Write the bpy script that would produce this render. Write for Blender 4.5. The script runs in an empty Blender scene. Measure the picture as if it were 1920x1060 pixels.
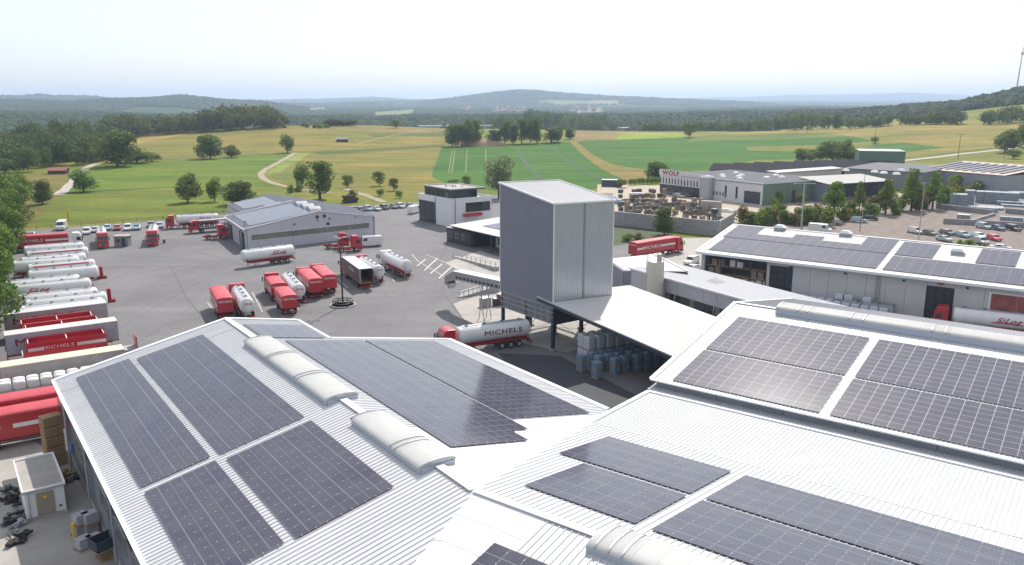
import bpy, math, random
import numpy as np
from mathutils import Vector, Matrix

scene = bpy.context.scene
C = scene.collection
R = math.radians

# ------------------------------------------------------------------ camera, sky, sun, exposure
CAM_H = 34.0
FOC = 1500.0                      # focal length in pixels of the 1920 wide photograph
PITCH = math.atan(335.0 / FOC)
cam_data = bpy.data.cameras.new('camera')
cam_data.sensor_width = 36.0
cam_data.lens = 36.0 * FOC / 1920.0
cam_data.clip_start = 0.5
cam_data.clip_end = 60000
cam = bpy.data.objects.new('camera', cam_data)
cam.location = (0, 0, CAM_H)
cam.rotation_euler = (math.pi / 2 - PITCH, 0, 0)
C.objects.link(cam)
scene.camera = cam

SUN_AZ, SUN_EL = R(14), R(47)      # azimuth from +Y towards +X
world = bpy.data.worlds.new('World')
scene.world = world
world.use_nodes = True
wn = world.node_tree.nodes
sky = wn.new('ShaderNodeTexSky')
sky.sky_type = 'NISHITA'
sky.sun_disc = False
sky.sun_elevation = SUN_EL
sky.sun_rotation = SUN_AZ
sky.air_density = 1.0
sky.dust_density = 1.2
sky.ozone_density = 1.0
wn['Background'].inputs['Strength'].default_value = 0.13
veil = wn.new('ShaderNodeMix'); veil.data_type = 'RGBA'          # thin even high haze over the whole sky
veil.inputs['Factor'].default_value = 0.52
veil.inputs[7].default_value = (6.5, 6.4, 6.55, 1)
world.node_tree.links.new(sky.outputs[0], veil.inputs[6])
world.node_tree.links.new(veil.outputs[2], wn['Background'].inputs[0])
sd = bpy.data.lights.new('sun', 'SUN')
sd.energy = 4.2
sd.angle = R(0.5)
sd.color = (1.0, 0.955, 0.885)
sun = bpy.data.objects.new('sun', sd)
sdir = Vector((math.sin(SUN_AZ) * math.cos(SUN_EL), math.cos(SUN_AZ) * math.cos(SUN_EL), math.sin(SUN_EL)))
sun.rotation_euler = sdir.to_track_quat('Z', 'Y').to_euler()
sun.location = (0, 0, 200)
C.objects.link(sun)
scene.view_settings.view_transform = 'Standard'
scene.view_settings.look = 'None'
scene.view_settings.exposure = 0.34
scene.view_settings.gamma = 1.0
scene.view_settings.use_curve_mapping = False
scene.cycles.max_bounces = 6
scene.cycles.volume_bounces = 1
scene.cycles.transparent_max_bounces = 8

# ------------------------------------------------------------------ helpers
def ray(u, v):
    x = (u - 960.0) / FOC; y = -(v - 530.0) / FOC
    return (x, math.cos(PITCH) + y * math.sin(PITCH), -math.sin(PITCH) + y * math.cos(PITCH))
def at(u, v, z=0.0):
    """ground (or height z) point of the place seen in photo direction u, v"""
    r = ray(u, v); k = (z - CAM_H) / r[2]
    return Vector((r[0] * k, r[1] * k, z))
def proj(x, y, z):
    z = z - CAM_H
    d = y * math.cos(PITCH) - z * math.sin(PITCH)
    up = y * math.sin(PITCH) + z * math.cos(PITCH)
    return 960 + FOC * x / d, 530 - FOC * up / d
def dirv(deg):
    a = R(deg); return Vector((math.sin(a), math.cos(a), 0))

def tag(o, label=None, cat=None, group=None, kind=None):
    if label: o['label'] = label
    if cat: o['category'] = cat
    if group: o['group'] = group
    if kind: o['kind'] = kind
    return o
def empty(name, loc=(0, 0, 0), rz=0.0, label=None, cat=None, group=None):
    o = bpy.data.objects.new(name, None)
    o.empty_display_size = 0.5
    o.location = loc; o.rotation_euler = (0, 0, rz)
    C.objects.link(o)
    return tag(o, label, cat, group)
CHILDREN = {}
def link(name, me, parent=None):
    o = bpy.data.objects.new(name, me)
    C.objects.link(o)
    if parent is not None:
        o.parent = parent
        CHILDREN.setdefault(parent.name, []).append(o)
    return o
def copy_tree(o, parent=None, skip=()):
    c = o.copy(); C.objects.link(c)
    if parent is not None:
        c.parent = parent
        CHILDREN.setdefault(parent.name, []).append(c)
    for ch in list(CHILDREN.get(o.name, [])):
        if ch.name.split('.')[0] in skip: continue
        copy_tree(ch, c, skip)
    return c
def place(proto, loc, rz, label, group=None, cat=None, first=False):
    o = proto if first else copy_tree(proto)
    o.location = loc; o.rotation_euler = (0, 0, rz)
    o['label'] = label
    if cat: o['category'] = cat
    if group: o['group'] = group
    elif 'group' in o.keys(): del o['group']
    return o

class MB:
    """collects faces for one mesh"""
    def __init__(s): s.v = []; s.f = []; s.m = []
    def add(s, vs, fs, mi=0):
        n = len(s.v); s.v += [tuple(p) for p in vs]
        s.f += [tuple(i + n for i in f) for f in fs]; s.m += [mi] * len(fs)
        return s
    def box(s, x0, x1, y0, y1, z0, z1, mi=0):
        return s.add([(x0,y0,z0),(x1,y0,z0),(x1,y1,z0),(x0,y1,z0),(x0,y0,z1),(x1,y0,z1),(x1,y1,z1),(x0,y1,z1)],
              [(0,3,2,1),(4,5,6,7),(0,1,5,4),(1,2,6,5),(2,3,7,6),(3,0,4,7)], mi)
    def obox(s, o, a, b, c, mi=0):
        o = Vector(o); a = Vector(a); b = Vector(b); c = Vector(c)
        return s.add([o, o+a, o+a+b, o+b, o+c, o+a+c, o+a+b+c, o+b+c],
              [(0,3,2,1),(4,5,6,7),(0,1,5,4),(1,2,6,5),(2,3,7,6),(3,0,4,7)], mi)
    def prism(s, poly, z0, z1, mi=0):
        n = len(poly)
        z0s = z0 if isinstance(z0, (list, tuple)) else [z0] * n
        z1s = z1 if isinstance(z1, (list, tuple)) else [z1] * n
        vs = [(p[0], p[1], z0s[i]) for i, p in enumerate(poly)] + [(p[0], p[1], z1s[i]) for i, p in enumerate(poly)]
        fs = [tuple(range(n))[::-1], tuple(range(n, 2 * n))] + [(i, (i+1) % n, n + (i+1) % n, n + i) for i in range(n)]
        return s.add(vs, fs, mi)
    def loft(s, rings, cap=True, mi=0, closed=True):
        n = len(rings[0]); vs = [p for r in rings for p in r]; fs = []
        for k in range(len(rings) - 1):
            for i in range(n if closed else n - 1):
                j = (i + 1) % n
                fs.append((k*n+i, k*n+j, (k+1)*n+j, (k+1)*n+i))
        if cap:
            fs.append(tuple(range(n))[::-1]); fs.append(tuple(range((len(rings)-1)*n, len(rings)*n)))
        return s.add(vs, fs, mi)
    def tube(s, p0, p1, r, n=8, r1=None, mi=0, cap=True):
        p0 = Vector(p0); p1 = Vector(p1); d = (p1 - p0)
        if d.length < 1e-6: return s
        q = d.to_track_quat('Z', 'Y').to_matrix(); r1 = r if r1 is None else r1
        ra = [p0 + q @ Vector((r*math.cos(2*math.pi*i/n), r*math.sin(2*math.pi*i/n), 0)) for i in range(n)]
        rb = [p1 + q @ Vector((r1*math.cos(2*math.pi*i/n), r1*math.sin(2*math.pi*i/n), 0)) for i in range(n)]
        return s.loft([ra, rb], cap, mi)
    def build(s, name, mat, parent=None, smooth=False, bevel=0.0):
        me = bpy.data.meshes.new(name)
        me.from_pydata(s.v, [], s.f)
        mats = mat if isinstance(mat, (list, tuple)) else [mat]
        for m in mats: me.materials.append(m)
        if len(mats) > 1: me.polygons.foreach_set('material_index', s.m)
        if smooth:
            me.polygons.foreach_set('use_smooth', [True] * len(me.polygons))
        me.update()
        o = link(name, me, parent)
        if smooth and smooth != 'all':
            try: me.set_sharp_from_angle(angle=R(35))
            except Exception: pass
        if bevel:
            b = o.modifiers.new('bevel', 'BEVEL'); b.width = bevel; b.segments = 1; b.limit_method = 'ANGLE'
        return o

def rebase(root, loc, rz=0.0):
    """parts were drawn in place coordinates: move the Empty to the base of its thing and the meshes under it"""
    mw = Matrix.Rotation(rz, 4, 'Z'); mw.translation = Vector(loc); inv = mw.inverted()
    def walk(o):
        for c in CHILDREN.get(o.name, []):
            if c.type == 'MESH' and not c.data.get('rebased'): c.data.transform(inv); c.data['rebased'] = 1
            walk(c)
    walk(root)
    root.location = loc; root.rotation_euler = (0, 0, rz)
    return root

# ------------------------------------------------------------------ materials
def newmat(name):
    m = bpy.data.materials.new(name); m.use_nodes = True
    return m, m.node_tree, m.node_tree.nodes['Principled BSDF']
def mat(name, col, rough=0.6, metal=0.0, noise=0.0, scale=3.0, bump=0.0, coat=0.0, objvar=0.0, spec=0.5, dirt=None):
    m, nt, b = newmat(name)
    b.inputs['Roughness'].default_value = rough
    b.inputs['Metallic'].default_value = metal
    b.inputs['Coat Weight'].default_value = coat
    b.inputs['Specular IOR Level'].default_value = spec
    c = (col[0], col[1], col[2], 1)
    out = None
    if noise > 0:
        tc = nt.nodes.new('ShaderNodeTexCoord')
        n1 = nt.nodes.new('ShaderNodeTexNoise'); n1.inputs['Scale'].default_value = scale
        n1.inputs['Detail'].default_value = 6; n1.inputs['Roughness'].default_value = 0.65
        nt.links.new(tc.outputs['Object'], n1.inputs['Vector'])
        mr = nt.nodes.new('ShaderNodeMapRange')
        mr.inputs['From Min'].default_value = 0.3; mr.inputs['From Max'].default_value = 0.7
        mr.inputs['To Min'].default_value = 1 - noise; mr.inputs['To Max'].default_value = 1 + noise * 0.6
        nt.links.new(n1.outputs['Fac'], mr.inputs['Value'])
        mx = nt.nodes.new('ShaderNodeVectorMath'); mx.operation = 'SCALE'
        mx.inputs[0].default_value = col
        nt.links.new(mr.outputs[0], mx.inputs['Scale'])
        out = mx.outputs[0]
        if bump > 0:
            bp = nt.nodes.new('ShaderNodeBump'); bp.inputs['Strength'].default_value = bump; bp.inputs['Distance'].default_value = 0.05
            nt.links.new(n1.outputs['Fac'], bp.inputs['Height']); nt.links.new(bp.outputs[0], b.inputs['Normal'])
    if objvar > 0:
        oi = nt.nodes.new('ShaderNodeObjectInfo')
        mr2 = nt.nodes.new('ShaderNodeMapRange'); mr2.inputs['To Min'].default_value = 1 - objvar; mr2.inputs['To Max'].default_value = 1 + objvar
        nt.links.new(oi.outputs['Random'], mr2.inputs['Value'])
        sc = nt.nodes.new('ShaderNodeVectorMath'); sc.operation = 'SCALE'
        if out: nt.links.new(out, sc.inputs[0])
        else: sc.inputs[0].default_value = col
        nt.links.new(mr2.outputs[0], sc.inputs['Scale']); out = sc.outputs[0]
    if out: nt.links.new(out, b.inputs['Base Color'])
    else: b.inputs['Base Color'].default_value = c
    return m
M = {}
M['roof_white'] = mat('white_roof_sheet', (0.555, 0.565, 0.575), 0.45, 0.0, noise=0.05, scale=0.35)
def streaks(m, amt=0.14):
    nt = m.node_tree; b = nt.nodes['Principled BSDF']; src = b.inputs['Base Color'].links[0].from_socket
    tc = nt.nodes.new('ShaderNodeTexCoord'); mp = nt.nodes.new('ShaderNodeMapping'); mp.inputs['Scale'].default_value = (0.09, 1.6, 0.1)
    n = nt.nodes.new('ShaderNodeTexNoise'); n.inputs['Scale'].default_value = 1.0; n.inputs['Detail'].default_value = 7; n.inputs['Roughness'].default_value = 0.7
    n2 = nt.nodes.new('ShaderNodeTexNoise'); n2.inputs['Scale'].default_value = 0.09; n2.inputs['Detail'].default_value = 4
    r = nt.nodes.new('ShaderNodeMapRange'); r.inputs['From Min'].default_value = 0.45; r.inputs['From Max'].default_value = 0.75; r.inputs['To Min'].default_value = 0.0; r.inputs['To Max'].default_value = amt
    q = nt.nodes.new('ShaderNodeMath'); q.operation = 'MULTIPLY'; q2 = nt.nodes.new('ShaderNodeMath'); q2.operation = 'MULTIPLY'; q2.inputs[1].default_value = 2.0
    mx = nt.nodes.new('ShaderNodeMix'); mx.data_type = 'RGBA'; mx.inputs[7].default_value = (0.25, 0.24, 0.22, 1); L = nt.links.new
    L(tc.outputs['Object'], mp.inputs['Vector']); L(mp.outputs[0], n.inputs['Vector']); L(tc.outputs['Object'], n2.inputs['Vector']); L(n.outputs['Fac'], r.inputs['Value'])
    L(n2.outputs['Fac'], q2.inputs[0]); L(r.outputs[0], q.inputs[0]); L(q2.outputs[0], q.inputs[1]); L(q.outputs[0], mx.inputs['Factor']); L(src, mx.inputs[6]); L(mx.outputs[2], b.inputs['Base Color'])
streaks(M['roof_white'], 0.22)
M['roof_ivory'] = mat('ivory_roof_sheet', (0.56, 0.545, 0.51), 0.55, 0.0, noise=0.04, scale=0.4)
M['roof_grey'] = mat('grey_roof_sheet', (0.29, 0.295, 0.32), 0.5, 0.0, noise=0.06, scale=0.4)
M['membrane'] = mat('white_roof_membrane', (0.74, 0.74, 0.74), 0.5, 0.0, noise=0.04, scale=0.5)
M['flash'] = mat('white_flashing', (0.78, 0.79, 0.80), 0.35)
M['wall_silver'] = mat('silver_cladding', (0.50, 0.515, 0.555), 0.33, 0.6, noise=0.05, scale=0.5)
M['wall_grey'] = mat('grey_cladding', (0.25, 0.265, 0.29), 0.5, 0.2, noise=0.08, scale=0.4)
M['wall_white'] = mat('white_render', (0.72, 0.72, 0.72), 0.8, noise=0.06, scale=0.5)
M['wall_cream'] = mat('cream_wall_panel', (0.55, 0.54, 0.52), 0.7, noise=0.08, scale=0.4)
M['anthracite'] = mat('anthracite_panel', (0.035, 0.042, 0.05), 0.5, noise=0.1, scale=1)
M['darksteel'] = mat('dark_blue_steel', (0.06, 0.075, 0.10), 0.5, 0.3, noise=0.15, scale=1.5)
M['galv'] = mat('galvanised_steel', (0.42, 0.44, 0.46), 0.45, 0.6, noise=0.12, scale=2)
M['black'] = mat('black_rubber', (0.015, 0.015, 0.016), 0.75)
M['rubber'] = mat('tyre_rubber', (0.02, 0.02, 0.021), 0.85, noise=0.3, scale=4)
M['rim'] = mat('steel_rim', (0.45, 0.45, 0.46), 0.4, 0.5)
M['glass'] = mat('dark_window_glass', (0.02, 0.026, 0.032), 0.06, 0.0, spec=0.8)
M['glassdim'] = mat('dull_window_glass', (0.06, 0.07, 0.08), 0.2, 0.0, noise=0.3, scale=0.5)
M['concrete'] = mat('concrete', (0.36, 0.355, 0.34), 0.85, noise=0.18, scale=1.2, bump=0.2)
M['wood'] = mat('timber', (0.36, 0.24, 0.12), 0.8, noise=0.25, scale=5)
M['bark'] = mat('bark', (0.075, 0.055, 0.04), 0.9, noise=0.3, scale=4)
M['red'] = mat('red_truck_paint', (0.46, 0.018, 0.026), 0.35, coat=0.4, noise=0.12, scale=1.2, objvar=0.08)
M['redtarp'] = mat('faded_red_tarpaulin', (0.50, 0.055, 0.075), 0.6, noise=0.16, scale=1.0, bump=0.3)
M['redchassis'] = mat('red_chassis_paint', (0.30, 0.016, 0.02), 0.55, noise=0.3, scale=2)
M['tank'] = mat('white_tank_paint', (0.74, 0.74, 0.72), 0.28, coat=0.3, noise=0.07, scale=1.0)
M['letter_red'] = mat('red_lettering', (0.42, 0.012, 0.035), 0.5)
M['letter_white'] = mat('white_lettering', (0.7, 0.68, 0.66), 0.5)
M['letter_maroon'] = mat('maroon_lettering', (0.20, 0.012, 0.04), 0.5)
M['yellow'] = mat('yellow_paint', (0.75, 0.50, 0.02), 0.5)
M['orange'] = mat('orange_marker', (0.8, 0.2, 0.02), 0.4)
# ------------------------------------------------------------------ terrain
UC = [-200, 0, 130, 240, 340, 500, 620, 700, 780, 830, 900, 960, 1000, 1100, 1250, 1400, 1500, 1580, 1700, 1800, 1920, 2120]
def vrow(pairs): return np.interp(UC, [p[0] for p in pairs], [p[1] for p in pairs])
def zfromv(d, v): return CAM_H - d * (v - 195.0) / 1537.0
ROWS = [(0, 0 * vrow([(0, 0)])), (340, 0 * vrow([(0, 0)])),
        (520, vrow([(0, 1.5), (240, 2.5), (700, 1.0), (1000, 1.0), (1920, 3.0)])),
        (850, zfromv(850, vrow([(-200, 246), (0, 244), (240, 249), (340, 243), (500, 235), (700, 235), (830, 241), (1000, 243), (1200, 247), (1400, 247), (1580, 241), (1700, 232), (1920, 228)]))),
        (1200, vrow([(0, -12), (500, -12), (1000, -10), (1400, -8), (1500, 2), (1580, 8), (1700, 16), (1800, 24), (1920, 34), (2120, 44)])),
        (1450, vrow([(0, -2), (500, -14), (1000, -8), (1400, -2), (1500, 6), (1580, 14), (1700, 24), (1800, 31), (1920, 50), (2120, 62)])),
        (1800, zfromv(1800, vrow([(-200, 217), (0, 218), (500, 226), (700, 226), (830, 226), (960, 222), (1000, 222), (1200, 224), (1400, 216), (1500, 212), (1580, 209), (1700, 208), (1920, 205)]))),
        (2700, vrow([(0, 10), (500, -6), (900, -8), (1200, -4), (1400, 6), (1920, 10)])),
        (4000, zfromv(4000, vrow([(-200, 192), (0, 192), (130, 193), (200, 191), (330, 184), (400, 184), (470, 190), (530, 200), (620, 209), (700, 208), (780, 208), (960, 208), (1200, 210), (1400, 206), (1500, 203), (1580, 204), (1700, 208), (1920, 208)]))),
        (5000, vrow([(0, 20), (500, 2), (900, 6), (1200, 4), (1920, 0)])),
        (6200, zfromv(6200, vrow([(-200, 191), (0, 184), (100, 182), (200, 189), (300, 194), (500, 198), (620, 198), (690, 195), (740, 194), (770, 196), (830, 190), (870, 189), (905, 180), (930, 174), (960, 173), (1000, 174), (1040, 177), (1100, 182), (1250, 189), (1400, 195), (1500, 203), (1700, 206), (1920, 206)]))),
        (8000, vrow([(0, 40), (500, 10), (900, 60), (1200, 30), (1920, 0)])),
        (10500, zfromv(10500, vrow([(-200, 191), (0, 192), (440, 193), (540, 191), (650, 188), (700, 186), (760, 187), (800, 195), (1100, 193), (1400, 194), (1500, 193), (1600, 195), (1920, 193)]))),
        (13000, vrow([(0, 30), (1920, 30)])),
        (17000, zfromv(17000, vrow([(-200, 189), (0, 189), (500, 191), (900, 190), (1300, 188), (1420, 186), (1500, 183), (1620, 183), (1700, 180), (1780, 184), (1920, 189)]))),
        (24000, vrow([(0, 40)])), (40000, vrow([(0, 0)]))]
RD = np.array([r[0] for r in ROWS], float); RZ = np.array([r[1] for r in ROWS], float)
def terrain_z(x, y):
    x = np.asarray(x, float); y = np.asarray(y, float)
    d = np.hypot(x, y)
    az = np.clip(np.arctan2(x, y), -0.68, 0.68)
    u = 960 + 1537 * np.tan(az)
    zc = np.array([np.interp(u.ravel(), UC, r) for r in RZ])      # rows x points
    t = np.interp(d.ravel(), RD, np.arange(len(RD)))
    k = np.clip(t.astype(int), 0, len(RD) - 2); f = t - k
    f = np.where(k == 0, f, f * f * (3 - 2 * f))
    idx = np.arange(zc.shape[1])
    z = zc[k, idx] * (1 - f) + zc[k + 1, idx] * f
    dd = d.ravel(); xx = x.ravel(); yy = y.ravel()
    amp = np.clip((dd - 400) / 700, 0, 1)
    z = z + amp * (0.9 * np.sin(xx / 61.0 + yy / 83.0) + 0.7 * np.sin(xx / 37.0 - yy / 47.0 + 1.3)) * np.clip(dd / 1500, 0.3, 5)
    return z.reshape(x.shape) if x.shape else float(z[0])
def tz(x, y): return float(terrain_z(np.array([x]), np.array([y]))[0])
def ground_hit(u, v):
    """point of the terrain seen in direction u, v"""
    r = ray(u, v); h = math.hypot(r[0], r[1]); d = 40.0; last = 40.0
    while d < 30000:
        if CAM_H + r[2] / h * d < tz(r[0] / h * d, r[1] / h * d):
            a, b = last, d
            for _ in range(24):
                m = (a + b) / 2
                if CAM_H + r[2] / h * m < tz(r[0] / h * m, r[1] / h * m): b = m
                else: a = m
            d = b; break
        last = d; d *= 1.012
    x, y = r[0] / h * d, r[1] / h * d
    return Vector((x, y, tz(x, y)))

def inpoly(px, py, poly):
    res = np.zeros(px.shape, bool); n = len(poly); j = n - 1
    for i in range(n):
        xi, yi = poly[i]; xj, yj = poly[j]
        if yi != yj:
            c = ((yi > py) != (yj > py)) & (px < (xj - xi) * (py - yi) / (yj - yi) + xi)
            res ^= c
        j = i
    return res
MEADOW = (0.195, 0.225, 0.045); TAN = (0.245, 0.225, 0.062); GREEN = (0.135, 0.215, 0.030); CROP = (0.060, 0.170, 0.022)
FIELDS = [
    ((0.165, 0.215, 0.038), [(60, 425), (110, 364), (175, 359), (328, 352), (420, 358), (430, 400), (300, 415)]),
    (GREEN, [(110, 364), (165, 318), (299, 300), (365, 297), (550, 286), (487, 322), (500, 338), (545, 352), (480, 352), (328, 351), (175, 359)]),
    (TAN, [(225, 270), (240, 255), (290, 240), (430, 232), (530, 228), (730, 228), (835, 236), (832, 273), (700, 281), (585, 285), (550, 286), (365, 298), (299, 301), (262, 296)]),
    ((0.33, 0.27, 0.09), [(235, 268), (300, 247), (345, 244), (335, 255), (250, 271)]),
    ((0.225, 0.22, 0.058), [(583, 287), (700, 282), (830, 274), (806, 345), (800, 372), (690, 366), (640, 352), (560, 345), (510, 325)]),
    ((0.12, 0.165, 0.045), [(585, 286), (700, 280), (832, 272), (832, 276), (700, 286), (600, 291)]),
    ((0.26, 0.33, 0.10), [(556, 288), (584, 286), (524, 325), (498, 326)]),
    ((0.14, 0.20, 0.05), [(505, 327), (590, 326), (600, 340), (520, 340)]),
    ((0.28, 0.225, 0.10), [(640, 236), (835, 238), (835, 250), (640, 246)]),
    ((0.11, 0.155, 0.05), [(690, 252), (835, 247), (835, 255), (700, 258)]),
    ((0.29, 0.23, 0.12), [(1070, 236), (1300, 240), (1296, 262), (1150, 264), (1070, 267)]),
    ((0.24, 0.36, 0.04), [(1152, 262), (1168, 250), (1278, 249), (1284, 259)]),
    (CROP, [(826, 277), (1068, 266), (1100, 296), (1130, 318), (1168, 336), (1110, 356), (940, 360), (838, 345), (809, 331)]),
    (CROP, [(1080, 266), (1300, 258), (1500, 250), (1560, 251), (1640, 263), (1560, 272), (1400, 276), (1400, 282), (1520, 286), (1500, 298), (1420, 300), (1330, 319), (1233, 322), (1180, 318), (1130, 300), (1105, 285)]),
    ((0.14, 0.20, 0.045), [(1300, 258), (1500, 250), (1560, 251), (1590, 256), (1400, 262), (1290, 266)]),
    ((0.26, 0.22, 0.085), [(1068, 265), (1082, 266), (1112, 290), (1150, 310), (1235, 322), (1330, 319), (1335, 334), (1160, 345), (1168, 336), (1130, 318), (1100, 296)]),
    ((0.265, 0.245, 0.075), [(1285, 240), (1580, 238), (1700, 225), (1925, 220), (2200, 215), (2200, 290), (1925, 272), (1860, 279), (1700, 296), (1640, 300), (1600, 292), (1700, 285), (1770, 277), (1700, 268), (1640, 263), (1560, 251), (1500, 248), (1285, 256)]),
    ((0.07, 0.175, 0.03), [(1592, 284), (1640, 272), (1695, 268), (1772, 277), (1700, 285), (1610, 292)]),
    ((0.21, 0.23, 0.05), [(1640, 302), (1700, 298), (1860, 283), (1925, 278), (2200, 285), (2200, 350), (1900, 330), (1700, 318)]),
    ((0.19, 0.185, 0.06), [(-300, 330), (0, 330), (95, 322), (172, 318), (110, 364), (60, 425), (-300, 470)]),
]
FAR_FIELDS = [
    ((0.24, 0.27, 0.12), [(575, 203), (612, 202), (615, 209), (580, 210)]),
    ((0.20, 0.25, 0.10), [(975, 187), (1160, 188), (1165, 197), (1040, 198)]),
    ((0.30, 0.27, 0.16), [(1090, 190), (1165, 189), (1160, 196), (1100, 197)]),
    ((0.20, 0.26, 0.11), [(700, 210), (780, 205), (775, 218), (700, 225)]),
    ((0.22, 0.25, 0.12), [(1080, 205), (1130, 203), (1130, 214), (1080, 216)]),
    ((0.22, 0.25, 0.12), [(1230, 214), (1290, 212), (1290, 216), (1230, 219)]),
]
def build_terrain():
    um = np.concatenate([np.arange(-260, 2181, 2.6)])
    azs = np.arctan((um - 960) / 1537)
    left = np.linspace(-math.pi, azs[0], 60)[:-1]; right = np.linspace(azs[-1], math.pi, 60)[1:]
    az = np.concatenate([left, azs, right])
    ds = np.concatenate([[0.5, 20, 60, 110, 150, 185], 200 * 1.0078 ** np.arange(0, 240), [1330 * 1.022 ** k for k in range(0, 121)]])
    A, D = np.meshgrid(az, ds)
    X = D * np.sin(A); Y = D * np.cos(A)
    Z = terrain_z(X, Y)
    n, m = D.shape
    co = np.stack([X, Y, Z], -1).reshape(-1, 3)
    me = bpy.data.meshes.new('ground')
    i = np.arange(n - 1)[:, None] * m + np.arange(m - 1)[None, :]
    f = np.stack([i, i + 1, i + m + 1, i + m], -1).reshape(-1, 4)[:, ::-1]
    me.vertices.add(len(co)); me.vertices.foreach_set('co', co.ravel())
    me.loops.add(f.size); me.loops.foreach_set('vertex_index', f.ravel())
    me.polygons.add(len(f)); me.polygons.foreach_set('loop_start', np.arange(len(f)) * 4)
    me.polygons.foreach_set('use_smooth', np.ones(len(f), bool))
    me.update()
    # photograph direction of every vertex, for the field boundaries
    zz = Z - CAM_H; dep = Y * math.cos(PITCH) - zz * math.sin(PITCH); up = Y * math.sin(PITCH) + zz * math.cos(PITCH)
    dep = np.where(dep < 1, 1, dep)
    U = 960 + FOC * X / dep; V = 530 - FOC * up / dep
    # ragged field edges
    U2 = U + 1.2 * np.sin(X / 7.0) + 0.8 * np.sin(Y / 5.0 + X / 11.0); V2 = V + 0.25 * np.sin(X / 9.0) + 0.2 * np.sin(Y / 13.0)
    col = np.zeros((n, m, 4)); col[..., 3] = 1
    col[..., :3] = MEADOW
    for c, poly in FIELDS:
        k = inpoly(U2, V2, poly) & (D < 1150); col[k, :3] = c
    wild = (D > 1150)
    col[wild, :3] = (0.04, 0.075, 0.025)
    for c, poly in FAR_FIELDS:
        k = inpoly(U2, V2, poly) & (D > 1700); col[k, :3] = c
    col[..., 0] *= 0.74; col[..., 1] *= 0.69; col[..., 2] *= 0.50
    a = me.color_attributes.new('Col', 'FLOAT_COLOR', 'POINT')
    a.data.foreach_set('color', col.ravel())
    mt, nt, b = newmat('meadow_and_fields')
    N = nt.nodes.new; L = nt.links.new
    at_ = N('ShaderNodeAttribute'); at_.attribute_name = 'Col'
    geo = N('ShaderNodeNewGeometry')
    mp = N('ShaderNodeMapping'); L(geo.outputs['Position'], mp.inputs['Vector'])
    mp.inputs['Rotation'].default_value = (0, 0, R(24)); mp.inputs['Scale'].default_value = (0.012, 0.08, 0.05)
    n1 = N('ShaderNodeTexNoise'); n1.inputs['Scale'].default_value = 1.0; n1.inputs['Detail'].default_value = 8; n1.inputs['Roughness'].default_value = 0.6
    L(mp.outputs[0], n1.inputs['Vector'])
    n2 = N('ShaderNodeTexNoise'); n2.inputs['Scale'].default_value = 0.35; n2.inputs['Detail'].default_value = 8; n2.inputs['Roughness'].default_value = 0.7
    L(geo.outputs['Position'], n2.inputs['Vector'])
    n3 = N('ShaderNodeTexNoise'); n3.inputs['Scale'].default_value = 0.018; n3.inputs['Detail'].default_value = 5
    L(geo.outputs['Position'], n3.inputs['Vector'])
    def rng(src, lo, hi, a0=0.3, a1=0.7):
        r = N('ShaderNodeMapRange'); r.inputs['From Min'].default_value = a0; r.inputs['From Max'].default_value = a1
        r.inputs['To Min'].default_value = lo; r.inputs['To Max'].default_value = hi; L(src, r.inputs['Value']); return r.outputs[0]
    def mul(a, c):
        q = N('ShaderNodeMath'); q.operation = 'MULTIPLY'; L(a, q.inputs[0]); L(c, q.inputs[1]); return q.outputs[0]
    f_ = mul(mul(rng(n1.outputs['Fac'], 0.72, 1.28), rng(n2.outputs['Fac'], 0.75, 1.25)), rng(n3.outputs['Fac'], 0.85, 1.15))
    s1 = N('ShaderNodeVectorMath'); s1.operation = 'SCALE'; L(at_.outputs['Color'], s1.inputs[0]); L(f_, s1.inputs['Scale'])
    # hue drift between dry and fresh grass
    mx = N('ShaderNodeMix'); mx.data_type = 'RGBA'; mx.blend_type = 'MULTIPLY'
    cr = N('ShaderNodeValToRGB'); cr.color_ramp.elements[0].position = 0.38; cr.color_ramp.elements[0].color = (0.85, 1.04, 0.8, 1)
    cr.color_ramp.elements[1].position = 0.62; cr.color_ramp.elements[1].color = (1.16, 0.98, 1.05, 1)
    L(n3.outputs['Fac'], cr.inputs[0]); mx.inputs['Factor'].default_value = 0.8
    L(s1.outputs[0], mx.inputs[6]); L(cr.outputs[0], mx.inputs[7]); L(mx.outputs[2], b.inputs['Base Color'])
    b.inputs['Roughness'].default_value = 0.95; b.inputs['Specular IOR Level'].default_value = 0.15
    me.materials.append(mt)
    o = link('ground', me); tag(o, kind='structure')
    return o
build_terrain()

def strip(name, pts, width, m, dz=0.12, kind='structure', px=True, step=6.0, label=None):
    """a ribbon of path draped over the terrain"""
    P = [ground_hit(*p) if px else Vector((p[0], p[1], 0)) for p in pts]
    Q = []
    for a, b in zip(P[:-1], P[1:]):
        k = max(1, int((b - a).length / step))
        Q += [a.lerp(b, i / k) for i in range(k)]
    Q.append(P[-1])
    # soften corners
    for _ in range(3):
        Q = [Q[0]] + [(Q[i - 1] + Q[i] * 2 + Q[i + 1]) / 4 for i in range(1, len(Q) - 1)] + [Q[-1]]
    mb = MB(); vs = []
    for i, q in enumerate(Q):
        t = (Q[min(i + 1, len(Q) - 1)] - Q[max(i - 1, 0)]); t.z = 0; t.normalize()
        nrm = Vector((-t.y, t.x, 0)); w = width * (1 + 0.12 * math.sin(i * 1.7)) / 2
        for s in (-1, 1):
            p = q + nrm * s * w
            vs.append((p.x, p.y, tz(p.x, p.y) + dz))
    fs = [(2 * i + 1, 2 * i, 2 * i + 2, 2 * i + 3) for i in range(len(Q) - 1)]
    mb.add(vs, fs)
    return tag(mb.build(name, m), kind=kind)
M['path'] = mat('pale_concrete_track', (0.40, 0.36, 0.31), 0.9, noise=0.2, scale=0.5)
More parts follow.
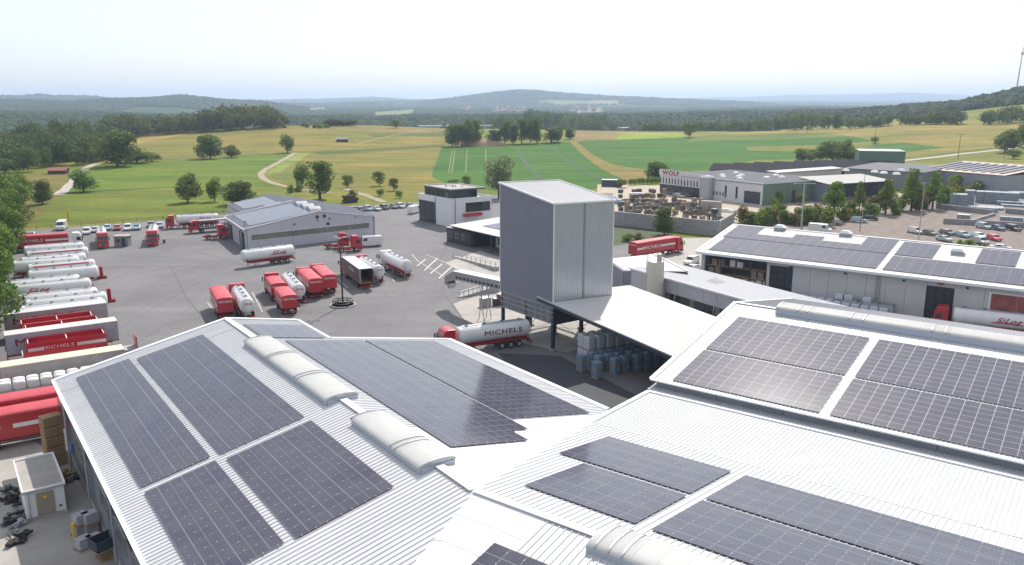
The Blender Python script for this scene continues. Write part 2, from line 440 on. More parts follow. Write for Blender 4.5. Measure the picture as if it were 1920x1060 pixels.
M['dirt'] = mat('dry_dirt_track', (0.32, 0.27, 0.17), 0.95, noise=0.3, scale=0.5)
M['tramline'] = mat('tramline_soil', (0.05, 0.09, 0.03), 0.95, noise=0.3, scale=0.5)
M['tramlight'] = mat('worn_crop_track', (0.17, 0.20, 0.08), 0.95, noise=0.3, scale=0.5)
M['ditch'] = mat('ditch_grass', (0.06, 0.085, 0.03), 0.95, noise=0.4, scale=0.4)
strip('path', [(186, 307), (166, 312), (152, 324), (136, 343), (110, 366)], 4.0, M['path'])
strip('path', [(553, 287), (525, 304), (498, 318), (487, 327), (495, 338), (520, 347), (565, 356), (620, 362)], 3.2, M['dirt'])
strip('path', [(1990, 268), (1920, 275), (1880, 281), (1800, 289), (1700, 301), (1640, 311)], 5.0, M['path'])
strip('path', [(670, 270), (760, 250), (800, 246)], 1.6, M['dirt'])
strip('path', [(640, 352), (700, 372), (720, 380)], 3.0, M['dirt'])
for a in ([(110, 364), (175, 359), (328, 351), (430, 352)], [(280, 301), (365, 297), (550, 285.5)], [(585, 285), (700, 280.5), (832, 272)],
          [(690, 251), (835, 246)], [(1085, 265), (1300, 257.5), (1500, 249.5)], [(1650, 300), (1700, 295), (1860, 278)]):
    strip('ditch', a, 1.5, M['ditch'])
for a in ([(971, 279), (985, 303), (1016, 336)], [(968.5, 279), (981, 303), (1010, 336)], [(1031, 272), (1055, 297), (1085, 318), (1120, 336)], [(1035, 272), (1060, 296), (1092, 318), (1128, 336)],
          [(1116, 275), (1140, 290), (1185, 310)]):
    strip('tramline', a, 1.1, M['tramline'], 0.1)
for a in ([(848, 283), (841, 325)], [(853, 283), (847, 325)], [(876, 281), (873, 325)], [(911, 280), (911, 330)]):
    strip('tramline', a, 0.55, M['tramlight'], 0.1)

# ------------------------------------------------------------------ paved ground sheets
def sheet(name, pts, z, m, px=True):
    P = [at(p[0], p[1], z) if px and not isinstance(p, Vector) else Vector((p[0], p[1], z)) for p in pts]
    mb = MB(); mb.add([(p.x, p.y, z) for p in P], [tuple(range(len(P)))])
    o = mb.build(name, m)
    if o.data.polygons[0].normal.z < 0: o.data.flip_normals()
    return tag(o, kind='structure')
def asphalt_mat():
    m, nt, b = newmat('worn_asphalt'); N = nt.nodes.new; L = nt.links.new
    geo = N('ShaderNodeNewGeometry')
    n1 = N('ShaderNodeTexNoise'); n1.inputs['Scale'].default_value = 0.055; n1.inputs['Detail'].default_value = 6; n1.inputs['Roughness'].default_value = 0.6
    n2 = N('ShaderNodeTexNoise'); n2.inputs['Scale'].default_value = 1.3; n2.inputs['Detail'].default_value = 8; n2.inputs['Roughness'].default_value = 0.75
    mp = N('ShaderNodeMapping'); mp.inputs['Rotation'].default_value = (0, 0, R(-50)); mp.inputs['Scale'].default_value = (0.02, 0.35, 1)
    n3 = N('ShaderNodeTexNoise'); n3.inputs['Scale'].default_value = 1.0; n3.inputs['Detail'].default_value = 4
    for n in (n1, n2): L(geo.outputs['Position'], n.inputs['Vector'])
    L(geo.outputs['Position'], mp.inputs['Vector']); L(mp.outputs[0], n3.inputs['Vector'])
    cr = N('ShaderNodeValToRGB'); e = cr.color_ramp.elements
    e[0].position = 0.36; e[0].color = (0.140, 0.137, 0.142, 1); e[1].position = 0.62; e[1].color = (0.180, 0.173, 0.174, 1)
    L(n1.outputs['Fac'], cr.inputs[0])
    def rng(src, lo, hi):
        r = N('ShaderNodeMapRange'); r.inputs['From Min'].default_value = 0.3; r.inputs['From Max'].default_value = 0.7
        r.inputs['To Min'].default_value = lo; r.inputs['To Max'].default_value = hi; L(src, r.inputs['Value']); return r.outputs[0]
    q = N('ShaderNodeMath'); q.operation = 'MULTIPLY'; L(rng(n2.outputs['Fac'], 0.86, 1.14), q.inputs[0]); L(rng(n3.outputs['Fac'], 0.94, 1.06), q.inputs[1])
    # tar seams and patches: voronoi cell tint and dark crack lines
    vo = N('ShaderNodeTexVoronoi'); vo.inputs['Scale'].default_value = 0.045; L(geo.outputs['Position'], vo.inputs['Vector'])
    vr = N('ShaderNodeSeparateColor'); L(vo.outputs['Color'], vr.inputs[0])
    q2 = N('ShaderNodeMath'); q2.operation = 'MULTIPLY'; L(q.outputs[0], q2.inputs[0])
    r4 = N('ShaderNodeMapRange'); r4.inputs['To Min'].default_value = 0.95; r4.inputs['To Max'].default_value = 1.05; L(vr.outputs[0], r4.inputs['Value']); L(r4.outputs[0], q2.inputs[1])
    st = N('ShaderNodeTexNoise'); st.inputs['Scale'].default_value = 0.28; st.inputs['Detail'].default_value = 3; st.inputs['Distortion'].default_value = 1.5; L(geo.outputs['Position'], st.inputs['Vector'])
    r5 = N('ShaderNodeMapRange'); r5.inputs['From Min'].default_value = 0.62; r5.inputs['From Max'].default_value = 0.74; r5.inputs['To Min'].default_value = 1.0; r5.inputs['To Max'].default_value = 0.80; L(st.outputs['Fac'], r5.inputs['Value'])
    mp2 = N('ShaderNodeMapping'); mp2.inputs['Rotation'].default_value = (0, 0, R(-28)); mp2.inputs['Scale'].default_value = (1.1, 0.012, 1); L(geo.outputs['Position'], mp2.inputs['Vector'])
    ty = N('ShaderNodeTexNoise'); ty.inputs['Scale'].default_value = 1.0; ty.inputs['Detail'].default_value = 5; ty.inputs['Distortion'].default_value = 0.6; L(mp2.outputs[0], ty.inputs['Vector'])
    r6 = N('ShaderNodeMapRange'); r6.inputs['From Min'].default_value = 0.55; r6.inputs['From Max'].default_value = 0.72; r6.inputs['To Min'].default_value = 1.0; r6.inputs['To Max'].default_value = 0.86; L(ty.outputs['Fac'], r6.inputs['Value'])
    q3 = N('ShaderNodeMath'); q3.operation = 'MULTIPLY'; L(r5.outputs[0], q3.inputs[0]); L(r6.outputs[0], q3.inputs[1])
    q4 = N('ShaderNodeMath'); q4.operation = 'MULTIPLY'; L(q2.outputs[0], q4.inputs[0]); L(q3.outputs[0], q4.inputs[1]); q2 = q4
    s = N('ShaderNodeVectorMath'); s.operation = 'SCALE'; L(cr.outputs[0], s.inputs[0]); L(q2.outputs[0], s.inputs['Scale'])
    L(s.outputs[0], b.inputs['Base Color']); b.inputs['Roughness'].default_value = 0.85
    b.inputs['Specular IOR Level'].default_value = 0.3
    bp = N('ShaderNodeBump'); bp.inputs['Strength'].default_value = 0.25; bp.inputs['Distance'].default_value = 0.02
    L(n2.outputs['Fac'], bp.inputs['Height']); L(bp.outputs[0], b.inputs['Normal'])
    return m
M['asphalt'] = asphalt_mat()
M['gravel'] = mat('brown_gravel', (0.215, 0.175, 0.145), 0.95, noise=0.4, scale=0.35, bump=0.3)
M['beige'] = mat('beige_gravel', (0.42, 0.35, 0.27), 0.95, noise=0.25, scale=0.4, bump=0.3)
M['paleslab'] = mat('pale_concrete_paving', (0.37, 0.345, 0.31), 0.9, noise=0.2, scale=0.3, bump=0.15)
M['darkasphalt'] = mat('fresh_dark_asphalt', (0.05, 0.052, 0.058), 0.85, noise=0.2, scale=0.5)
M['seam'] = mat('tar_seam', (0.07, 0.07, 0.075), 0.8, noise=0.3, scale=1)
M['paint'] = mat('white_road_paint', (0.62, 0.60, 0.56), 0.7, noise=0.25, scale=2)
sheet('yard_pavement', [(42, 433), (306, 413), (420, 402), (600, 388), (712, 384), (790, 379), (880, 368), (1000, 362), (1150, 362), (1150, 450), (1260, 446), (1330, 452), (1420, 446), (1920, 500),
      Vector((140, 20, 0)), Vector((140, -60, 0)), Vector((-120, -60, 0)), Vector((-120, 60, 0)), (-120, 640), (-30, 540), (20, 470)], 0.016, M['asphalt'])
sheet('storage_yard_ground', [(1120, 346), (1240, 338), (1540, 350), (1800, 345), (1760, 372), (1500, 405), (1370, 420), (1150, 425), (1120, 380)], 0.008, M['beige'])
sheet('car_park_ground', [(1372, 424), (1480, 412), (1600, 395), (1765, 352), (1960, 340), (2150, 350), (2150, 560), (1920, 520)], 0.020, M['gravel'])
sheet('grass_verge', [(1150, 418), (1255, 434), (1262, 446), (1205, 452), (1150, 462)], 0.022, M['ditch'])
sheet('concrete_apron', [(1262, 446), (1350, 446), (1376, 440), (1420, 446), (1320, 500), (1250, 520), (1180, 500), (1230, 468)], 0.024, M['paleslab'])
sheet('concrete_apron', [(850, 570), (935, 540), (1010, 545), (1180, 640), (1060, 660), (960, 640), (870, 600)], 0.026, M['paleslab'])
sheet('concrete_apron', [(835, 493), (900, 470), (960, 490), (960, 530), (900, 530)], 0.026, M['paleslab'])
sheet('concrete_apron', [(-260, 838), (60, 826), (128, 862), (190, 975), (250, 1100), (-400, 1100)], 0.030, M['paleslab'])
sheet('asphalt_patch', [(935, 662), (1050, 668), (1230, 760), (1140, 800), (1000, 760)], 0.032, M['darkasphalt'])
# ------------------------------------------------------------------ factory halls with solar roofs
K = 34.0 / 30.0
class Frame:
    def __init__(s, ox, oy, ang):
        s.o = Vector((ox, oy, 0)); s.t = dirv(ang); s.q = dirv(ang + 90)
    def P(s, t, q, z=0.0):
        p = s.o + s.t * t + s.q * q; return Vector((p.x, p.y, z))
RX, RY = -2.0055 * K, 39.5005 * K
FA = Frame(RX, RY, -36)            # t runs along the left ridge, q to the right
FB = Frame(RX, RY, 127)            # t runs along the right ridges, q towards the camera
ZR = 9.7 * K
zAL = lambda t, q: ZR + 0.212 * q
zAR = lambda t, q: ZR - 0.183 * q
zBN = lambda t, q: ZR + 0.167 * q
zBS = lambda t, q: ZR - 0.167 * q
zC = lambda t, q: 6.6 * K + 0.033 * (q + 18.46 * K)
zS = lambda t, q: 6.31 * K - 0.055 * (q + 27.6 * K)
zD = lambda t, q: 7.05 * K - 0.17 * (q + 28.6 * K)
zDB = lambda t, q: 10.144 * K + 0.174 * (q + 46.8 * K)

def clip_line(poly, t):
    """q intervals of a polygon on the line t = const"""
    xs = []
    n = len(poly)
    for i in range(n):
        (a, b), (c, d) = poly[i], poly[(i + 1) % n]
        if (a <= t < c) or (c <= t < a): xs.append(b + (d - b) * (t - a) / (c - a))
    xs.sort(); return list(zip(xs[::2], xs[1::2]))
def roof(parent, fr, poly, zf, m, spacing=0.42, thick=0.14, ribs=True, rh=0.062, rw=0.085, name='roof_sheet', scale=K):
    poly = [(a * scale, b * scale) for a, b in poly]
    mb = MB(); top = [fr.P(t, q, zf(t, q)) for t, q in poly]; n = len(top)
    bot = [p - Vector((0, 0, thick)) for p in top]
    mb.add(top + bot, [tuple(range(n)), tuple(range(n, 2 * n))[::-1]] + [(i, (i + 1) % n, n + (i + 1) % n, n + i) for i in range(n)])
    o = mb.build(name, m, parent)
    bm_fix(o)
    if ribs:
        rb = MB(); t0 = min(p[0] for p in poly); t1 = max(p[0] for p in poly); t = t0 + spacing / 2
        while t < t1:
            for q0, q1 in clip_line(poly, t):
                if q1 - q0 < 0.3: continue
                a = fr.P(t - rw / 2, q0, zf(t, q0) - 0.005); b = fr.P(t - rw / 2, q1, zf(t, q1) - 0.005)
                w = fr.t * rw; u = fr.t * rw * 0.25; h = Vector((0, 0, rh))
                rb.add([a, a + w, a + w - u + h, a + u + h, b, b + w, b + w - u + h, b + u + h],
                       [(0, 1, 2, 3), (7, 6, 5, 4), (1, 5, 6, 2), (2, 6, 7, 3), (3, 7, 4, 0)])
            t += spacing
        r = rb.build('roof_ribs', m, parent); r['kind'] = 'stuff'
    return o
def bm_fix(o):
    import bmesh
    bm = bmesh.new(); bm.from_mesh(o.data); bmesh.ops.recalc_face_normals(bm, faces=bm.faces); bm.to_mesh(o.data); bm.free()
def bar(parent, name, a, b, w, h, m, up=0.0):
    """a straight flashing, gutter or rail of width w and height h from a to b"""
    a = Vector(a); b = Vector(b); d = (b - a).normalized(); s = Vector((d.y, -d.x, 0)).normalized() * w; n = s.cross(d).normalized() * h
    if n.z < 0: n = -n
    mb = MB(); mb.obox(a - s / 2 + Vector((0, 0, up)), b - a, s, n); o = mb.build(name, m, parent); bm_fix(o); return o
def wall_run(parent, a, b, z0, za, zb, thick, m, npan=1, gap=0.05, plinth=0.5, name='wall_panel', pm=None):
    """a wall from a to b cut in panels with open joints, top sloping from za to zb"""
    a = Vector((a[0], a[1], 0)); b = Vector((b[0], b[1], 0)); d = b - a; L_ = d.length; d.normalize(); nrm = Vector((d.y, -d.x, 0)) * thick
    if plinth:
        mb = MB(); mb.obox(a + Vector((0, 0, z0)) - nrm * 0.15, d * L_, nrm * 1.3, (0, 0, plinth)); bm_fix(mb.build('plinth', M['concrete'], parent))
    for i in range(npan):
        s0 = L_ * i / npan + gap / 2; s1 = L_ * (i + 1) / npan - gap / 2
        t0 = za + (zb - za) * s0 / L_; t1 = za + (zb - za) * s1 / L_
        p = a + d * s0; r = a + d * s1; zz = z0 + plinth
        mb = MB(); mb.add([(p.x, p.y, zz), (r.x, r.y, zz), (r.x + nrm.x, r.y + nrm.y, zz), (p.x + nrm.x, p.y + nrm.y, zz),
                (p.x, p.y, t0), (r.x, r.y, t1), (r.x + nrm.x, r.y + nrm.y, t1), (p.x + nrm.x, p.y + nrm.y, t0)],
               [(0,3,2,1),(4,5,6,7),(0,1,5,4),(1,2,6,5),(2,3,7,6),(3,0,4,7)])
        bm_fix(mb.build(name, pm[i % len(pm)] if pm else m, parent))

# --- solar panels
def panel_material(lcol=0.28, nm='solar_cell_glass'):
    m, nt, b = newmat(nm); N = nt.nodes.new; L = nt.links.new
    tc = N('ShaderNodeTexCoord'); sx = N('ShaderNodeSeparateXYZ'); L(tc.outputs['Object'], sx.inputs[0])
    def line(src, n, w, off=0.0):
        a = N('ShaderNodeMath'); a.operation = 'MULTIPLY_ADD'; L(src, a.inputs[0]); a.inputs[1].default_value = n; a.inputs[2].default_value = off
        f = N('ShaderNodeMath'); f.operation = 'FRACT'; L(a.outputs[0], f.inputs[0])
        c = N('ShaderNodeMath'); c.operation = 'COMPARE'; L(f.outputs[0], c.inputs[0]); c.inputs[1].default_value = 0.5; c.inputs[2].default_value = w; return c.outputs[0]
    lx = line(sx.outputs['X'], 5.4, 0.03); ly = line(sx.outputs['Y'], 5.8, 0.025)
    mid = N('ShaderNodeMath'); mid.operation = 'COMPARE'; L(sx.outputs['Y'], mid.inputs[0]); mid.inputs[1].default_value = 0; mid.inputs[2].default_value = 0.016
    mxx = N('ShaderNodeMath'); mxx.operation = 'MAXIMUM'; L(lx, mxx.inputs[0]); L(ly, mxx.inputs[1])
    m2 = N('ShaderNodeMath'); m2.operation = 'MULTIPLY'; L(mxx.outputs[0], m2.inputs[0]); m2.inputs[1].default_value = 0.35
    m3 = N('ShaderNodeMath'); m3.operation = 'MAXIMUM'; L(m2.outputs[0], m3.inputs[0]); L(mid.outputs[0], m3.inputs[1])
    oi = N('ShaderNodeObjectInfo')
    cr = N('ShaderNodeValToRGB'); e = cr.color_ramp.elements
    e[0].position = 0.0; e[0].color = (0.036, 0.036, 0.064, 1); e[1].position = 0.9; e[1].color = (0.046, 0.044, 0.070, 1)
    k = cr.color_ramp.elements.new(0.4); k.color = (0.046, 0.045, 0.068, 1)
    k = cr.color_ramp.elements.new(0.97); k.color = (0.044, 0.046, 0.078, 1)
    L(oi.outputs['Random'], cr.inputs[0])
    geo = N('ShaderNodeNewGeometry'); nz = N('ShaderNodeTexNoise'); nz.inputs['Scale'].default_value = 0.5; nz.inputs['Detail'].default_value = 6
    L(geo.outputs['Position'], nz.inputs['Vector'])
    dust = N('ShaderNodeMapRange'); dust.inputs['From Min'].default_value = 0.3; dust.inputs['From Max'].default_value = 0.75; dust.inputs['To Min'].default_value = 0.0; dust.inputs['To Max'].default_value = 0.16
    L(nz.outputs['Fac'], dust.inputs['Value'])
    md = N('ShaderNodeMix'); md.data_type = 'RGBA'; L(dust.outputs[0], md.inputs['Factor']); L(cr.outputs[0], md.inputs[6]); md.inputs[7].default_value = (0.22, 0.20, 0.20, 1)
    mx = N('ShaderNodeMix'); mx.data_type = 'RGBA'; L(m3.outputs[0], mx.inputs['Factor']); L(md.outputs[2], mx.inputs[6]); mx.inputs[7].default_value = (lcol, lcol, lcol * 1.07, 1)
    L(mx.outputs[2], b.inputs['Base Color']); b.inputs['Roughness'].default_value = 0.13; b.inputs['Specular IOR Level'].default_value = 0.55
    return m
M['pv'] = panel_material(); M['pv2'] = panel_material(0.42, 'solar_cell_glass_pale_grid')
M['pvframe'] = mat('panel_frame_aluminium', (0.20, 0.20, 0.23), 0.6, 0.1)
M['rail'] = mat('aluminium_rail', (0.45, 0.46, 0.48), 0.4, 0.6)
M['pvframe2'] = mat('silver_panel_frame', (0.42, 0.42, 0.45), 0.6, 0.1)
def pv_mesh(w, h, frame=None):
    mb = MB(); f = 0.018; t = 0.035
    x, y = w / 2, h / 2
    mb.box(-x, x, -y, y, -t, 0, 0)
    mb.add([(-x + f, -y + f, 0.004), (x - f, -y + f, 0.004), (x - f, y - f, 0.004), (-x + f, y - f, 0.004)], [(0, 1, 2, 3)], 1)
    o = mb.build('solar_panel', [frame or M['pvframe'], M['pv2'] if frame else M['pv']]); me = o.data
    bpy.data.objects.remove(o); return me
def solar_array(fr, zf, t0, t1, q0, q1, nt, nq, label, skip=None, scale=K, group='solar arrays on the white roofs', lift=0.13, clamps=True, frame=None):
    t0 *= scale; t1 *= scale; q0 *= scale; q1 *= scale
    P00 = fr.P(t0, q0, zf(t0, q0)); P10 = fr.P(t1, q0, zf(t1, q0)); P01 = fr.P(t0, q1, zf(t0, q1))
    ex = (P10 - P00); ey = (P01 - P00); lx, ly = ex.length, ey.length; ex.normalize(); ey.normalize(); ez = ex.cross(ey)
    if ez.z < 0: ex = -ex; P00 = P10; ez = -ez; flip = True
    else: flip = False
    root = empty('solar_array', label=label, cat='solar array', group=group)
    mw = Matrix((ex, ey, ez)).transposed().to_4x4(); mw.translation = P00 + ez * lift
    root.matrix_world = mw
    px, py = lx / nt, ly / nq
    me = pv_mesh(px - 0.012, py - 0.012, frame)
    cl = MB()
    for i in range(nt):
        for j in range(nq):
            ii = nt - 1 - i if flip else i
            if skip and skip(ii, j): continue
            o = link('solar_panel', me, root); o.location = ((i + 0.5) * px, (j + 0.5) * py, 0)
            if clamps:
                for s in (0.22, 0.78):
                    cx, cy = (i + 1) * px, (j + s) * py
                    cl.box(cx - 0.028, cx + 0.028, cy - 0.04, cy + 0.04, 0.0, 0.022)
    if clamps:
        c = cl.build('panel_clamps', M['pvframe2'], root); c['kind'] = 'stuff'
    rails = []
    for j in range(nq):
        for s in (0.22, 0.78):
            rail = MB(); y = (j + s) * py
            cols = [i for i in range(nt) if not (skip and skip(nt - 1 - i if flip else i, j))]
            if not cols: continue
            a = min(cols) * px - 0.12; b = (max(cols) + 1) * px + 0.12
            rail.box(a, b, y - 0.02, y + 0.02, -0.09, -0.037); rail.build('mounting_rail', M['rail'], root)
    return root

# --- barrel skylight along a ridge
M['dome'] = mat('opal_skylight', (0.84, 0.835, 0.82), 0.5, noise=0.05, scale=1.0, spec=0.25)
def translucent(m, fac):
    nt = m.node_tree; b = nt.nodes['Principled BSDF']; tr = nt.nodes.new('ShaderNodeBsdfTranslucent'); tr.inputs['Color'].default_value = (.92, .92, .9, 1)
    mx = nt.nodes.new('ShaderNodeMixShader'); mx.inputs[0].default_value = fac; nt.links.new(b.outputs[0], mx.inputs[1]); nt.links.new(tr.outputs[0], mx.inputs[2]); nt.links.new(mx.outputs[0], nt.nodes['Material Output'].inputs['Surface'])
translucent(M['dome'], 0.6)
M['curb'] = mat('skylight_curb', (0.42, 0.46, 0.52), 0.5)
def barrel(parent, fr, t0, t1, zr, hw, hgt, curb, npan, scale=K, arcs=(), base=0.25, capm=None):
    t0 *= scale; t1 *= scale; n = 9
    sk = MB()
    zb = zr - base
    for s in (-1, 1):
        a = fr.P(t0, s * hw, zb); b = fr.P(t1, s * hw, zb); w = fr.q * (-s * 0.12)
        sk.obox(a, b - a, w, (0, 0, base + curb))
    for t in (t0, t1):
        a = fr.P(t, -hw + 0.125, zb); sk.obox(a, fr.q * (2 * hw - 0.25), fr.t * (0.12 if t == t0 else -0.12), (0, 0, base + curb))
    cu = sk.build('skylight_curb', M['curb'], parent); bm_fix(cu)
    def ring(t, grow=0.0):
        out = []
        for k in range(n + 1):
            a = math.pi * k / n
            out.append(fr.P(t, -math.cos(a) * (hw + 0.03 + grow), zr + curb + math.sin(a) * (hgt + grow)))
        return out
    step = (t1 - t0) / npan
    for i in range(npan):
        mb = MB(); a = t0 + step * i + 0.02 * (1 if step > 0 else -1); b = t0 + step * (i + 1) - 0.02 * (1 if step > 0 else -1)
        mb.loft([ring(a), ring(b)], cap=True); o = mb.build('skylight_pane', M['dome'], parent, smooth=True); bm_fix(o)
    for k in arcs:
        t = t0 + step * k; mb = MB(); mb.loft([ring(t - 0.05, 0.06), ring(t + 0.05, 0.06)], cap=True)
        bm_fix(mb.build('skylight_rib', M['galv'], parent, smooth=True))
    return cu

# ================= left hall (ridge running away to the left) and its right wing
hall = empty('factory_hall', label='large white ribbed foreground hall carrying the dark solar arrays and two short barrel skylights', cat='factory hall')
wr, wm, gm = M['roof_white'], M['membrane'], M['wall_grey']
roof(hall, FA, [(43.6, 0), (43.6, -15.05), (-7.5, -15.05), (0, 0)], zAL, wr)
roof(hall, FA, [(43.6, 0), (35.55, 0), (35.55, 7.05), (43.6, 7.05)], zAR, wr)
roof(hall, FA, [(35.55, 0), (10.3, 0), (10.3, 20.15), (35.55, 20.15)], zAR, wr)
roof(hall, FA, [(10.3, 0), (0, 0), (8.8, 16.39), (10.3, 18.5)], zAR, wm, spacing=1.2, rh=0.012, rw=0.05)
roof(hall, FB, [(0, 0), (30, 0), (30, -18.46), (-3.75, -18.46)], zBN, wr)
roof(hall, FB, [(4.75, 0), (30, 0), (30, 16), (4.75, 16)], zBS, wr)
# smooth valley sheet between the two slopes facing the camera
wedge = MB()
W0 = FB.P(0, 0, ZR); W1 = FB.P(4.75 * K, 0, ZR); W2 = FB.P(4.75 * K, 16 * K, zBS(0, 16 * K)); W3 = FA.P(-7.5 * K, -15.05 * K, zAL(0, -15.05 * K))
dn = Vector((0, 0, 0.14))
wedge.add([W0, W1, W2, W3, W0 - dn, W1 - dn, W2 - dn, W3 - dn], [(0, 2, 1), (0, 3, 2), (4, 5, 6), (4, 6, 7), (0, 1, 5, 4), (1, 2, 6, 5), (2, 3, 7, 6), (3, 0, 4, 7)])
bm_fix(wedge.build('valley_sheet', wm, hall))
for i in range(1, 8):
    f0 = i / 8 * 0.98
    a = W0.lerp(W3, f0) + Vector((0, 0, 0.01)); b = W1.lerp(W2, f0) + Vector((0, 0, 0.01)); c_ = W0.lerp(W2, f0 ) + Vector((0, 0, 0.01))
    bar(hall, 'sheet_joint', a, c_, 0.05, 0.012, wm); bar(hall, 'sheet_joint', c_, b, 0.05, 0.012, wm)
roof(hall, FB, [(-3.75, -18.46), (30, -18.46), (30, -27.6), (-3.75, -27.6)], zC, wr, spacing=0.36)
roof(hall, FB, [(-3.95, -27.75), (30, -27.75), (30, -30.4), (-4.0, -30.4)], zS, wr, spacing=0.30)
# flashings, ridge caps and gutters
def fl(fr, a, b, w=0.35, h=0.09, up=0.03, m=None, name='flashing', scale=K):
    (t0, q0, z0), (t1, q1, z1) = a, b
    return bar(hall, name, fr.P(t0 * scale, q0 * scale, z0), fr.P(t1 * scale, q1 * scale, z1), w, h, m or M['flash'], up)
fl(FA, (43.7, -15.1, zAL(0, -15.1 * K)), (-12, -15.1, zAL(0, -15.1 * K)), 0.3, 0.10, name='gutter', m=M['flash'])
fl(FA, (43.65, -15.1, zAL(0, -15.1 * K)), (43.65, 0, ZR), 0.45, 0.1)
fl(FA, (43.65, 0, ZR), (43.65, 7.1, zAR(0, 7.1 * K)), 0.45, 0.1)
fl(FA, (43.6, 7.1, zAR(0, 7.1 * K)), (35.6, 7.1, zAR(0, 7.1 * K)), 0.3, 0.1, name='gutter')
fl(FA, (35.6, 7.2, zAR(0, 7.2 * K)), (35.6, 20.2, zAR(0, 20.2 * K)), 0.4, 0.1)
fl(FA, (35.6, 20.2, zAR(0, 20.2 * K)), (11.3, 20.2, zAR(0, 20.2 * K)), 0.5, 0.1, name='gutter')
fl(FA, (43.5, 0, ZR), (34.7, 0, ZR), 0.6, 0.06, 0.05, name='ridge_cap')
fl(FA, (16.8, 0, ZR), (13.0, 0, ZR), 0.6, 0.06, 0.05, name='ridge_cap')
fl(FA, (3.7, 0, ZR), (0.1, 0, ZR), 0.6, 0.06, 0.05, name='ridge_cap')
fl(FB, (0, 0, ZR), (7.6, 0, ZR), 0.5, 0.06, 0.05, name='ridge_cap')
fl(FB, (-3.75, -18.46, zC(0, -18.46 * K)), (30, -18.46, zC(0, -18.46 * K)), 0.07, 0.02, 0.055, m=M['rim'], name='valley_joint')
fl(FB, (-3.85, -18.46, zC(0, -18.46 * K)), (-3.85, -27.6, zC(0, -27.6 * K)), 0.4, 0.1)
fl(FB, (-3.85, -27.67, zC(0, -27.6 * K)), (30, -27.67, zC(0, -27.6 * K)), 0.55, 0.1, name='gutter')
fl(FB, (-4.0, -27.9, zS(0, -27.9 * K)), (-4.0, -30.3, zS(0, -30.3 * K)), 0.25, 0.1)
# cross joint on the left slope
fl(FA, (40.0, -15.0, zAL(0, -15.0 * K)), (40.0, -0.4, zAL(0, -0.4 * K)), 0.06, 0.03, 0.045, m=M['rim'], name='sheet_joint')
# walls
aw = lambda t, q: FA.P(t * K, q * K)
bw = lambda t, q: FB.P(t * K, q * K)
wp = [mat('blue_grey_wall_panel', (0.20, 0.23, 0.27), 0.4, 0.3, noise=0.25, scale=0.3), mat('grey_wall_panel', (0.26, 0.27, 0.29), 0.4, 0.3, noise=0.25, scale=0.3)]
wall_run(hall, aw(43.4, -14.7), aw(-12, -14.7), 0, zAL(0, -14.7 * K) - 0.2, zAL(0, -14.7 * K) - 0.2, -0.3, M['wall_grey'], npan=11, gap=0.07, plinth=0.9, pm=wp)
wall_run(hall, aw(43.4, -14.7), aw(43.4, 0), 0, zAL(0, -14.7 * K) - 0.2, ZR - 0.2, 0.3, M['wall_grey'], npan=4, pm=wp)
wall_run(hall, aw(43.4, 0), aw(43.4, 6.8), 0, ZR - 0.2, zAR(0, 6.8 * K) - 0.2, 0.3, M['wall_grey'], npan=2, pm=wp)
wall_run(hall, aw(43.4, 6.8), aw(35.3, 6.8), 0, zAR(0, 6.8 * K) - 0.2, zAR(0, 6.8 * K) - 0.2, 0.3, M['wall_grey'], npan=2, pm=wp)
wall_run(hall, aw(35.3, 6.8), aw(35.3, 19.8), 0, zAR(0, 6.8 * K) - 0.2, zAR(0, 19.8 * K) - 0.2, 0.3, M['wall_grey'], npan=3, pm=wp)
wall_run(hall, aw(35.3, 19.8), aw(11.0, 19.8), 0, zAR(0, 19.8 * K) - 0.2, zAR(0, 19.8 * K) - 0.2, 0.3, M['wall_grey'], npan=6, pm=wp)
wall_run(hall, aw(11.0, 19.8), bw(-3.6, -18.5), 0, zAR(0, 19.8 * K) - 0.2, 6.3 * K, 0.3, M['wall_grey'], npan=1, pm=wp)
wall_run(hall, bw(-3.6, -18.5), bw(-3.6, -27.6), 0, 6.35 * K, 6.1 * K, 0.3, M['wall_grey'], npan=2, pm=wp)
# windows and downpipes on the left wall
for i in range(11):
    t = 43.4 - (55.4 / 11) * (i + 0.5)
    if i % 2 == 0 or i > 4:
        f = MB(); c = aw(t, -14.7); d = FA.t * 1.9; n_ = FA.q * -0.06
        f.obox(c - d + FA.q * -0.33 + Vector((0, 0, 4.6)), d * 2, n_, (0, 0, 1.5)); w = f.build('window', M['rim'], hall); bm_fix(w)
        g = MB(); g.obox(c - d * 0.94 + FA.q * -0.385 + Vector((0, 0, 4.72)), d * 1.88, n_ * 0.5, (0, 0, 1.26)); g2 = g.build('pane', M['glassdim'], w); bm_fix(g2)
for t in (38.2, 28.2, 18.2, 8.1):
    c = aw(t, -14.7) + FA.q * -0.42; mb = MB(); mb.tube((c.x, c.y, 0.2), (c.x, c.y, 7.0), 0.07); mb.build('downpipe', M['galv'], hall, smooth=True)
barrel(hall, FA, 34.55, 16.95, ZR + 0.02, 1.2 * K, 0.30, 0.12, 16, arcs=(0, 5.0, 5.4, 10.6, 11.1, 16))
barrel(hall, FA, 12.85, 3.85, ZR + 0.02, 1.2 * K, 0.30, 0.12, 8, arcs=(0, 4.8, 5.3, 8))
barrel(hall, FB, 7.75, 30, ZR + 0.02, 1.2 * K, 0.30, 0.12, 19, arcs=(0.4, 1.0, 1.6))

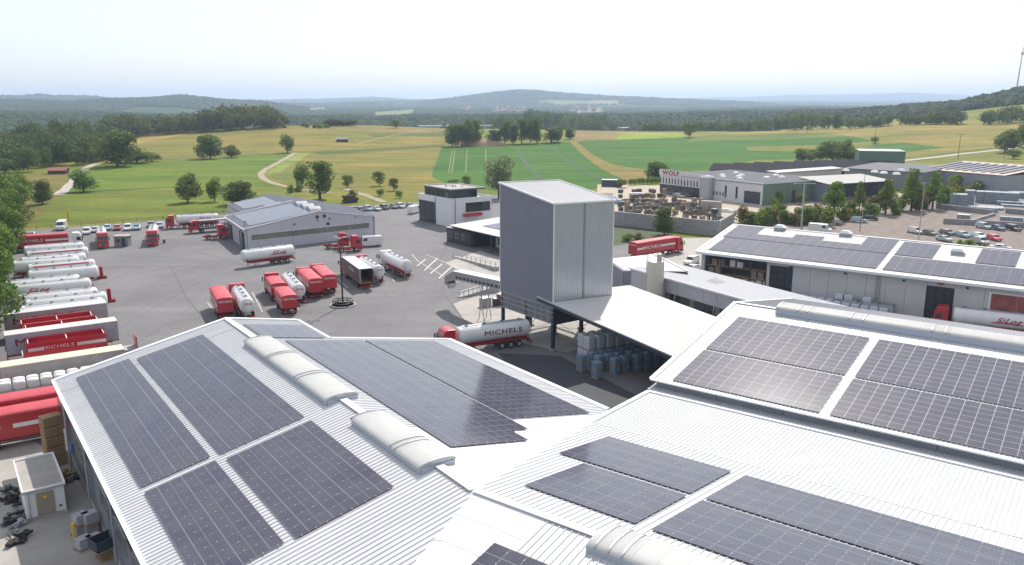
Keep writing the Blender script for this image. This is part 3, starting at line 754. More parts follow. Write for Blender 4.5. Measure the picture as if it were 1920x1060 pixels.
solar_array(FA, zAL, 17.0, 41.95, -13.45, -9.18, 24, 3, 'long narrow solar array nearest the left eave of the foreground roof, beside the trailers')
solar_array(FA, zAL, 16.7, 41.2, -8.65, -2.9, 24, 4, 'long solar array of four rows left of the farther barrel skylight on the foreground roof')
solar_array(FA, zAL, 4.1, 16.1, -13.40, -9.1, 12, 3, 'narrow solar array cut by the lower edge of the photo beside the left eave')
solar_array(FA, zAL, 3.9, 15.7, -8.52, -2.8, 12, 4, 'solar array of four rows left of the nearer barrel skylight')
solar_array(FA, zAR, 6.25, 34.4, 2.35, 9.85, 28, 5, 'shining solar array right of the skylights whose near end is stepped', skip=lambda i, j: j == 4 and i < 2)
solar_array(FA, zAR, 10.6, 34.65, 10.2, 17.7, 24, 5, 'shining solar array along the right eave, above the tanker by the tower')
solar_array(FA, zAR, 35.45, 41.0, 0.75, 6.6, 5, 4, 'smallest solar array at the far tip of the foreground roof')
solar_array(FB, zBN, -0.85, 8.17, -15.7, -9.42, 9, 4, 'short solar array just below the long valley joint, left of the white gap')
solar_array(FB, zBN, 1.3, 8.2, -8.93, -2.75, 7, 4, 'short solar array nearest the valley sheet, below its twin')
solar_array(FB, zBN, 9.15, 26.2, -15.6, -9.35, 17, 4, 'long solar array right of the white gap, upper of the pair at the lower right')
solar_array(FB, zBN, 9.15, 26.2, -8.9, -2.7, 17, 4, 'long solar array right of the white gap, lower of the two at the lower right')
solar_array(FB, zBS, 3.65, 14.8, 2.9, 9.0, 11, 4, 'solar array peeping in at the bottom edge beside the white valley sheet')

rebase(hall, (RX, RY, 0), R(36))

# ================= right hall (higher roof with the long skylight)
hall2 = empty('factory_hall', label='higher white hall at the right with one very long skylight along its ridge', cat='factory hall')
h_save = hall; hall = hall2
roof(hall2, FB, [(-4.1, -28.6), (34, -28.6), (34, -46.8), (-4.1, -46.8)], zD, wr, spacing=0.36)
roof(hall2, FB, [(-4.1, -46.8), (34, -46.8), (34, -65.5), (-4.1, -65.5)], zDB, M['roof_grey'], spacing=0.36)
fl(FB, (-4.15, -28.6, zD(0, -28.6 * K)), (-4.15, -46.8, zD(0, -46.8 * K)), 0.45, 0.1)
fl(FB, (-4.15, -46.8, zD(0, -46.8 * K)), (-4.15, -65.5, zDB(0, -65.5 * K)), 0.45, 0.1)
fl(FB, (-4.15, -28.5, zD(0, -28.5 * K)), (34, -28.5, zD(0, -28.5 * K)), 0.4, 0.12, name='gutter')
fl(FB, (-4.0, -46.8, zD(0, -46.8 * K)), (0.3, -46.8, zD(0, -46.8 * K)), 0.5, 0.06, 0.05, name='ridge_cap')
wall_run(hall2, bw(-3.8, -28.9), bw(34, -28.9), 0, zD(0, -28.9 * K) - 0.2, zD(0, -28.9 * K) - 0.2, -0.25, M['wall_grey'], npan=7)
wall_run(hall2, bw(-3.8, -28.9), bw(-3.8, -46.8), 0, zD(0, -28.9 * K) - 0.2, zD(0, -46.8 * K) - 0.2, 0.25, M['wall_grey'], npan=4)
wall_run(hall2, bw(-3.8, -46.8), bw(-3.8, -65.2), 0, zDB(0, -46.8 * K) - 0.2, zDB(0, -65.2 * K) - 0.2, 0.25, M['wall_grey'], npan=4)
wall_run(hall2, bw(-3.8, -65.2), bw(34, -65.2), 0, zDB(0, -65.2 * K) - 0.2, zDB(0, -65.2 * K) - 0.2, 0.25, M['wall_grey'], npan=7)
F46 = Frame(FB.P(0, -46.8 * K).x, FB.P(0, -46.8 * K).y, 127)
barrel(hall2, F46, 0.4, 33, zD(0, -46.8 * K) + 0.05, 1.3 * K, 0.40, 0.36, 28, arcs=(0.2, 1.8, 2.6, 5.9, 6.9, 11.8, 12.7))
hall = h_save
rebase(hall2, tuple(FB.P(-4 * K, -28.6 * K)), R(53))
solar_array(FB, zD, -2.45, 9.66, -43.5, -35.78, 12, 5, 'pale solar array at the far left corner of the higher right hall', group='solar arrays on the higher hall', clamps=False, frame=M['pvframe2'])
solar_array(FB, zD, -2.45, 9.66, -35.4, -29.1, 12, 4, 'pale solar array along the left part of the eave of the higher right hall', group='solar arrays on the higher hall', clamps=False, frame=M['pvframe2'])
solar_array(FB, zD, 10.43, 24.5, -43.5, -35.78, 14, 5, 'pale solar array under the long skylight, right of the white gap', group='solar arrays on the higher hall', clamps=False, frame=M['pvframe2'])
solar_array(FB, zD, 10.43, 24.5, -35.4, -29.1, 14, 4, 'pale solar array along the eave of the higher hall, right of the white gap', group='solar arrays on the higher hall', clamps=False, frame=M['pvframe2'])
# ------------------------------------------------------------------ tower, canopy and the other buildings
def on_plane(fr, q, u, v):
    """(t, z) of the vertical plane q = const of a frame seen in direction u, v"""
    r = Vector(ray(u, v)); c = Vector((0, 0, CAM_H)); n = fr.q
    k = ((fr.o + n * q - c).dot(n)) / r.dot(n); p = c + r * k
    return (p - fr.o).dot(fr.t), p.z
def fbox(fr, parent, name, m, t0, t1, q0, q1, z0, z1, bevel=0.0):
    mb = MB(); a = fr.P(t0, q0, z0)
    mb.obox(a, fr.t * (t1 - t0), fr.q * (q1 - q0), (0, 0, z1 - z0)); o = mb.build(name, m, parent, bevel=bevel); bm_fix(o); return o
def finish(root, fr, t, q): rebase(root, tuple(fr.P(t, q, 0)), math.atan2(fr.t.y, fr.t.x))

def ribbed_face(parent, fr, t0, t1, q, zb, ztop, m, axis='t', out=-1, spacing=0.32, name='cladding_ribs', rw=0.09, rd=0.05):
    """vertical ribs standing on a wall face; ztop is a function of the running coordinate"""
    mb = MB(); s = t0 + spacing / 2
    while s < t1:
        if axis == 't':
            a = fr.P(s - rw / 2, q, zb); d = fr.t * rw; n = fr.q * (out * rd)
        else:
            a = fr.P(q, s - rw / 2, zb); d = fr.q * rw; n = fr.t * (out * rd)
        h = Vector((0, 0, ztop(s) - zb))
        mb.add([a, a + d, a + d * .75 + n, a + d * .25 + n, a + h, a + d + h, a + d * .75 + n + h, a + d * .25 + n + h], [(0, 1, 2, 3), (7, 6, 5, 4), (1, 5, 6, 2), (2, 6, 7, 3), (3, 7, 4, 0)])
        s += spacing
    o = mb.build(name, m, parent); bm_fix(o); o['kind'] = 'stuff'; return o
FT = Frame(5.0348 * K, 95.12 * K, -36)
TL, TW = 11.13 * K, 9.66 * K
tower = empty('silo_tower', label='tall windowless silver clad tower standing on steel columns in the centre', cat='tower')
ztw = lambda t, q: 18.4 * K + (20.0 - 18.4) * K * t / TL - 0.23 * K * q / TW
zb = 5.6 * K
mb = MB(); c4 = [(0, 0), (TL, 0), (TL, TW), (0, TW)]
mb.prism([(FT.P(t, q).x, FT.P(t, q).y) for t, q in c4], zb, [ztw(t, q) - 0.15 for t, q in c4]); bm_fix(mb.build('cladding', M['wall_silver'], tower))
M['wall_silver_dark'] = mat('shaded_silver_cladding', (0.225, 0.235, 0.285), 0.55, 0.2, noise=0.05, scale=0.4)  # darker copy of the silver cladding, the left face's shade put into its colour
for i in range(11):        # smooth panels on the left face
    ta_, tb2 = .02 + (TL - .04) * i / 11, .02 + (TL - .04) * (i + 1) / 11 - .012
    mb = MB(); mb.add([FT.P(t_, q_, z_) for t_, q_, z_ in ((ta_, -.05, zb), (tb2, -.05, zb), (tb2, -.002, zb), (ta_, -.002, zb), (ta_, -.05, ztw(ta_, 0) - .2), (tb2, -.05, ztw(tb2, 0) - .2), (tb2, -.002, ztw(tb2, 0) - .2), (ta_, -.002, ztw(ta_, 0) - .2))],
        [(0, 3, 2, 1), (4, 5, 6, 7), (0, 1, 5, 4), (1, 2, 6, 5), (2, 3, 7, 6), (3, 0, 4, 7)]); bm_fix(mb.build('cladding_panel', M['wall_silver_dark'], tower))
ribbed_face(tower, FT, 0.15, TW / 2 - 0.15, 0, zb, lambda s: ztw(0, s) - 0.2, M['wall_silver'], 'q', -1)
ribbed_face(tower, FT, TW / 2 + 0.15, TW - 0.1, 0, zb, lambda s: ztw(0, s) - 0.2, M['wall_silver'], 'q', -1)
ribbed_face(tower, FT, 0.15, TW - 0.1, TL, zb, lambda s: ztw(TL, s) - 0.2, M['wall_silver'], 'q', 1)
ribbed_face(tower, FT, 0.15, TL - 0.1, TW, zb, lambda s: ztw(s, TW) - 0.2, M['wall_silver'], 't', 1)
mb = MB(); mb.obox(FT.P(-0.02, TW / 2 - 0.12, zb), FT.t * -0.05, FT.q * 0.24, (0, 0, ztw(0, TW / 2) - zb - .2)); bm_fix(mb.build('joint_profile', M['wall_grey'], tower))
for t, q in c4:
    mb = MB(); a = FT.P(t, q, zb) + FT.t * (-.09 if t == 0 else -.03) + FT.q * (-.09 if q == 0 else -.03); mb.obox(a, FT.t * .12, FT.q * .12, (0, 0, ztw(t, q) - zb - .1)); bm_fix(mb.build('corner_profile', M['flash'], tower))
roof(tower, FT, [(-.15, -.15), (TL + .15, -.15), (TL + .15, TW + .15), (-.15, TW + .15)], ztw, M['roof_grey'], spacing=0.33, rh=0.03, scale=1)
for a, b in (((-.2, -.2), (TL + .2, -.2)), ((-.2, TW + .2), (TL + .2, TW + .2)), ((-.2, -.2), (-.2, TW + .2)), ((TL + .2, -.2), (TL + .2, TW + .2))):
    bar(tower, 'flashing', FT.P(*a, ztw(*a) - .12), FT.P(*b, ztw(*b) - .12), 0.14, 0.24, M['flash'])
# mesh band under the cladding and the columns
zg = 3.45 * K
for k in range(9):
    t0 = TL * k / 9
    mb = MB(); mb.obox(FT.P(t0 + .04, .06, zg), FT.t * (TL / 9 - .08), FT.q * .04, (0, 0, zb - zg)); bm_fix(mb.build('mesh_panel', M['wall_grey'], tower))
for z in (zg, zg + .85, zg + 1.6, zb - .1):
    bar(tower, 'beam', FT.P(0, -.02, z), FT.P(TL, -.02, z), 0.12, 0.14, M['galv'])
ribbed_face(tower, FT, 0.0, TL, 0.05, zg, lambda s: zb, M['galv'], 't', -1, spacing=0.45, name='mesh_bars', rw=0.04, rd=.06)
for z0, z1, a, b in ((zg - .1, zg + .35, (0, TW), (TL, TW)), (zg - .1, zg + .35, (TL, 0), (TL, TW)), (zg - .1, zb, (0, .1), (0, TW))):
    bar(tower, 'edge_beam', FT.P(*a, z0), FT.P(*b, z0), 0.22, z1 - z0, M['darksteel'])
fbox(FT, tower, 'hopper_deck', M['darksteel'], .1, TL - .1, .2, TW - .1, zb - .35, zb - .05)
for t in (0.25, TL / 2, TL - .25):
    for q in (0.25, TW / 2, TW - .25):
        mb = MB()
        for a0, a1, b0, b1 in ((-.22, .22, -.20, -.16), (-.22, .22, .16, .20), (-.03, .03, -.16, .16)):
            mb.obox(FT.P(t + a0, q + b0, 0.03), FT.t * (a1 - a0), FT.q * (b1 - b0), (0, 0, zb - .35))
        bm_fix(mb.build('column', M['darksteel'], tower)); fbox(FT, tower, 'column_foot', M['concrete'], t - .4, t + .4, q - .4, q + .4, 0.03, 0.3)
for (t0, q0), (t1, q1) in (((0.25, TW - .25), (TL / 2, TW - .25)), ((TL / 2, TW - .25), (TL - .25, TW - .25)), ((TL - .25, TW / 2), (TL - .25, TW - .25))):
    mb = MB(); mb.tube(FT.P(t0, q0, .3), FT.P(t1, q1, zg), .06, 6); mb.tube(FT.P(t1, q1, .3), FT.P(t0, q0, zg), .06, 6); mb.build('brace', M['galv'], tower)
finish(tower, FT, 0, 0)

# canopy roof between the tower and the higher hall
can = empty('canopy', label='white ribbed canopy roof sloping from the tower to the higher hall, pallets beneath', cat='canopy')
zcn = lambda t, q: 6.27 * K + 0.080 * t - 0.044 * q
roof(can, FT, [(3.26, -.4), (-28.2, -.4), (-22.7, 17.8), (3.26, 17.8), (3.26, 11.06), (-.1, 11.06), (-.1, -.06), (3.26, -.06)], zcn, M['roof_ivory'], spacing=0.0, ribs=False, scale=1)
mb = MB(); t = -27.5
while t < 3.1:
    q1 = 17.7 if t > -22.7 else -.4 + 18.2 * (t + 28.2) / 5.5
    q0 = 11.1 if t > -.15 else -.35
    if q1 > q0 + .4:
        a = FT.P(t, q0, zcn(t, q0)); b = FT.P(t, q1, zcn(t, q1)); d = FT.t * .09; h = Vector((0, 0, .045))
        mb.add([a, a + d, a + d * .7 + h, a + d * .3 + h, b, b + d, b + d * .7 + h, b + d * .3 + h], [(0, 1, 2, 3), (7, 6, 5, 4), (1, 5, 6, 2), (2, 6, 7, 3), (3, 7, 4, 0)])
    t += .5
o = mb.build('roof_ribs', M['roof_ivory'], can); o['kind'] = 'stuff'
bar(can, 'edge_beam', FT.P(3.2, -.3, zcn(3.2, 0) - .55), FT.P(-28, -.3, zcn(-28, 0) - .55), .2, .42, M['darksteel'])
bar(can, 'edge_beam', FT.P(3.2, 17.6, zcn(3.2, 17.6) - .55), FT.P(-22.5, 17.6, zcn(-22.5, 17.6) - .55), .2, .42, M['darksteel'])
for t in (-5.5, -11, -16.5, -22):
    bar(can, 'rafter', FT.P(t, -.2, zcn(t, 0) - .5), FT.P(t, 17.5, zcn(t, 17.5) - .5), .18, .34, M['darksteel'])
    for q in (8.5, 17.2):
        if q > 15 or t > -20: fbox(FT, can, 'column', M['darksteel'], t - .12, t + .12, q - .12, q + .12, 0.03, zcn(t, q) - .3)
for i in range(8):          # corrugated rear wall under the canopy
    t0 = -22 + i * 2.6; fbox(FT, can, 'rear_wall_panel', M['wall_grey'], t0 + .04, t0 + 2.56, 17.35, 17.45, 0.03, 3.4)
finish(can, FT, 0, 0)

# loading gallery sticking out behind the tower
con = empty('conveyor_gallery', label='covered silver conveyor gallery with a bent chute sticking out behind the tower', cat='conveyor')
ga = lambda t: 7.45 - (t - 12.6) * 0.055
q0, q1 = 1.2, 3.0
def gal(t0, t1, z0a, z0b, h, name, m, qa=q0, qb=q1):
    mb = MB(); A = [FT.P(t0, qa, z0a - h), FT.P(t1, qa, z0b - h), FT.P(t1, qb, z0b - h), FT.P(t0, qb, z0a - h)]; B = [p + Vector((0, 0, h)) for p in A]
    mb.add(A + B, [(0, 3, 2, 1), (4, 5, 6, 7), (0, 1, 5, 4), (1, 2, 6, 5), (2, 3, 7, 6), (3, 0, 4, 7)]); o = mb.build(name, m, con); bm_fix(o); return o
gal(12.6, 28, ga(12.6), ga(28), 1.35, 'gallery_body', M['galv']); gal(12.6, 28.1, ga(12.6) + .1, ga(28.1) + .1, .12, 'gallery_roof', M['flash'], q0 - .1, q1 + .1)
gal(28.0, 31.0, ga(28), 5.1, 1.2, 'chute_hood', M['galv']); gal(28.0, 31.05, ga(28) + .1, 5.2, .1, 'hood_roof', M['flash'], q0 - .1, q1 + .1)
mb = MB(); mb.loft([[FT.P(t, q, z) for t, q in ((a, q0 + b), (a, q1 - b), (c_, q1 - b), (c_, q0 + b))] for a, c_, b, z in ((30.9, 29.6, 0, 4.2), (30.6, 30.0, .5, 3.2))]); bm_fix(mb.build('spout', M['galv'], con))
for k in range(12):
    t = 14.0 + k * 1.15; fbox(FT, con, 'side_opening', M['anthracite'], t, t + .75, q0 - .03, q0 + .02, ga(t) - 1.15, ga(t) - .75)
for t, l in ((19.5, 1.2), (20.5, -1.2)):
    for q in (q0 + .2, q1 - .2):
        mb = MB(); mb.tube(FT.P(t, q, ga(t) - 1.3), FT.P(t + l, q, 0.03), .08, 6); mb.build('support_leg', M['galv'], con)
finish(con, FT, 12.6, 2)

# repair hall (slightly skewed plan)
HX, HY = -62.6, 186.2
FH = Frame(HX, HY, -29)
rep = empty('repair_hall', label='low silver gabled repair hall with three domes and solar arrays, left rear of the yard', cat='hall')
sk = .184; Wd = 34.4 * math.cos(R(10.6)); rq = 18.4
zHL = lambda t, q: 5.2 + .147 * q
zHR = lambda t, q: 7.9 - .160 * (q - rq)
M['roof_lead'] = mat('light_grey_roof_sheet', (0.33, 0.335, 0.37), .5, 0, noise=.06, scale=.3)
roof(rep, FH, [(0, -.3), (26, -.3), (26 + sk * rq, rq), (sk * rq, rq)], zHL, M['roof_lead'], spacing=.5, scale=1)
roof(rep, FH, [(sk * rq, rq), (26 + sk * rq, rq), (26 + sk * Wd, Wd + .3), (sk * Wd, Wd + .3)], zHR, M['roof_lead'], spacing=.5, scale=1)
roof(rep, FH, [(26.3, 5), (53, 5), (53 + sk * rq, rq), (26.3 + sk * rq, rq)], lambda t, q: zHL(t, q) - .75, M['roof_lead'], spacing=.5, scale=1)
roof(rep, FH, [(26.3 + sk * rq, rq), (53 + sk * rq, rq), (48, Wd - 3), (26.3 + sk * Wd, Wd - 3)], lambda t, q: zHR(t, q) - .75, M['roof_lead'], spacing=.5, scale=1)
def hwall(a, b, za, zb_, n, m=None, name='wall_panel', th=.2, plinth=0):
    wall_run(rep, FH.P(*a), FH.P(*b), 0, za, zb_, th, m or M['wall_silver_dark'], npan=n, plinth=plinth, gap=.03, name=name)
M['wall_light'] = mat('light_silver_wall', (0.52, 0.52, 0.55), .5, .1, noise=.05, scale=.4)
q = .3; N_ = 12
for i in range(N_):
    qa = .3 + (Wd - .6) * i / N_; qb = .3 + (Wd - .6) * (i + 1) / N_
    zt = lambda qq: (zHL(0, qq) if qq < rq else zHR(0, qq)) - .17
    if qa < rq < qb:
        hwall((sk * qa + .3, qa), (sk * rq + .3, rq), zt(qa), zt(rq), 1, M['wall_light']); hwall((sk * rq + .3, rq), (sk * qb + .3, qb), zt(rq), zt(qb), 1, M['wall_light'])
    else: hwall((sk * qa + .3, qa), (sk * qb + .3, qb), zt(qa), zt(qb), 1, M['wall_light'])
hwall((.3, .25), (26, .25), 5.0, 5.0, 6, M['wall_light'], th=-.2); hwall((26, 5.2), (52.8, 5.2), 4.9, 4.9, 6, M['wall_light'], th=-.2); hwall((26, .25), (26, 5.3), 5.0, 5.6, 1, M['wall_light'], th=-.2)
hwall((.3 + sk * Wd, Wd), (26 + sk * Wd, Wd), 5.0, 5.0, 6, M['wall_light']); hwall((26 + sk * Wd, Wd - 3.2), (48, Wd - 3.2), 5.0, 5.0, 5, M['wall_light'])
# strip window along the gable front, in panes
M['strip_glass'] = mat('greenish_strip_glazing', (0.20, 0.20, 0.16), .25, 0, noise=.25, scale=.4)
for i in range(16):
    qa = 1.3 + 31.0 * i / 16; qb = qa + 31.0 / 16 - .06
    mb = MB(); a = FH.P(sk * qa + .06, qa, 2.4); mb.obox(a, FH.P(sk * qb + .06, qb, 2.4) - a, FH.t * -.02 + FH.q * 0, (0, 0, 1.35)); bm_fix(mb.build('window_pane', M['strip_glass'], rep))
fr_ = MB(); a = FH.P(sk * 1.2 + .08, 1.2, 2.33)
bar(rep, 'window_sill', FH.P(sk * 1.2 + .02, 1.2, 2.3), FH.P(sk * 32.4 + .02, 32.4, 2.3), .1, .08, M['flash']); bar(rep, 'window_head', FH.P(sk * 1.2 + .02, 1.2, 3.78), FH.P(sk * 32.4 + .02, 32.4, 3.78), .1, .08, M['flash'])
for qv, zv, r_ in ((18.0, 6.55, .42), (19.9, 6.6, .42), (12.0, 5.3, .22), (18.0, 5.75, .18), (21.2, 5.8, .22), (20.8, 4.55, .38), (28.5, 5.6, .15)):
    mb = MB(); p = FH.P(sk * qv + .12, qv, zv); mb.tube(p, p - FH.t * .25, r_, 14); mb.build('vent', M['anthracite'], rep, smooth=True)
# sliding doors on the left side, corner duct
for t0 in (2.5, 6.2, 18, 22): fbox(FH, rep, 'side_door', M['anthracite'], t0, t0 + 2.6, .0, .04, .05, 3.9)
mb = MB(); mb.tube(FH.P(5, .9, 5.0), FH.P(5, .9, 6.7), .35, 10); mb.tube(FH.P(5, -.2, 4.6), FH.P(5, -.2, .1), .25, 8); mb.build('exhaust_duct', M['galv'], rep, smooth=True)
bar(rep, 'gutter', FH.P(0, -.4, 5.0), FH.P(26, -.4, 5.0), .18, .16, M['flash']); bar(rep, 'gutter', FH.P(sk * Wd, Wd + .35, 5.0), FH.P(26 + sk * Wd, Wd + .35, 5.0), .18, .16, M['flash'])
bar(rep, 'flashing', FH.P(-.05, -.3, 5.2), FH.P(sk * rq - .05, rq, 7.93), .25, .1, M['flash']); bar(rep, 'flashing', FH.P(sk * rq - .05, rq, 7.93), FH.P(sk * Wd - .05, Wd + .3, 5.22), .25, .1, M['flash'])
bar(rep, 'flashing', FH.P(26, -.3, 5.2), FH.P(26 + sk * rq, rq, 7.93), .25, .1, M['flash'])
for k, t in enumerate((5.0, 11.0, 17.5)):      # barrel domes across the ridge
    mb = MB(); n = 8
    rings = [[FH.P(t + sk * rq + 1.9 * -math.cos(math.pi * i / n), rq + dq, 7.75 + .85 * math.sin(math.pi * i / n)) for i in range(n + 1)] for dq in (-1.2, 1.6)]
    mb.loft(rings); bm_fix(mb.build('roof_dome', M['dome'], rep, smooth=True))
    mb = MB(); mb.loft([[FH.P(t + sk * rq + 1.96 * -math.cos(math.pi * i / n), rq + dq, 7.75 + .91 * math.sin(math.pi * i / n)) for i in range(n + 1)] for dq in (-1.28, -1.15)]); bm_fix(mb.build('dome_rim', M['curb'], rep, smooth=True))
finish(rep, FH, 0, 0)
solar_array(FH, zHL, 3.2, 24.0, 1.6, 16.6, 18, 8, 'bluish solar array on the near left slope of the repair hall', scale=1, group='solar arrays on the repair hall', clamps=False)
solar_array(FH, lambda t, q: zHL(t, q) - .75, 36.0, 52.0, 6.6, 15.8, 14, 5, 'bluish solar array on the rear slope of the repair hall, near the trees', scale=1, group='solar arrays on the repair hall', clamps=False)
solar_array(FH, lambda t, q: zHL(t, q) - .75, 28.5, 36.0, 11.8, 16.5, 6, 3, 'small solar array on the rear slope of the repair hall, close to the ridge', scale=1, group='solar arrays on the repair hall', clamps=False)

# white office with an anthracite top storey
FO = Frame(-17.0434, 223.2, -36)
off = empty('office_building', label='white cubic office building with an anthracite top storey and a glazed left side', cat='office building')
OL, OW = 18.65, 13.7
for (a, b), nm in ((((0, 0), (8.3, 0)), 'w'), (((0, 0), (0, OW)), 'w'), (((OL, 0), (OL, OW)), 'w'), (((0, OW), (OL, OW)), 'w')):
    pass
fbox(FO, off, 'ground_floors', M['wall_white'], 0, OL, .35, OW, .03, 7.6)
fbox(FO, off, 'white_facade', M['wall_white'], 0, 8.6, 0, .35, .03, 8.1); fbox(FO, off, 'white_facade', M['wall_white'], 8.6, OL, 0, .35, 6.3, 8.1)
for a in ((0, .25, .35, OW), (OL - .25, OL, .35, OW), (.25, OL - .25, OW - .25, OW)): fbox(FO, off, 'parapet', M['wall_white'], *a, 7.6, 8.1)
n = 8
for i in range(n):
    t0 = 8.75 + (OL - .3 - 8.75) * i / n; w_ = (OL - .3 - 8.75) / n
    for z0, z1 in ((.35, 3.1), (3.45, 6.25)):
        f = fbox(FO, off, 'window_frame', M['anthracite'], t0 + .03, t0 + w_ - .03, .10, .30, z0, z1)
        g = fbox(FO, f, 'pane', M['glass'] if (i + int(z0)) % 3 else M['glassdim'], t0 + .16, t0 + w_ - .16, .06, .11, z0 + .15, z1 - .15)
fbox(FO, off, 'facade_band', M['anthracite'], 8.62, OL - .05, .12, .34, 3.12, 3.43); fbox(FO, off, 'facade_base', M['anthracite'], 8.62, OL - .05, .12, .34, .03, .33)
ta, za_ = on_plane(Frame(FO.o.x, FO.o.y, 54), 0, 869, 388); tb, zb_ = on_plane(Frame(FO.o.x, FO.o.y, 54), 0, 919, 382)
w0, w1 = 4.8, OW - .5
fbox(FO, off, 'window_reveal', M['anthracite'], -.02, .02, w0, w1, 3.9, 6.6)
for i in range(6):
    q0_ = w0 + .1 + (w1 - w0 - .2) * i / 6; fbox(FO, off, 'window_pane', M['glass'] if i < 4 else M['glassdim'], -.05, -.02, q0_ + .04, q0_ + (w1 - w0 - .2) / 6 - .04, 4.0, 6.5)
fbox(FO, off, 'red_awning', M['red'], -1.6, -.03, 3.9, 9.5, 2.9, 3.7)
mb = MB(); mb.tube(FO.P(-.1, 1.3, .1), FO.P(-.1, 1.3, 8.0), .07, 6); mb.tube(FO.P(8.5, -.1, 7.9), FO.P(8.5, -.1, .1), .07, 6); mb.build('downpipe', M['anthracite'], off)
fbox(FO, off, 'top_storey', M['anthracite'], .35, 15.3, .40, 9.0, 7.62, 10.2)
fbox(FO, off, 'roof_slab', M['anthracite'], .25, 15.4, .30, 11.6, 10.2, 10.45)
fbox(FO, off, 'roof_gravel', M['paleslab'], .6, 15.0, .65, 11.2, 10.451, 10.50)
for a in ((.25, .55, .30, 11.6), (15.1, 15.4, .30, 11.6), (.55, 15.1, .30, .6), (.55, 15.1, 11.3, 11.6)): fbox(FO, off, 'roof_kerb', M['galv'], *a, 10.45, 10.75)
for t0 in (2, 4.6, 7.2, 9.8, 12.4):
    fbox(FO, off, 'window_pane', M['glass'], t0, t0 + 1.5, .34, .39, 8.2, 9.9)
fbox(FO, off, 'terrace_window', M['glass'], .30, .34, 5.6, 8.6, 8.2, 9.9)
for t0, q0_, h in ((7, 5, .7), (8, 6.5, .5), (9.5, 4.2, .9), (6, 7.5, .4)):
    mb = MB(); mb.tube(FO.P(t0, q0_, 10.5), FO.P(t0, q0_, 10.5 + h), .22, 8); mb.build('roof_vent', M['galv'], off)
fbox(FO, off, 'rooflight', M['dome'], 11.0, 12.6, 6.0, 8.0, 10.5, 10.85)
finish(off, FO, 0, 0)

# low dark building with a wide white roof behind the tower
pL = at(838, 452.5); FLo = Frame(pL.x, pL.y, 144)
low = empty('weighing_office', label='low anthracite building with pale round corner roof and wide light roof behind the tower', cat='building')
fbox(FLo, low, 'wall_block', M['anthracite'], 0, 11, -5, 0, .03, 3.5)
for i in range(10):
    t0 = .05 + i * 1.1; fbox(FLo, low, 'wall_panel', M['anthracite'], t0, t0 + 1.04, 0, .05, .05, 3.45)
fbox(FLo, low, 'corner_roof', M['roof_ivory'], -.2, 3.4, -5.2, .2, 3.5, 3.72, bevel=.1)
for t0 in (1.0, 4.2, 7.0):
    f = fbox(FLo, low, 'window_frame', M['galv'], t0, t0 + 1.5, .05, .09, 1.3, 2.7); fbox(FLo, f, 'pane', M['glassdim'], t0 + .1, t0 + 1.4, .09, .12, 1.4, 2.6)
fbox(FLo, low, 'white_wall', M['wall_cream'], 14.5, 30, -5.2, -5, .03, 3.9); fbox(FLo, low, 'dark_wall', M['anthracite'], 11, 14.5, -5.2, -5, .03, 3.9)
for t0 in (15.5, 18.3, 21):
    f = fbox(FLo, low, 'window_frame', M['anthracite'], t0, t0 + 2.0, -4.99, -4.95, .8, 3.2); fbox(FLo, f, 'pane', M['glassdim'], t0 + .1, t0 + 1.9, -4.95, -4.92, .9, 3.1)
zlo = lambda t, q: 4.35 - .05 * q
roof(low, FLo, [(1.6, .6), (32, .6), (32, -15.5), (1.6, -15.5)], zlo, M['roof_ivory'], spacing=.6, scale=1, rh=.03)
bar(low, 'roof_edge', FLo.P(1.6, .62, 4.12), FLo.P(32, .62, 4.12), .14, .26, M['anthracite'])
for t0 in (12, 20, 28):
    fbox(FLo, low, 'post', M['darksteel'], t0, t0 + .2, .1, .3, .03, 4.1)
fbox(FLo, low, 'back_wall', M['wall_cream'], 2, 32, -15.2, -15, .03, 4.9)
finish(low, FLo, 0, 0)
solar_array(FLo, zlo, 9.5, 24, -10.5, -4.6, 12, 3, 'solar array on the light roof just left of the silver tower', scale=1, group='solar arrays by the office', clamps=False)

# warehouse with the ivory roof beside the car park
EX, EY = 30.08 * K, 128.36 * K
FE = Frame(EX, EY, 127)
war = empty('warehouse', label='long warehouse with an ivory roof full of solar arrays, beside the car park', cat='warehouse')
zE = lambda t, q: 6.5 * K - .163 * q
zEB = lambda t, q: zE(0, -15.75 * K) + .163 * (q + 15.75 * K)
EL = 56 * K
roof(war, FE, [(0, 0), (56, 0), (56, -15.75), (0, -15.75)], zE, M['roof_ivory'], spacing=.45)
roof(war, FE, [(0, -15.75), (56, -15.75), (56, -31.5), (0, -31.5)], zEB, M['roof_ivory'], spacing=.45)
bar(war, 'gutter', FE.P(0, .1, 6.5 * K - .35), FE.P(EL, .1, 6.5 * K - .35), .3, .42, M['flash']); bar(war, 'flashing', FE.P(-.1, 0, 6.5 * K), FE.P(-.1, -15.75 * K, zE(0, -15.75 * K)), .4, .15, M['flash'])
bar(war, 'ridge_cap', FE.P(0, -15.75 * K, zE(0, -15.75 * K) + .02), FE.P(EL, -15.75 * K, zE(0, -15.75 * K) + .02), .6, .08, M['flash'])
qw = -1.0
rackA = on_plane(FE, qw, 1322, 480)[0]; rackB = on_plane(FE, qw, 1438, 500)[0]
d1a, d1z = on_plane(FE, qw, 1444, 497); d1b = on_plane(FE, qw, 1487, 505)[0]
d2a, d2z = on_plane(FE, qw, 1738, 535); d2b = on_plane(FE, qw, 1790, 542)[0]
ba, bz = on_plane(FE, qw, 1860, 548)
zt_ = 6.5 * K - .1
def ewall(t0, t1, z0=.03, z1=zt_, n=1):
    for i in range(n):
        a = t0 + (t1 - t0) * i / n; b = t0 + (t1 - t0) * (i + 1) / n
        fbox(FE, war, 'wall_panel', M['wall_cream'], a + .02, b - .02, qw - .2, qw, z0, z1)
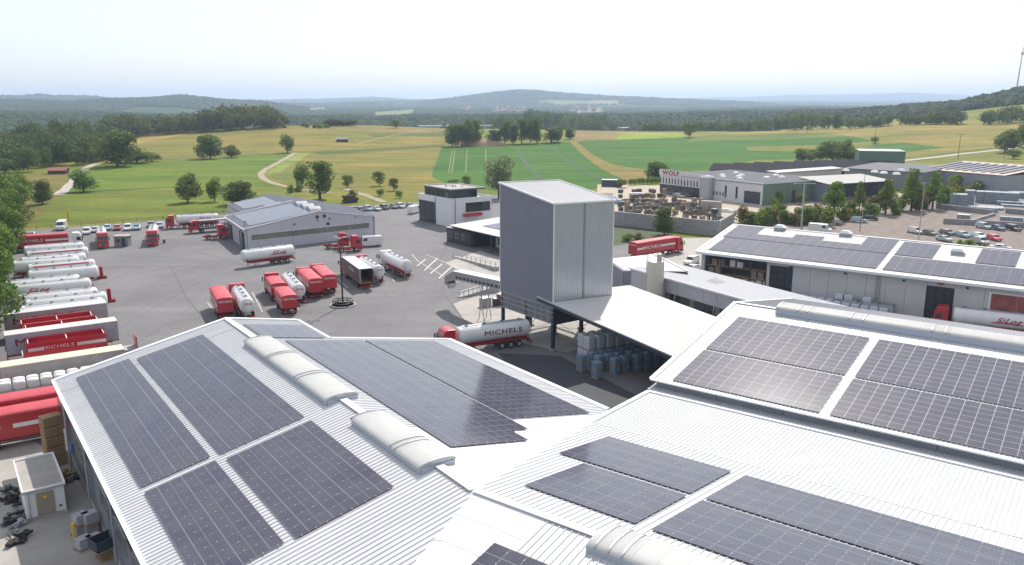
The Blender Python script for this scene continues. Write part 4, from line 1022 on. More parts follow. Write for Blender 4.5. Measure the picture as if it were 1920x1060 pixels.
ewall(.6, rackA); ewall(rackB, d1a); ewall(d1a, d1b, d1z, zt_); ewall(d1b, d2a, n=7); ewall(d2a, d2b, d2z, zt_); ewall(d2b, EL - .5, n=5)
fbox(FE, war, 'plinth', M['concrete'], d1b + .02, d2a - .02, qw, qw + .06, .03, .6); fbox(FE, war, 'plinth', M['concrete'], d2b + .02, EL - .6, qw, qw + .06, .03, .6)
fbox(FE, war, 'gable_wall', M['wall_cream'], .6, .8, -31 * K, qw, .03, 6.4 * K); fbox(FE, war, 'rear_wall', M['wall_cream'], .8, EL, -31 * K, -31 * K + .2, .03, 6.3 * K); fbox(FE, war, 'inner_wall', M['wall_grey'], .8, d1b + 4, -9, -8.8, .03, 7.2)
mb = MB(); a_ = [FE.P(.6, -31 * K, 6.4 * K), FE.P(.6, qw, 6.4 * K), FE.P(.6, -15.75 * K, zE(0, -15.75 * K) - .2)]; mb.add(a_ + [p + FE.t * .2 for p in a_], [(0, 1, 2), (5, 4, 3), (0, 3, 4, 1), (1, 4, 5, 2), (2, 5, 3, 0)]); bm_fix(mb.build('gable_wall', M['wall_cream'], war))
for i in range(3):
    for j in range(5):
        w_ = (d1b - d1a) / 3; h_ = d1z / 5; fbox(FE, war, 'door_panel', M['anthracite'], d1a + w_ * i + .04, d1a + w_ * (i + 1) - .04, qw - .3, qw - .2, h_ * j + .05, h_ * (j + 1) - .03)
for i in range(3): fbox(FE, war, 'door_panel', M['anthracite'], d2a + (d2b - d2a) * i / 3 + .04, d2a + (d2b - d2a) * (i + 1) / 3 - .04, qw - .5, qw - .4, .05, d2z)
for t0 in (on_plane(FE, qw, 1643, 540)[0], on_plane(FE, qw, 1649, 540)[0]):
    mb = MB(); mb.tube(FE.P(t0, qw + .15, .1), FE.P(t0, qw + .15, zt_ - .3), .10, 8); mb.build('downpipe', M['galv'], war)
for t0 in (8, 17, 26, 35, 44, 52):
    fbox(FE, war, 'wall_lamp', M['anthracite'], t0, t0 + .35, qw, qw + .3, zt_ - 1.0, zt_ - .75)
nb = on_plane(FE, qw, 1765, 527); mb = MB(); p = FE.P(nb[0], qw + .04, nb[1] - .25); mb.tube(p, p + FE.q * .05, .5, 16); sgn = mb.build('number_sign', M['redorange_sign'] if 'redorange_sign' in M else mat('faded_red_sign', (.45, .12, .12), .6), war)
BT = mat('faded_red_banner', (0.34, 0.10, 0.085), .8, noise=.35, scale=.9)
bb0 = ba; 
for i in range(5): fbox(FE, war, 'banner_panel', BT, bb0 + i * 3.4, bb0 + i * 3.4 + 3.36, qw + .05, qw + .09, bz - 3.6, bz - .2)
fbox(FE, war, 'banner_frame', M['flash'], bb0 - .3, bb0 + 17.2, qw + .02, qw + .05, bz - 3.8, bz)
# roof hoods
for u, v in ((1462, 431), (1585, 442), (1795, 476)):
    r = Vector(ray(u, v)); k = ((FE.o - Vector((0, 0, CAM_H))).dot(Vector((FE.q.x * .163, FE.q.y * .163, 1))) + 6.5 * K) / r.dot(Vector((FE.q.x * .163, FE.q.y * .163, 1)))
    p = Vector((0, 0, CAM_H)) + r * k; t_, q_ = (p - FE.o).dot(FE.t), (p - FE.o).dot(FE.q); z_ = zE(t_, q_)
    fbox(FE, war, 'roof_hood_base', M['galv'], t_ - .9, t_ + .9, q_ - .7, q_ + .7, z_ - .2, z_ + .45)
    mb = MB(); mb.loft([[FE.P(t_ + 1.1 * x, q_ + .9 * y, z_ + zz) for x, y in ((-1, -1), (1, -1), (1, 1), (-1, 1))] for x0, zz in ((1, .5),)] + [[FE.P(t_ + .55 * x, q_ + .5 * y, z_ + .95) for x, y in ((-1, -1), (1, -1), (1, 1), (-1, 1))]]); bm_fix(mb.build('roof_hood', M['flash'], war))
finish(war, FE, 0, 0)
# racks in the open bay with white packages
rk = empty('pallet_rack', label='steel pallet rack with white packages in the open left bay of the warehouse', cat='rack')
rw_ = rackB - rackA
for i in range(5):
    t0 = rackA + .2 + (rw_ - .4) * i / 4
    for q_ in (-3.2, -1.3): fbox(FE, rk, 'upright', M['darksteel'], t0 - .06, t0 + .06, q_, q_ + .12, .03, 6.6)
for z in (1.7, 3.3, 4.9):
    for i in range(4):
        t0 = rackA + .2 + (rw_ - .4) * i / 4; fbox(FE, rk, 'shelf', M['wood'], t0 + .07, t0 + (rw_ - .4) / 4 - .07, -3.15, -1.2, z, z + .1)
finish(rk, FE, rackA, -2)
rr = random.Random(3); cnt = 0
PKG = mat('white_package', (.62, .62, .62), .7, noise=.1, scale=2); PKB = mat('dusty_brown_package', (.25, .19, .16), .8, noise=.2, scale=2)
ordn = ['first', 'second', 'third', 'fourth', 'fifth', 'sixth', 'seventh', 'eighth', 'ninth', 'tenth', 'eleventh', 'twelfth', 'thirteenth', 'fourteenth', 'fifteenth', 'sixteenth', 'seventeenth', 'eighteenth', 'nineteenth', 'twentieth']
for z, spans, lv in ((5.0, ((.1, .3, PKB), (.40, .62, PKG)), 'top'), (3.4, ((.05, .18, PKB), (.74, .9, PKB)), 'upper middle'), (1.8, ((.22, .30, PKG), (.38, .96, PKG)), 'lower middle'), (.05, ((.5, .64, PKG), (.66, .95, PKG)), 'bottom')):
    k = 0
    for a, b, pm_ in spans:
        t0 = rackA + rw_ * a
        while t0 < rackA + rw_ * b:
            mb = MB(); h = rr.uniform(.95, 1.25); mb.obox((-.5, -.45, .12), (1.0, 0, 0), (0, .9, 0), (0, 0, h)); o = mb.build('package', pm_); bm_fix(o)
            pb = MB(); pb.box(-.55, .55, -.5, .5, 0, .11); pb.build('pallet', M['wood'], o)
            o.location = FE.P(t0 + .55, -1.9, z); o.rotation_euler = (0, 0, math.atan2(FE.t.y, FE.t.x) + rr.uniform(-.04, .04))
            tag(o, '%s package from the left on the %s level of the warehouse rack' % (ordn[k], lv), 'package', 'packages on the warehouse rack'); t0 += 1.3; k += 1
lw = [(1.6, 27.0, -8.1, -1.3, 17, 6)]
ga_ = 'solar arrays on the car park warehouse'
solar_array(FE, zE, 1.4, 27.05, -8.2, -1.33, 17, 7, 'long lower solar array on the left half of the warehouse roof', group=ga_, clamps=False)
def cut(i, j):          # upper row with notches for the roof hoods (j counts from the ridge side)
    t = .9 + (27.05 - .9) * (i + .5) / 17
    if 6 < t < 11.6: return j < 4
    if 11.6 < t < 16.9: return j < 2
    if 16.9 < t < 21.9: return j < 4
    return False
solar_array(FE, zE, .9, 27.05, -15.25, -8.45, 17, 7, 'upper solar array with stepped notches round the roof hoods of the warehouse', skip=cut, group=ga_, clamps=False)
solar_array(FE, zE, 27.95, 54, -7.7, -1.25, 17, 6, 'long lower solar array on the right half of the warehouse roof', group=ga_, clamps=False)
solar_array(FE, zE, 27.95, 33.1, -14.8, -8.3, 4, 6, 'upper solar array right of the white gap of the warehouse roof', group=ga_, clamps=False)
solar_array(FE, zE, 38.6, 43.5, -14.9, -8.3, 4, 6, 'upper solar array right of the single roof hood near the photo edge', group=ga_, clamps=False)

# grey hall and low white gable between tower and warehouse
FG = Frame(25.0, 129.4, 150)
gh = empty('grey_hall', label='grey flat roofed hall with a pale pyramid rooflight behind the cream silo', cat='hall')
wg = 10.5
roof(gh, FG, [(-9, 0), (30, 0), (30, -wg), (-9, -wg)], lambda t, q: 6.0 + .02 * q, M['roof_grey'], spacing=.5, scale=1, rh=.025)
for i in range(13): fbox(FG, gh, 'wall_panel', M['wall_light'], -8.6 + i * 3.0, -8.6 + i * 3.0 + 2.96, -.35, -.2, 3.6 if i >= 3 else .03, 5.85)
for i in range(26): fbox(FG, gh, 'window_pane', M['glass'] if i % 5 else M['strip_glass'], .4 + i * 1.15, .4 + i * 1.15 + 1.08, -.40, -.32, 2.1, 3.55)
for i in range(10): fbox(FG, gh, 'wall_panel', M['wall_grey'], .4 + i * 3.0, .4 + i * 3.0 + 2.96, -.35, -.2, .03, 2.05)
fbox(FG, gh, 'side_wall', M['wall_grey'], -8.8, -8.6, -wg + .2, -.2, .03, 5.7); fbox(FG, gh, 'rear_wall', M['wall_grey'], -8.6, 30, -wg + .1, -wg + .3, .03, 5.6)
bar(gh, 'roof_edge', FG.P(-9, .05, 5.8), FG.P(30, .05, 5.8), .12, .28, M['flash'])
p = at(1342, 528, 5.95); tp, qp = (p - FG.o).dot(FG.t), (p - FG.o).dot(FG.q)
mb = MB(); mb.add([FG.P(tp - 1.4, qp - 1.2, 5.85), FG.P(tp + 1.4, qp - 1.2, 5.85), FG.P(tp + 1.4, qp + 1.2, 5.85), FG.P(tp - 1.4, qp + 1.2, 5.85), FG.P(tp, qp, 6.7)], [(0, 1, 4), (1, 2, 4), (2, 3, 4), (3, 0, 4), (3, 2, 1, 0)]); bm_fix(mb.build('pyramid_rooflight', M['dome'], gh))
for t0 in (3.2, 12, 20):
    mb = MB(); mb.tube(FG.P(t0, -.3, 5.3), FG.P(t0 + 1.2, 1.3, 3.4), .06, 6); mb.tube(FG.P(t0 + 1.2, 1.3, 3.4), FG.P(t0 + 1.2, 1.3, .03), .06, 6); mb.build('awning_strut', M['galv'], gh)
finish(gh, FG, 0, 0)
wgb = empty('white_roofed_annex', label='annex with a white folded roof just right of the tower, behind the cream silo', cat='annex')
def flat(points, z, name, m, th=.15, parent=None):
    mb = MB(); zs = z if isinstance(z, (list, tuple)) else [z] * len(points)
    P_ = [at(p[0], p[1], zz) for p, zz in zip(points, zs)]; n = len(P_)
    mb.add(P_ + [p - Vector((0, 0, th)) for p in P_], [tuple(range(n)), tuple(range(n, 2 * n))[::-1]] + [(i, (i + 1) % n, n + (i + 1) % n, n + i) for i in range(n)])
    o = mb.build(name, m, parent); bm_fix(o); return P_
Pq = flat([(1140, 486), (1226, 476.5), (1290, 509), (1243, 508), (1171, 507)], [6.0, 6.8, 6.4, 6.0, 5.4], 'roof_sheet', M['roof_white'], parent=wgb)
Pw = [Pq[4], Pq[3], Pq[2]]
def wallq(parent, a, b, z0, za, zb_, m, name='wall_panel', th=.2, n=1):
    a = Vector(a); b = Vector(b); d = (b - a); d.z = 0
    wall_run(parent, (a.x, a.y), (b.x, b.y), z0, za, zb_, th, m, npan=n, plinth=0, gap=.03, name=name)
wallq(wgb, Pq[0], Pq[4], .03, Pq[0].z - .17, Pq[4].z - .17, M['wall_grey'], n=3)
wallq(wgb, Pq[4], Pq[3], .03, Pq[4].z - .17, Pq[3].z - .17, M['wall_grey'], n=3)
wallq(wgb, Pq[1], Pq[2], .03, Pq[1].z - .17, Pq[2].z - .17, M['wall_grey'], n=5)
bar(wgb, 'flashing', Pq[1] + Vector((0, 0, .02)), Pq[2] + Vector((0, 0, .02)), .4, .1, M['flash'])
rebase(wgb, (Pq[4].x, Pq[4].y, 0), 0)
silo = empty('silo', tuple(at(1226, 588, 0)), 0, 'cream cylindrical silo with a cage of rails on top, right of the tower', 'silo')
CRM = mat('cream_silo_paint', (.62, .58, .47), .5, noise=.08, scale=.8)
sx, sy = silo.location.x, silo.location.y
mb = MB(); n = 24; hS = 8.9
mb.loft([[(r_ * math.cos(2 * math.pi * i / n), r_ * math.sin(2 * math.pi * i / n), z) for i in range(n)] for r_, z in ((1.4, 1.5), (1.4, 8.6), (1.3, 8.85), (.5, 9.1))]); bm_fix(mb.build('tank', CRM, silo, smooth=True))
for z in (3.2, 5.0, 6.8):
    mb = MB(); mb.loft([[(1.42 * math.cos(2 * math.pi * i / n), 1.42 * math.sin(2 * math.pi * i / n), z + dz) for i in range(n)] for dz in (0, .06)], cap=False); mb.build('hoop', CRM, silo)
for a in range(4):
    an = a * math.pi / 2 + .5; mb = MB(); mb.tube((1.2 * math.cos(an), 1.2 * math.sin(an), 0), (1.2 * math.cos(an), 1.2 * math.sin(an), 1.7), .1, 6); mb.build('leg', M['galv'], silo)
mb = MB(); pr = [(1.35 * math.cos(2 * math.pi * i / 10), 1.35 * math.sin(2 * math.pi * i / 10)) for i in range(10)]
for i, (x, y) in enumerate(pr):
    mb.tube((x, y, 8.6), (x, y, 9.9), .025, 4); x2, y2 = pr[(i + 1) % 10]; mb.tube((x, y, 9.9), (x2, y2, 9.9), .025, 4); mb.tube((x, y, 9.3), (x2, y2, 9.3), .02, 4)
mb.build('guard_rail', M['galv'], silo)
mb = MB(); mb.tube((.5, -.3, 8.9), (.5, -.3, 10.1), .42, 12); mb.build('filter_unit', mat('pink_filter_housing', (.55, .42, .38), .6), silo, smooth=True)
mb = MB()
for s in (-.2, .2): mb.tube((-1.5, s, .3), (-1.5, s, 9.9), .03, 4)
for k in range(24): mb.tube((-1.5, -.2, .6 + .38 * k), (-1.5, .2, .6 + .38 * k), .02, 4)
mb.build('ladder', M['galv'], silo)

# merchant building beyond the stone yard
FW = Frame(at(1427.8, 386.7).x, at(1427.8, 386.7).y, -33)
WL_, WD_ = 50.1, 40.0
wolf = empty('merchant_building', label='long low white and green merchant building with WOLF lettering beyond the stone yard', cat='building')
roof(wolf, FW, [(-.2, -.2), (WL_ + .2, -.2), (WL_ + .2, WD_), (-.2, WD_)], lambda t, q: 7.35 - .004 * q, mat('dark_flat_roof', (.10, .105, .125), .95, noise=.15, scale=.3), ribs=False, scale=1)
WW = mat('white_panel', (.62, .62, .64), .6, noise=.05, scale=.4); GG = mat('green_cladding', (.12, .19, .13), .6, noise=.12, scale=.4)
for i in range(10): fbox(FW, wolf, 'wall_panel', WW, .0 + i * 2.7, i * 2.7 + 2.66, 0, .2, .03, 7.2)
for i in range(14):
    t0 = 27.2 + i * 1.63; fbox(FW, wolf, 'facade_fin', WW, t0, t0 + .9, -.1, .2, 3.9, 7.2); fbox(FW, wolf, 'window_pane', M['glass'], t0 + .92, t0 + 1.61, .1, .2, 3.9, 6.0); fbox(FW, wolf, 'wall_panel', WW, t0 + .92, t0 + 1.61, .08, .2, 6.0, 7.2)
    fbox(FW, wolf, 'shop_window', M['glassdim'], t0 + .05, t0 + 1.58, .05, .2, .4, 3.6)
fbox(FW, wolf, 'facade_band', WW, 27.1, WL_, -.15, .2, 3.6, 3.9); fbox(FW, wolf, 'fascia', WW, 27.1, WL_, -.18, .0, 6.9, 8.6)
fbox(FW, wolf, 'sign_board', WW, WL_ - 12, WL_ + .2, -.24, -.18, 7.0, 9.3)
fbox(FW, wolf, 'parapet', WW, 0, 27.1, 0, .3, 7.2, 7.75)
for i in range(12): fbox(FW, wolf, 'green_panel', GG, -.0, .2, .25 + i * 3.3, .25 + i * 3.3 + 3.26, .03, 7.3)
fbox(FW, wolf, 'rear_wall', GG, 0, WL_, WD_ - .2, WD_, .03, 7.2); fbox(FW, wolf, 'side_wall', WW, WL_ - .2, WL_, .3, WD_ - .3, .03, 7.2)
mb = MB(); n = 18; c = FW.P(24.2, -1.2); mb.loft([[(c.x + 2.6 * math.cos(2 * math.pi * i / n), c.y + 2.6 * math.sin(2 * math.pi * i / n), z) for i in range(n)] for z in (.03, 8.0)]); bm_fix(mb.build('stair_tower', M['galv'], wolf, smooth=True))
mb = MB(); mb.loft([[(c.x + r_ * math.cos(2 * math.pi * i / n), c.y + r_ * math.sin(2 * math.pi * i / n), z) for i in range(n)] for r_, z in ((2.7, 8.0), (2.2, 8.5), (.6, 8.8))]); bm_fix(mb.build('stair_tower_roof', M['dome'], wolf, smooth=True))
for t0 in (15.8, 10.8): fbox(FW, wolf, 'slot_window', M['glass'], t0, t0 + .9, -.05, 0, 1.4, 5.6)
for t0 in (21.5, 20, 18.5, 17.1): fbox(FW, wolf, 'small_window', M['glass'], t0, t0 + .6, -.05, 0, 1.9, 3.1)
fbox(FW, wolf, 'gate_opening', M['anthracite'], .8, 7.8, -.05, 0, .4, 4.6)
for i in range(5): fbox(FW, wolf, 'gate_pane', M['glassdim'], 1.0 + i * 1.36, 1.0 + i * 1.36 + 1.2, -.09, -.05, 2.2, 4.4)
for q0_ in (15.5,): fbox(FW, wolf, 'dark_door', M['anthracite'], -.05, 0, q0_, q0_ + 2.0, .1, 4.6)
for q0_, t0 in ((8, 12), (14, 18), (8, 20), (14, 26), (20, 10), (20, 22), (26, 30), (30, 14), (26, 8)):
    mb = MB(); c = FW.P(t0 + 5, q0_); mb.loft([[(c.x + r_ * math.cos(2 * math.pi * i / 12), c.y + r_ * math.sin(2 * math.pi * i / 12), z) for i in range(12)] for r_, z in ((1.3, 7.3), (1.1, 7.9), (.4, 8.15))]); bm_fix(mb.build('dome_light', M['dome'], wolf, smooth=True))

WOLF_SIGN = (wolf, FW)
finish(wolf, FW, 0, 0)

# group of sheds and stores at the right rear
def shed(name, label, A, B, wid, h0, h1, roofm, wallm, openf=True, ribs=False, cat='shed', posts=5, over=.5):
    """mono pitch or flat shed: front edge from photo point A to B on the ground, depth wid away from the viewer"""
    a = at(*A); b = at(*B); d = (b - a); L_ = d.length; ang = math.degrees(math.atan2(d.x, d.y)); f = Frame(a.x, a.y, ang)
    s = 1 if f.q.y > 0 else -1
    root = empty(name, label=label, cat=cat)
    roof(root, f, [(-over, -over * s), (L_ + over, -over * s), (L_ + over, (wid + over) * s), (-over, (wid + over) * s)], lambda t, q: h0 + (h1 - h0) * abs(q) / wid, roofm, ribs=ribs, spacing=1.0, scale=1)
    if openf:
        for i in range(posts): fbox(f, root, 'post', M['darksteel'], L_ * i / (posts - 1) - .1, L_ * i / (posts - 1) + .1, -.1 * s, .1 * s, .03, h0 - .15)
    else:
        n = max(2, int(L_ / 5))
        for i in range(n): fbox(f, root, 'wall_panel', wallm, L_ * i / n + .02, L_ * (i + 1) / n - .02, 0, .2 * s, .03, h0 - .15)
    fbox(f, root, 'rear_wall', wallm, 0, L_, (wid - .2) * s, wid * s, .03, min(h0, h1) - .15); fbox(f, root, 'side_wall', wallm, 0, .2, .2 * s, (wid - .2) * s, .03, min(h0, h1) - .15); fbox(f, root, 'side_wall', wallm, L_ - .2, L_, .2 * s, (wid - .2) * s, .03, min(h0, h1) - .15)
    rebase(root, (a.x, a.y, 0), math.atan2(d.y, d.x)); return root, f, L_, s
DR = mat('dark_roof_sheet', (.045, .042, .05), .95, noise=.2, scale=.4, spec=.1); BW = mat('blue_grey_wall', (.20, .22, .26), .6, noise=.15, scale=.4)
PE = mat('peach_roof', (.55, .40, .33), .7, noise=.1, scale=.4)
shed('open_shed', 'open store shed with a light sheet roof behind the pointed trees', (1551, 381), (1668, 373), 14, 6.6, 8.0, mat('dull_light_roof', (.38, .37, .34), .8, noise=.1, scale=.4), BW, posts=6)
shed('long_low_shed', 'long narrow shed with a pale roof between the merchant building and the dark sheds', (1455, 349), (1577, 339), 5, 5.6, 6.0, M['roof_grey'], M['wall_cream'], openf=False)
shed('dark_store_hall', 'dark blue store hall with white rooflights before the green box building', (1580, 349), (1728, 360), 34, 7.6, 8.3, mat('grey_flat_roof', (.15, .15, .16), .95, noise=.15, scale=.3), BW, openf=False)
gb2 = shed('box_building', 'tall green box shaped building at the edge of the fields', (1608, 327), (1694, 329), 20, 11.5, 11.5, M['roof_grey'], GG, openf=False, over=.05)
for k in range(7):
    a, b = at(1345 + k * 38, 334 - k * 1.2), at(1440 + k * 38, 338 - k * 1.2)
    shed('dark_roofed_shelter', ['lowest and leftmost', 'second', 'third', 'fourth', 'fifth', 'sixth', 'rightmost'][k] + ' dark sloping shelter roof in the stepped row by the crop field', (1330 + k * 38, 335 - k * 1.6), (1440 + k * 38, 341 - k * 1.6), 5.5, 4.0, 6.6, DR, DR, posts=6, cat='shelter')
pe, fp, Lp, s_ = shed('peach_roof_hall', 'long hall with a peach coloured roof and nine slanted solar strips', (1724, 351), (1878, 367), 26, 7.6, 10.0, PE, mat('lilac_wall', (.33, .33, .38), .7, noise=.08, scale=.3), openf=False)

for k in range(9):
    t0 = Lp * (k + .25) / 9.3
    zf_ = lambda t, q: 7.6 + 2.4 * abs(q) / 26 + .25
    solar_array(fp, zf_, t0, t0 + Lp / 9.3 * .52, 2 * s_ if s_ > 0 else -23, 23 if s_ > 0 else -2, 3, 12, ordn[k] + ' solar strip from the left on the peach coloured roof', scale=1, group='solar strips on the peach roof', clamps=False)
for k, (u, v) in enumerate(((1586, 333), (1640, 336), (1657, 338), (1681, 340), (1690, 333), (1716, 338))):
    p = at(u, v - 14, 8.2); mb = MB(); mb.loft([[(1.6 * math.cos(2 * math.pi * i / 12) * r_, 1.1 * math.sin(2 * math.pi * i / 12) * r_, z) for i in range(12)] for r_, z in ((1, -.3), (.8, .4), (.2, .6))]); o = mb.build('rooflight', M['dome'], smooth=True); bm_fix(o); o.location = p; tag(o, ordn[k] + ' white dome rooflight from the left on the dark store hall', 'rooflight', 'rooflights of the dark store hall')
# red roofed hut and field barn on the hills
for u, v, w_, h_, rm, lab in ((110, 326, 8, 3.0, mat('red_tile_roof', (.33, .11, .09), .8, noise=.2, scale=.6), 'little hut with a red roof in the meadow before the wood'), (642, 266, 9, 3.5, BW, 'small dark field barn alone in the tan meadow')):
    g = ground_hit(u, v); rt = empty('field_hut', g, .15, lab, 'hut'); mb = MB(); mb.box(-w_ / 2, w_ / 2, -2, 2, -.5, h_ * .6); mb.build('walls', mat('dark_timber', (.08, .065, .05), .9, noise=.3, scale=1), rt)
    mb = MB(); mb.loft([[(x, y, z) for y, z in ((-2.6, h_ * .55), (0, h_), (2.6, h_ * .55), (0, h_ - .2))] for x in (-w_ / 2 - .5, w_ / 2 + .5)]); bm_fix(mb.build('roof', rm, rt))
# ------------------------------------------------------------------ vehicles
TXT = {}
def text_mesh(s, size, m, shear=0.25, xs=1.0, bold=0.02, under=False):
    key = (s, size, m.name, shear, xs, bold, under)
    if key in TXT: return TXT[key]
    cu = bpy.data.curves.new('lettering', 'FONT'); cu.body = s; cu.size = size; cu.shear = shear; cu.offset = 0.0
    cu.extrude = 0.004; cu.space_character = 1.12; cu.resolution_u = 3; cu.align_x = 'CENTER'; cu.align_y = 'CENTER'
    o = bpy.data.objects.new('lettering', cu); C.objects.link(o); bpy.context.view_layer.update()
    me = bpy.data.meshes.new_from_object(o.evaluated_get(bpy.context.evaluated_depsgraph_get()))
    bpy.data.objects.remove(o)
    me.transform(Matrix.Diagonal((xs, 1, 1, 1)))
    if under:
        import bmesh
        bm = bmesh.new(); bm.from_mesh(me); w = size * xs * 1.5
        vs = [bm.verts.new(p) for p in ((-w - .1, -size * .42, .004), (w - .1, -size * .42, .004), (w + .02, -size * .34, .004), (-w + .02, -size * .34, .004))]
        bm.faces.new(vs); bm.to_mesh(me); bm.free()
    if bold > 0:
        import bmesh
        bm = bmesh.new(); bm.from_mesh(me); n0 = len(bm.verts)
        for dx, dy, dz in ((bold * size * 1.6, 0, .003), (bold * size * .8, bold * size * .9, .006)):
            b2 = bmesh.new(); b2.from_mesh(me)
            for v in b2.verts: v.co += Vector((dx, dy, dz))
            t_ = bpy.data.meshes.new('t'); b2.to_mesh(t_); b2.free(); bm.from_mesh(t_); bpy.data.meshes.remove(t_)
        bm.to_mesh(me); bm.free()
    me.materials.clear(); me.materials.append(m); TXT[key] = me
    return me
def letter(parent, s, size, m, loc, rz=0.0, tilt=90.0, name='lettering', curve=None, **kw):
    """flat lettering standing upright at loc, read from the side that rz faces (-y when rz is 0)"""
    me = text_mesh(s, size, m, **kw)
    mw = Matrix.Translation(loc) @ Matrix.Rotation(rz, 4, 'Z') @ Matrix.Rotation(R(tilt), 4, 'X')
    if curve:                                   # wrap round a lying cylinder (radius, centre z)
        me = me.copy(); r, zc = curve; inv = Matrix.Rotation(rz, 4, 'Z').inverted()
        for v in me.vertices:
            z = loc[2] + v.co.y - zc
            off = r - math.sqrt(max(0.01, r * r - z * z))
            v.co.z -= off
    o = link(name, me, parent); o.matrix_local = mw
    return o
def wheel_mesh(r=0.5, w=0.32, n=16):
    mb = MB(); pr = [(-w / 2, r * .62), (-w / 2, r * .93), (-w * .38, r), (w * .38, r), (w / 2, r * .93), (w / 2, r * .62)]
    mb.loft([[(r2 * math.cos(2 * math.pi * i / n), y, r2 * math.sin(2 * math.pi * i / n)) for i in range(n)] for y, r2 in pr], cap=False)
    o = mb.build('tyre', M['rubber'], smooth=True); a = o.data; bpy.data.objects.remove(o)
    mb = MB(); pr = [(-w * .42, r * .62), (-w * .30, r * .5), (-w * .18, r * .22), (w * .18, r * .22), (w * .30, r * .5), (w * .42, r * .62)]
    mb.loft([[(r2 * math.cos(2 * math.pi * i / n), y, r2 * math.sin(2 * math.pi * i / n)) for i in range(n)] for y, r2 in pr], cap=True)
    o = mb.build('rim', M['rim'], smooth=True); b = o.data; bpy.data.objects.remove(o)
    return a, b, r
WT = wheel_mesh(0.50, 0.34); WC = wheel_mesh(0.31, 0.21, 12)
def wheel(parent, x, y, W=WT):
    t = link('tyre', W[0], parent); t.name = 'wheel'; t.location = (x, y, W[2])
    link('rim', W[1], t)
    return t
def axle(parent, x, half=1.05, W=WT):
    for s in (-1, 1): wheel(parent, x, s * half, W)

def cab(parent, xf, paint, h=3.75, w=1.25):
    """tractor cab, front at xf, 2.25 long"""
    xb = xf - 2.25; mb = MB()
    prof = [(xb, 0.95), (xf - 0.02, 0.75), (xf, 1.75), (xf - 0.12, 2.0), (xf - 0.38, 2.95), (xf - 0.75, h - 0.12), (xf - 1.15, h), (xb, h - 0.02)]
    rings = []
    for y, sx, tz_ in ((-w, 0.06, 0.05), (-w + 0.1, 0, 0), (w - 0.1, 0, 0), (w, 0.06, 0.05)):
        cx, cz = xf - 1.1, 2.2
        rings.append([(cx + (x - cx) * (1 - sx), y, cz + (z - cz) * (1 - tz_)) for x, z in prof])
    mb.loft(rings); o = mb.build('cab', paint, parent, bevel=0.04); bm_fix(o)
    g = MB()
    g.add([(xf + 0.005 - 0.13, -w + 0.14, 2.02), (xf + 0.005 - 0.13, w - 0.14, 2.02), (xf - 0.355, w - 0.2, 2.88), (xf - 0.355, -w + 0.2, 2.88)], [(0, 1, 2, 3)])
    g.build('windscreen', M['glass'], o)
    for s in (-1, 1):
        g = MB(); y = s * (w + 0.004)
        vs = [(xf - 1.45, y, 1.95), (xf - 0.45, y, 1.90), (xf - 0.62, y, 2.7), (xf - 1.45, y, 2.75)]
        g.add(vs, [(0, 1, 2, 3)] if s < 0 else [(3, 2, 1, 0)]); g.build('side_window', M['glass'], o)
        m = MB(); m.box(xf - 0.22, xf - 0.06, s * (w + 0.12), s * (w + 0.30), 1.95, 2.75) if s > 0 else m.box(xf - 0.22, xf - 0.06, s * (w + 0.30), s * (w + 0.12), 1.95, 2.75)
        m.tube((xf - 0.2, s * w * .98, 2.7), (xf - 0.14, s * (w + 0.2), 2.72), 0.025, 5); m.build('mirror', M['black'], parent)
        l = MB(); l.box(xf - 0.06, xf + 0.03, s * 0.8 - 0.2, s * 0.8 + 0.2, 0.62, 0.88); l.build('headlight', M['rim'], parent)
    gr = MB(); gr.box(xf - 0.05, xf + 0.02, -0.85, 0.85, 0.95, 1.8)
    gr.build('grille', M['black'], parent)
    for k in range(4):
        b = MB(); b.box(xf + 0.02, xf + 0.04, -0.82, 0.82, 1.05 + k * 0.2, 1.13 + k * 0.2); b.build('grille_bar', paint if k % 2 else M['galv'], parent)
    bu = MB(); bu.box(xf - 0.55, xf + 0.06, -w + 0.01, w - 0.01, 0.32, 0.74); bu.build('bumper', paint, parent, bevel=0.04)
    vi = MB(); vi.obox((xf - 0.32, -w + 0.15, 2.92), (0.26, 0, -0.10), (0, 2 * w - 0.3, 0), (0.01, 0, 0.05)); vi.build('sun_visor', M['black'], parent)
    return o
def tractor(parent, xf, paint, name_axles=True):
    cab(parent, xf, paint)
    fr = MB()
    for s in (-1, 1): fr.box(xf - 6.0, xf - 0.6, s * 0.42 - 0.06, s * 0.42 + 0.06, 0.75, 1.0)
    fr.box(xf - 5.2, xf - 3.9, -0.5, 0.5, 1.0, 1.12); fr.build('chassis', M['redchassis'], parent)
    fw = MB(); fw.tube((xf - 4.6, 0, 1.12), (xf - 4.6, 0, 1.24), 0.5, 12); fw.build('fifth_wheel', M['black'], parent)
    for s in (-1, 1):
        t = MB(); t.box(xf - 3.9, xf - 2.5, min(s * 0.6, s * 1.2), max(s * 0.6, s * 1.2), 0.45, 1.0); t.build('fuel_tank', M['galv'] if s > 0 else paint, parent, bevel=0.05)
        g = MB()
        pr = [(xf - 4.75 + 0.62 * math.cos(a), 0.5 + 0.62 * math.sin(a)) for a in [math.pi * k / 8 for k in range(9)]]
        rings = [[(x, yy, z) for x, z in pr] for yy in (min(s * 0.8, s * 1.24), max(s * 0.8, s * 1.24))]
        g.loft(rings, cap=False, closed=False); g.build('mudguard', paint, parent)
    axle(parent, xf - 1.4); axle(parent, xf - 4.75, 1.02)
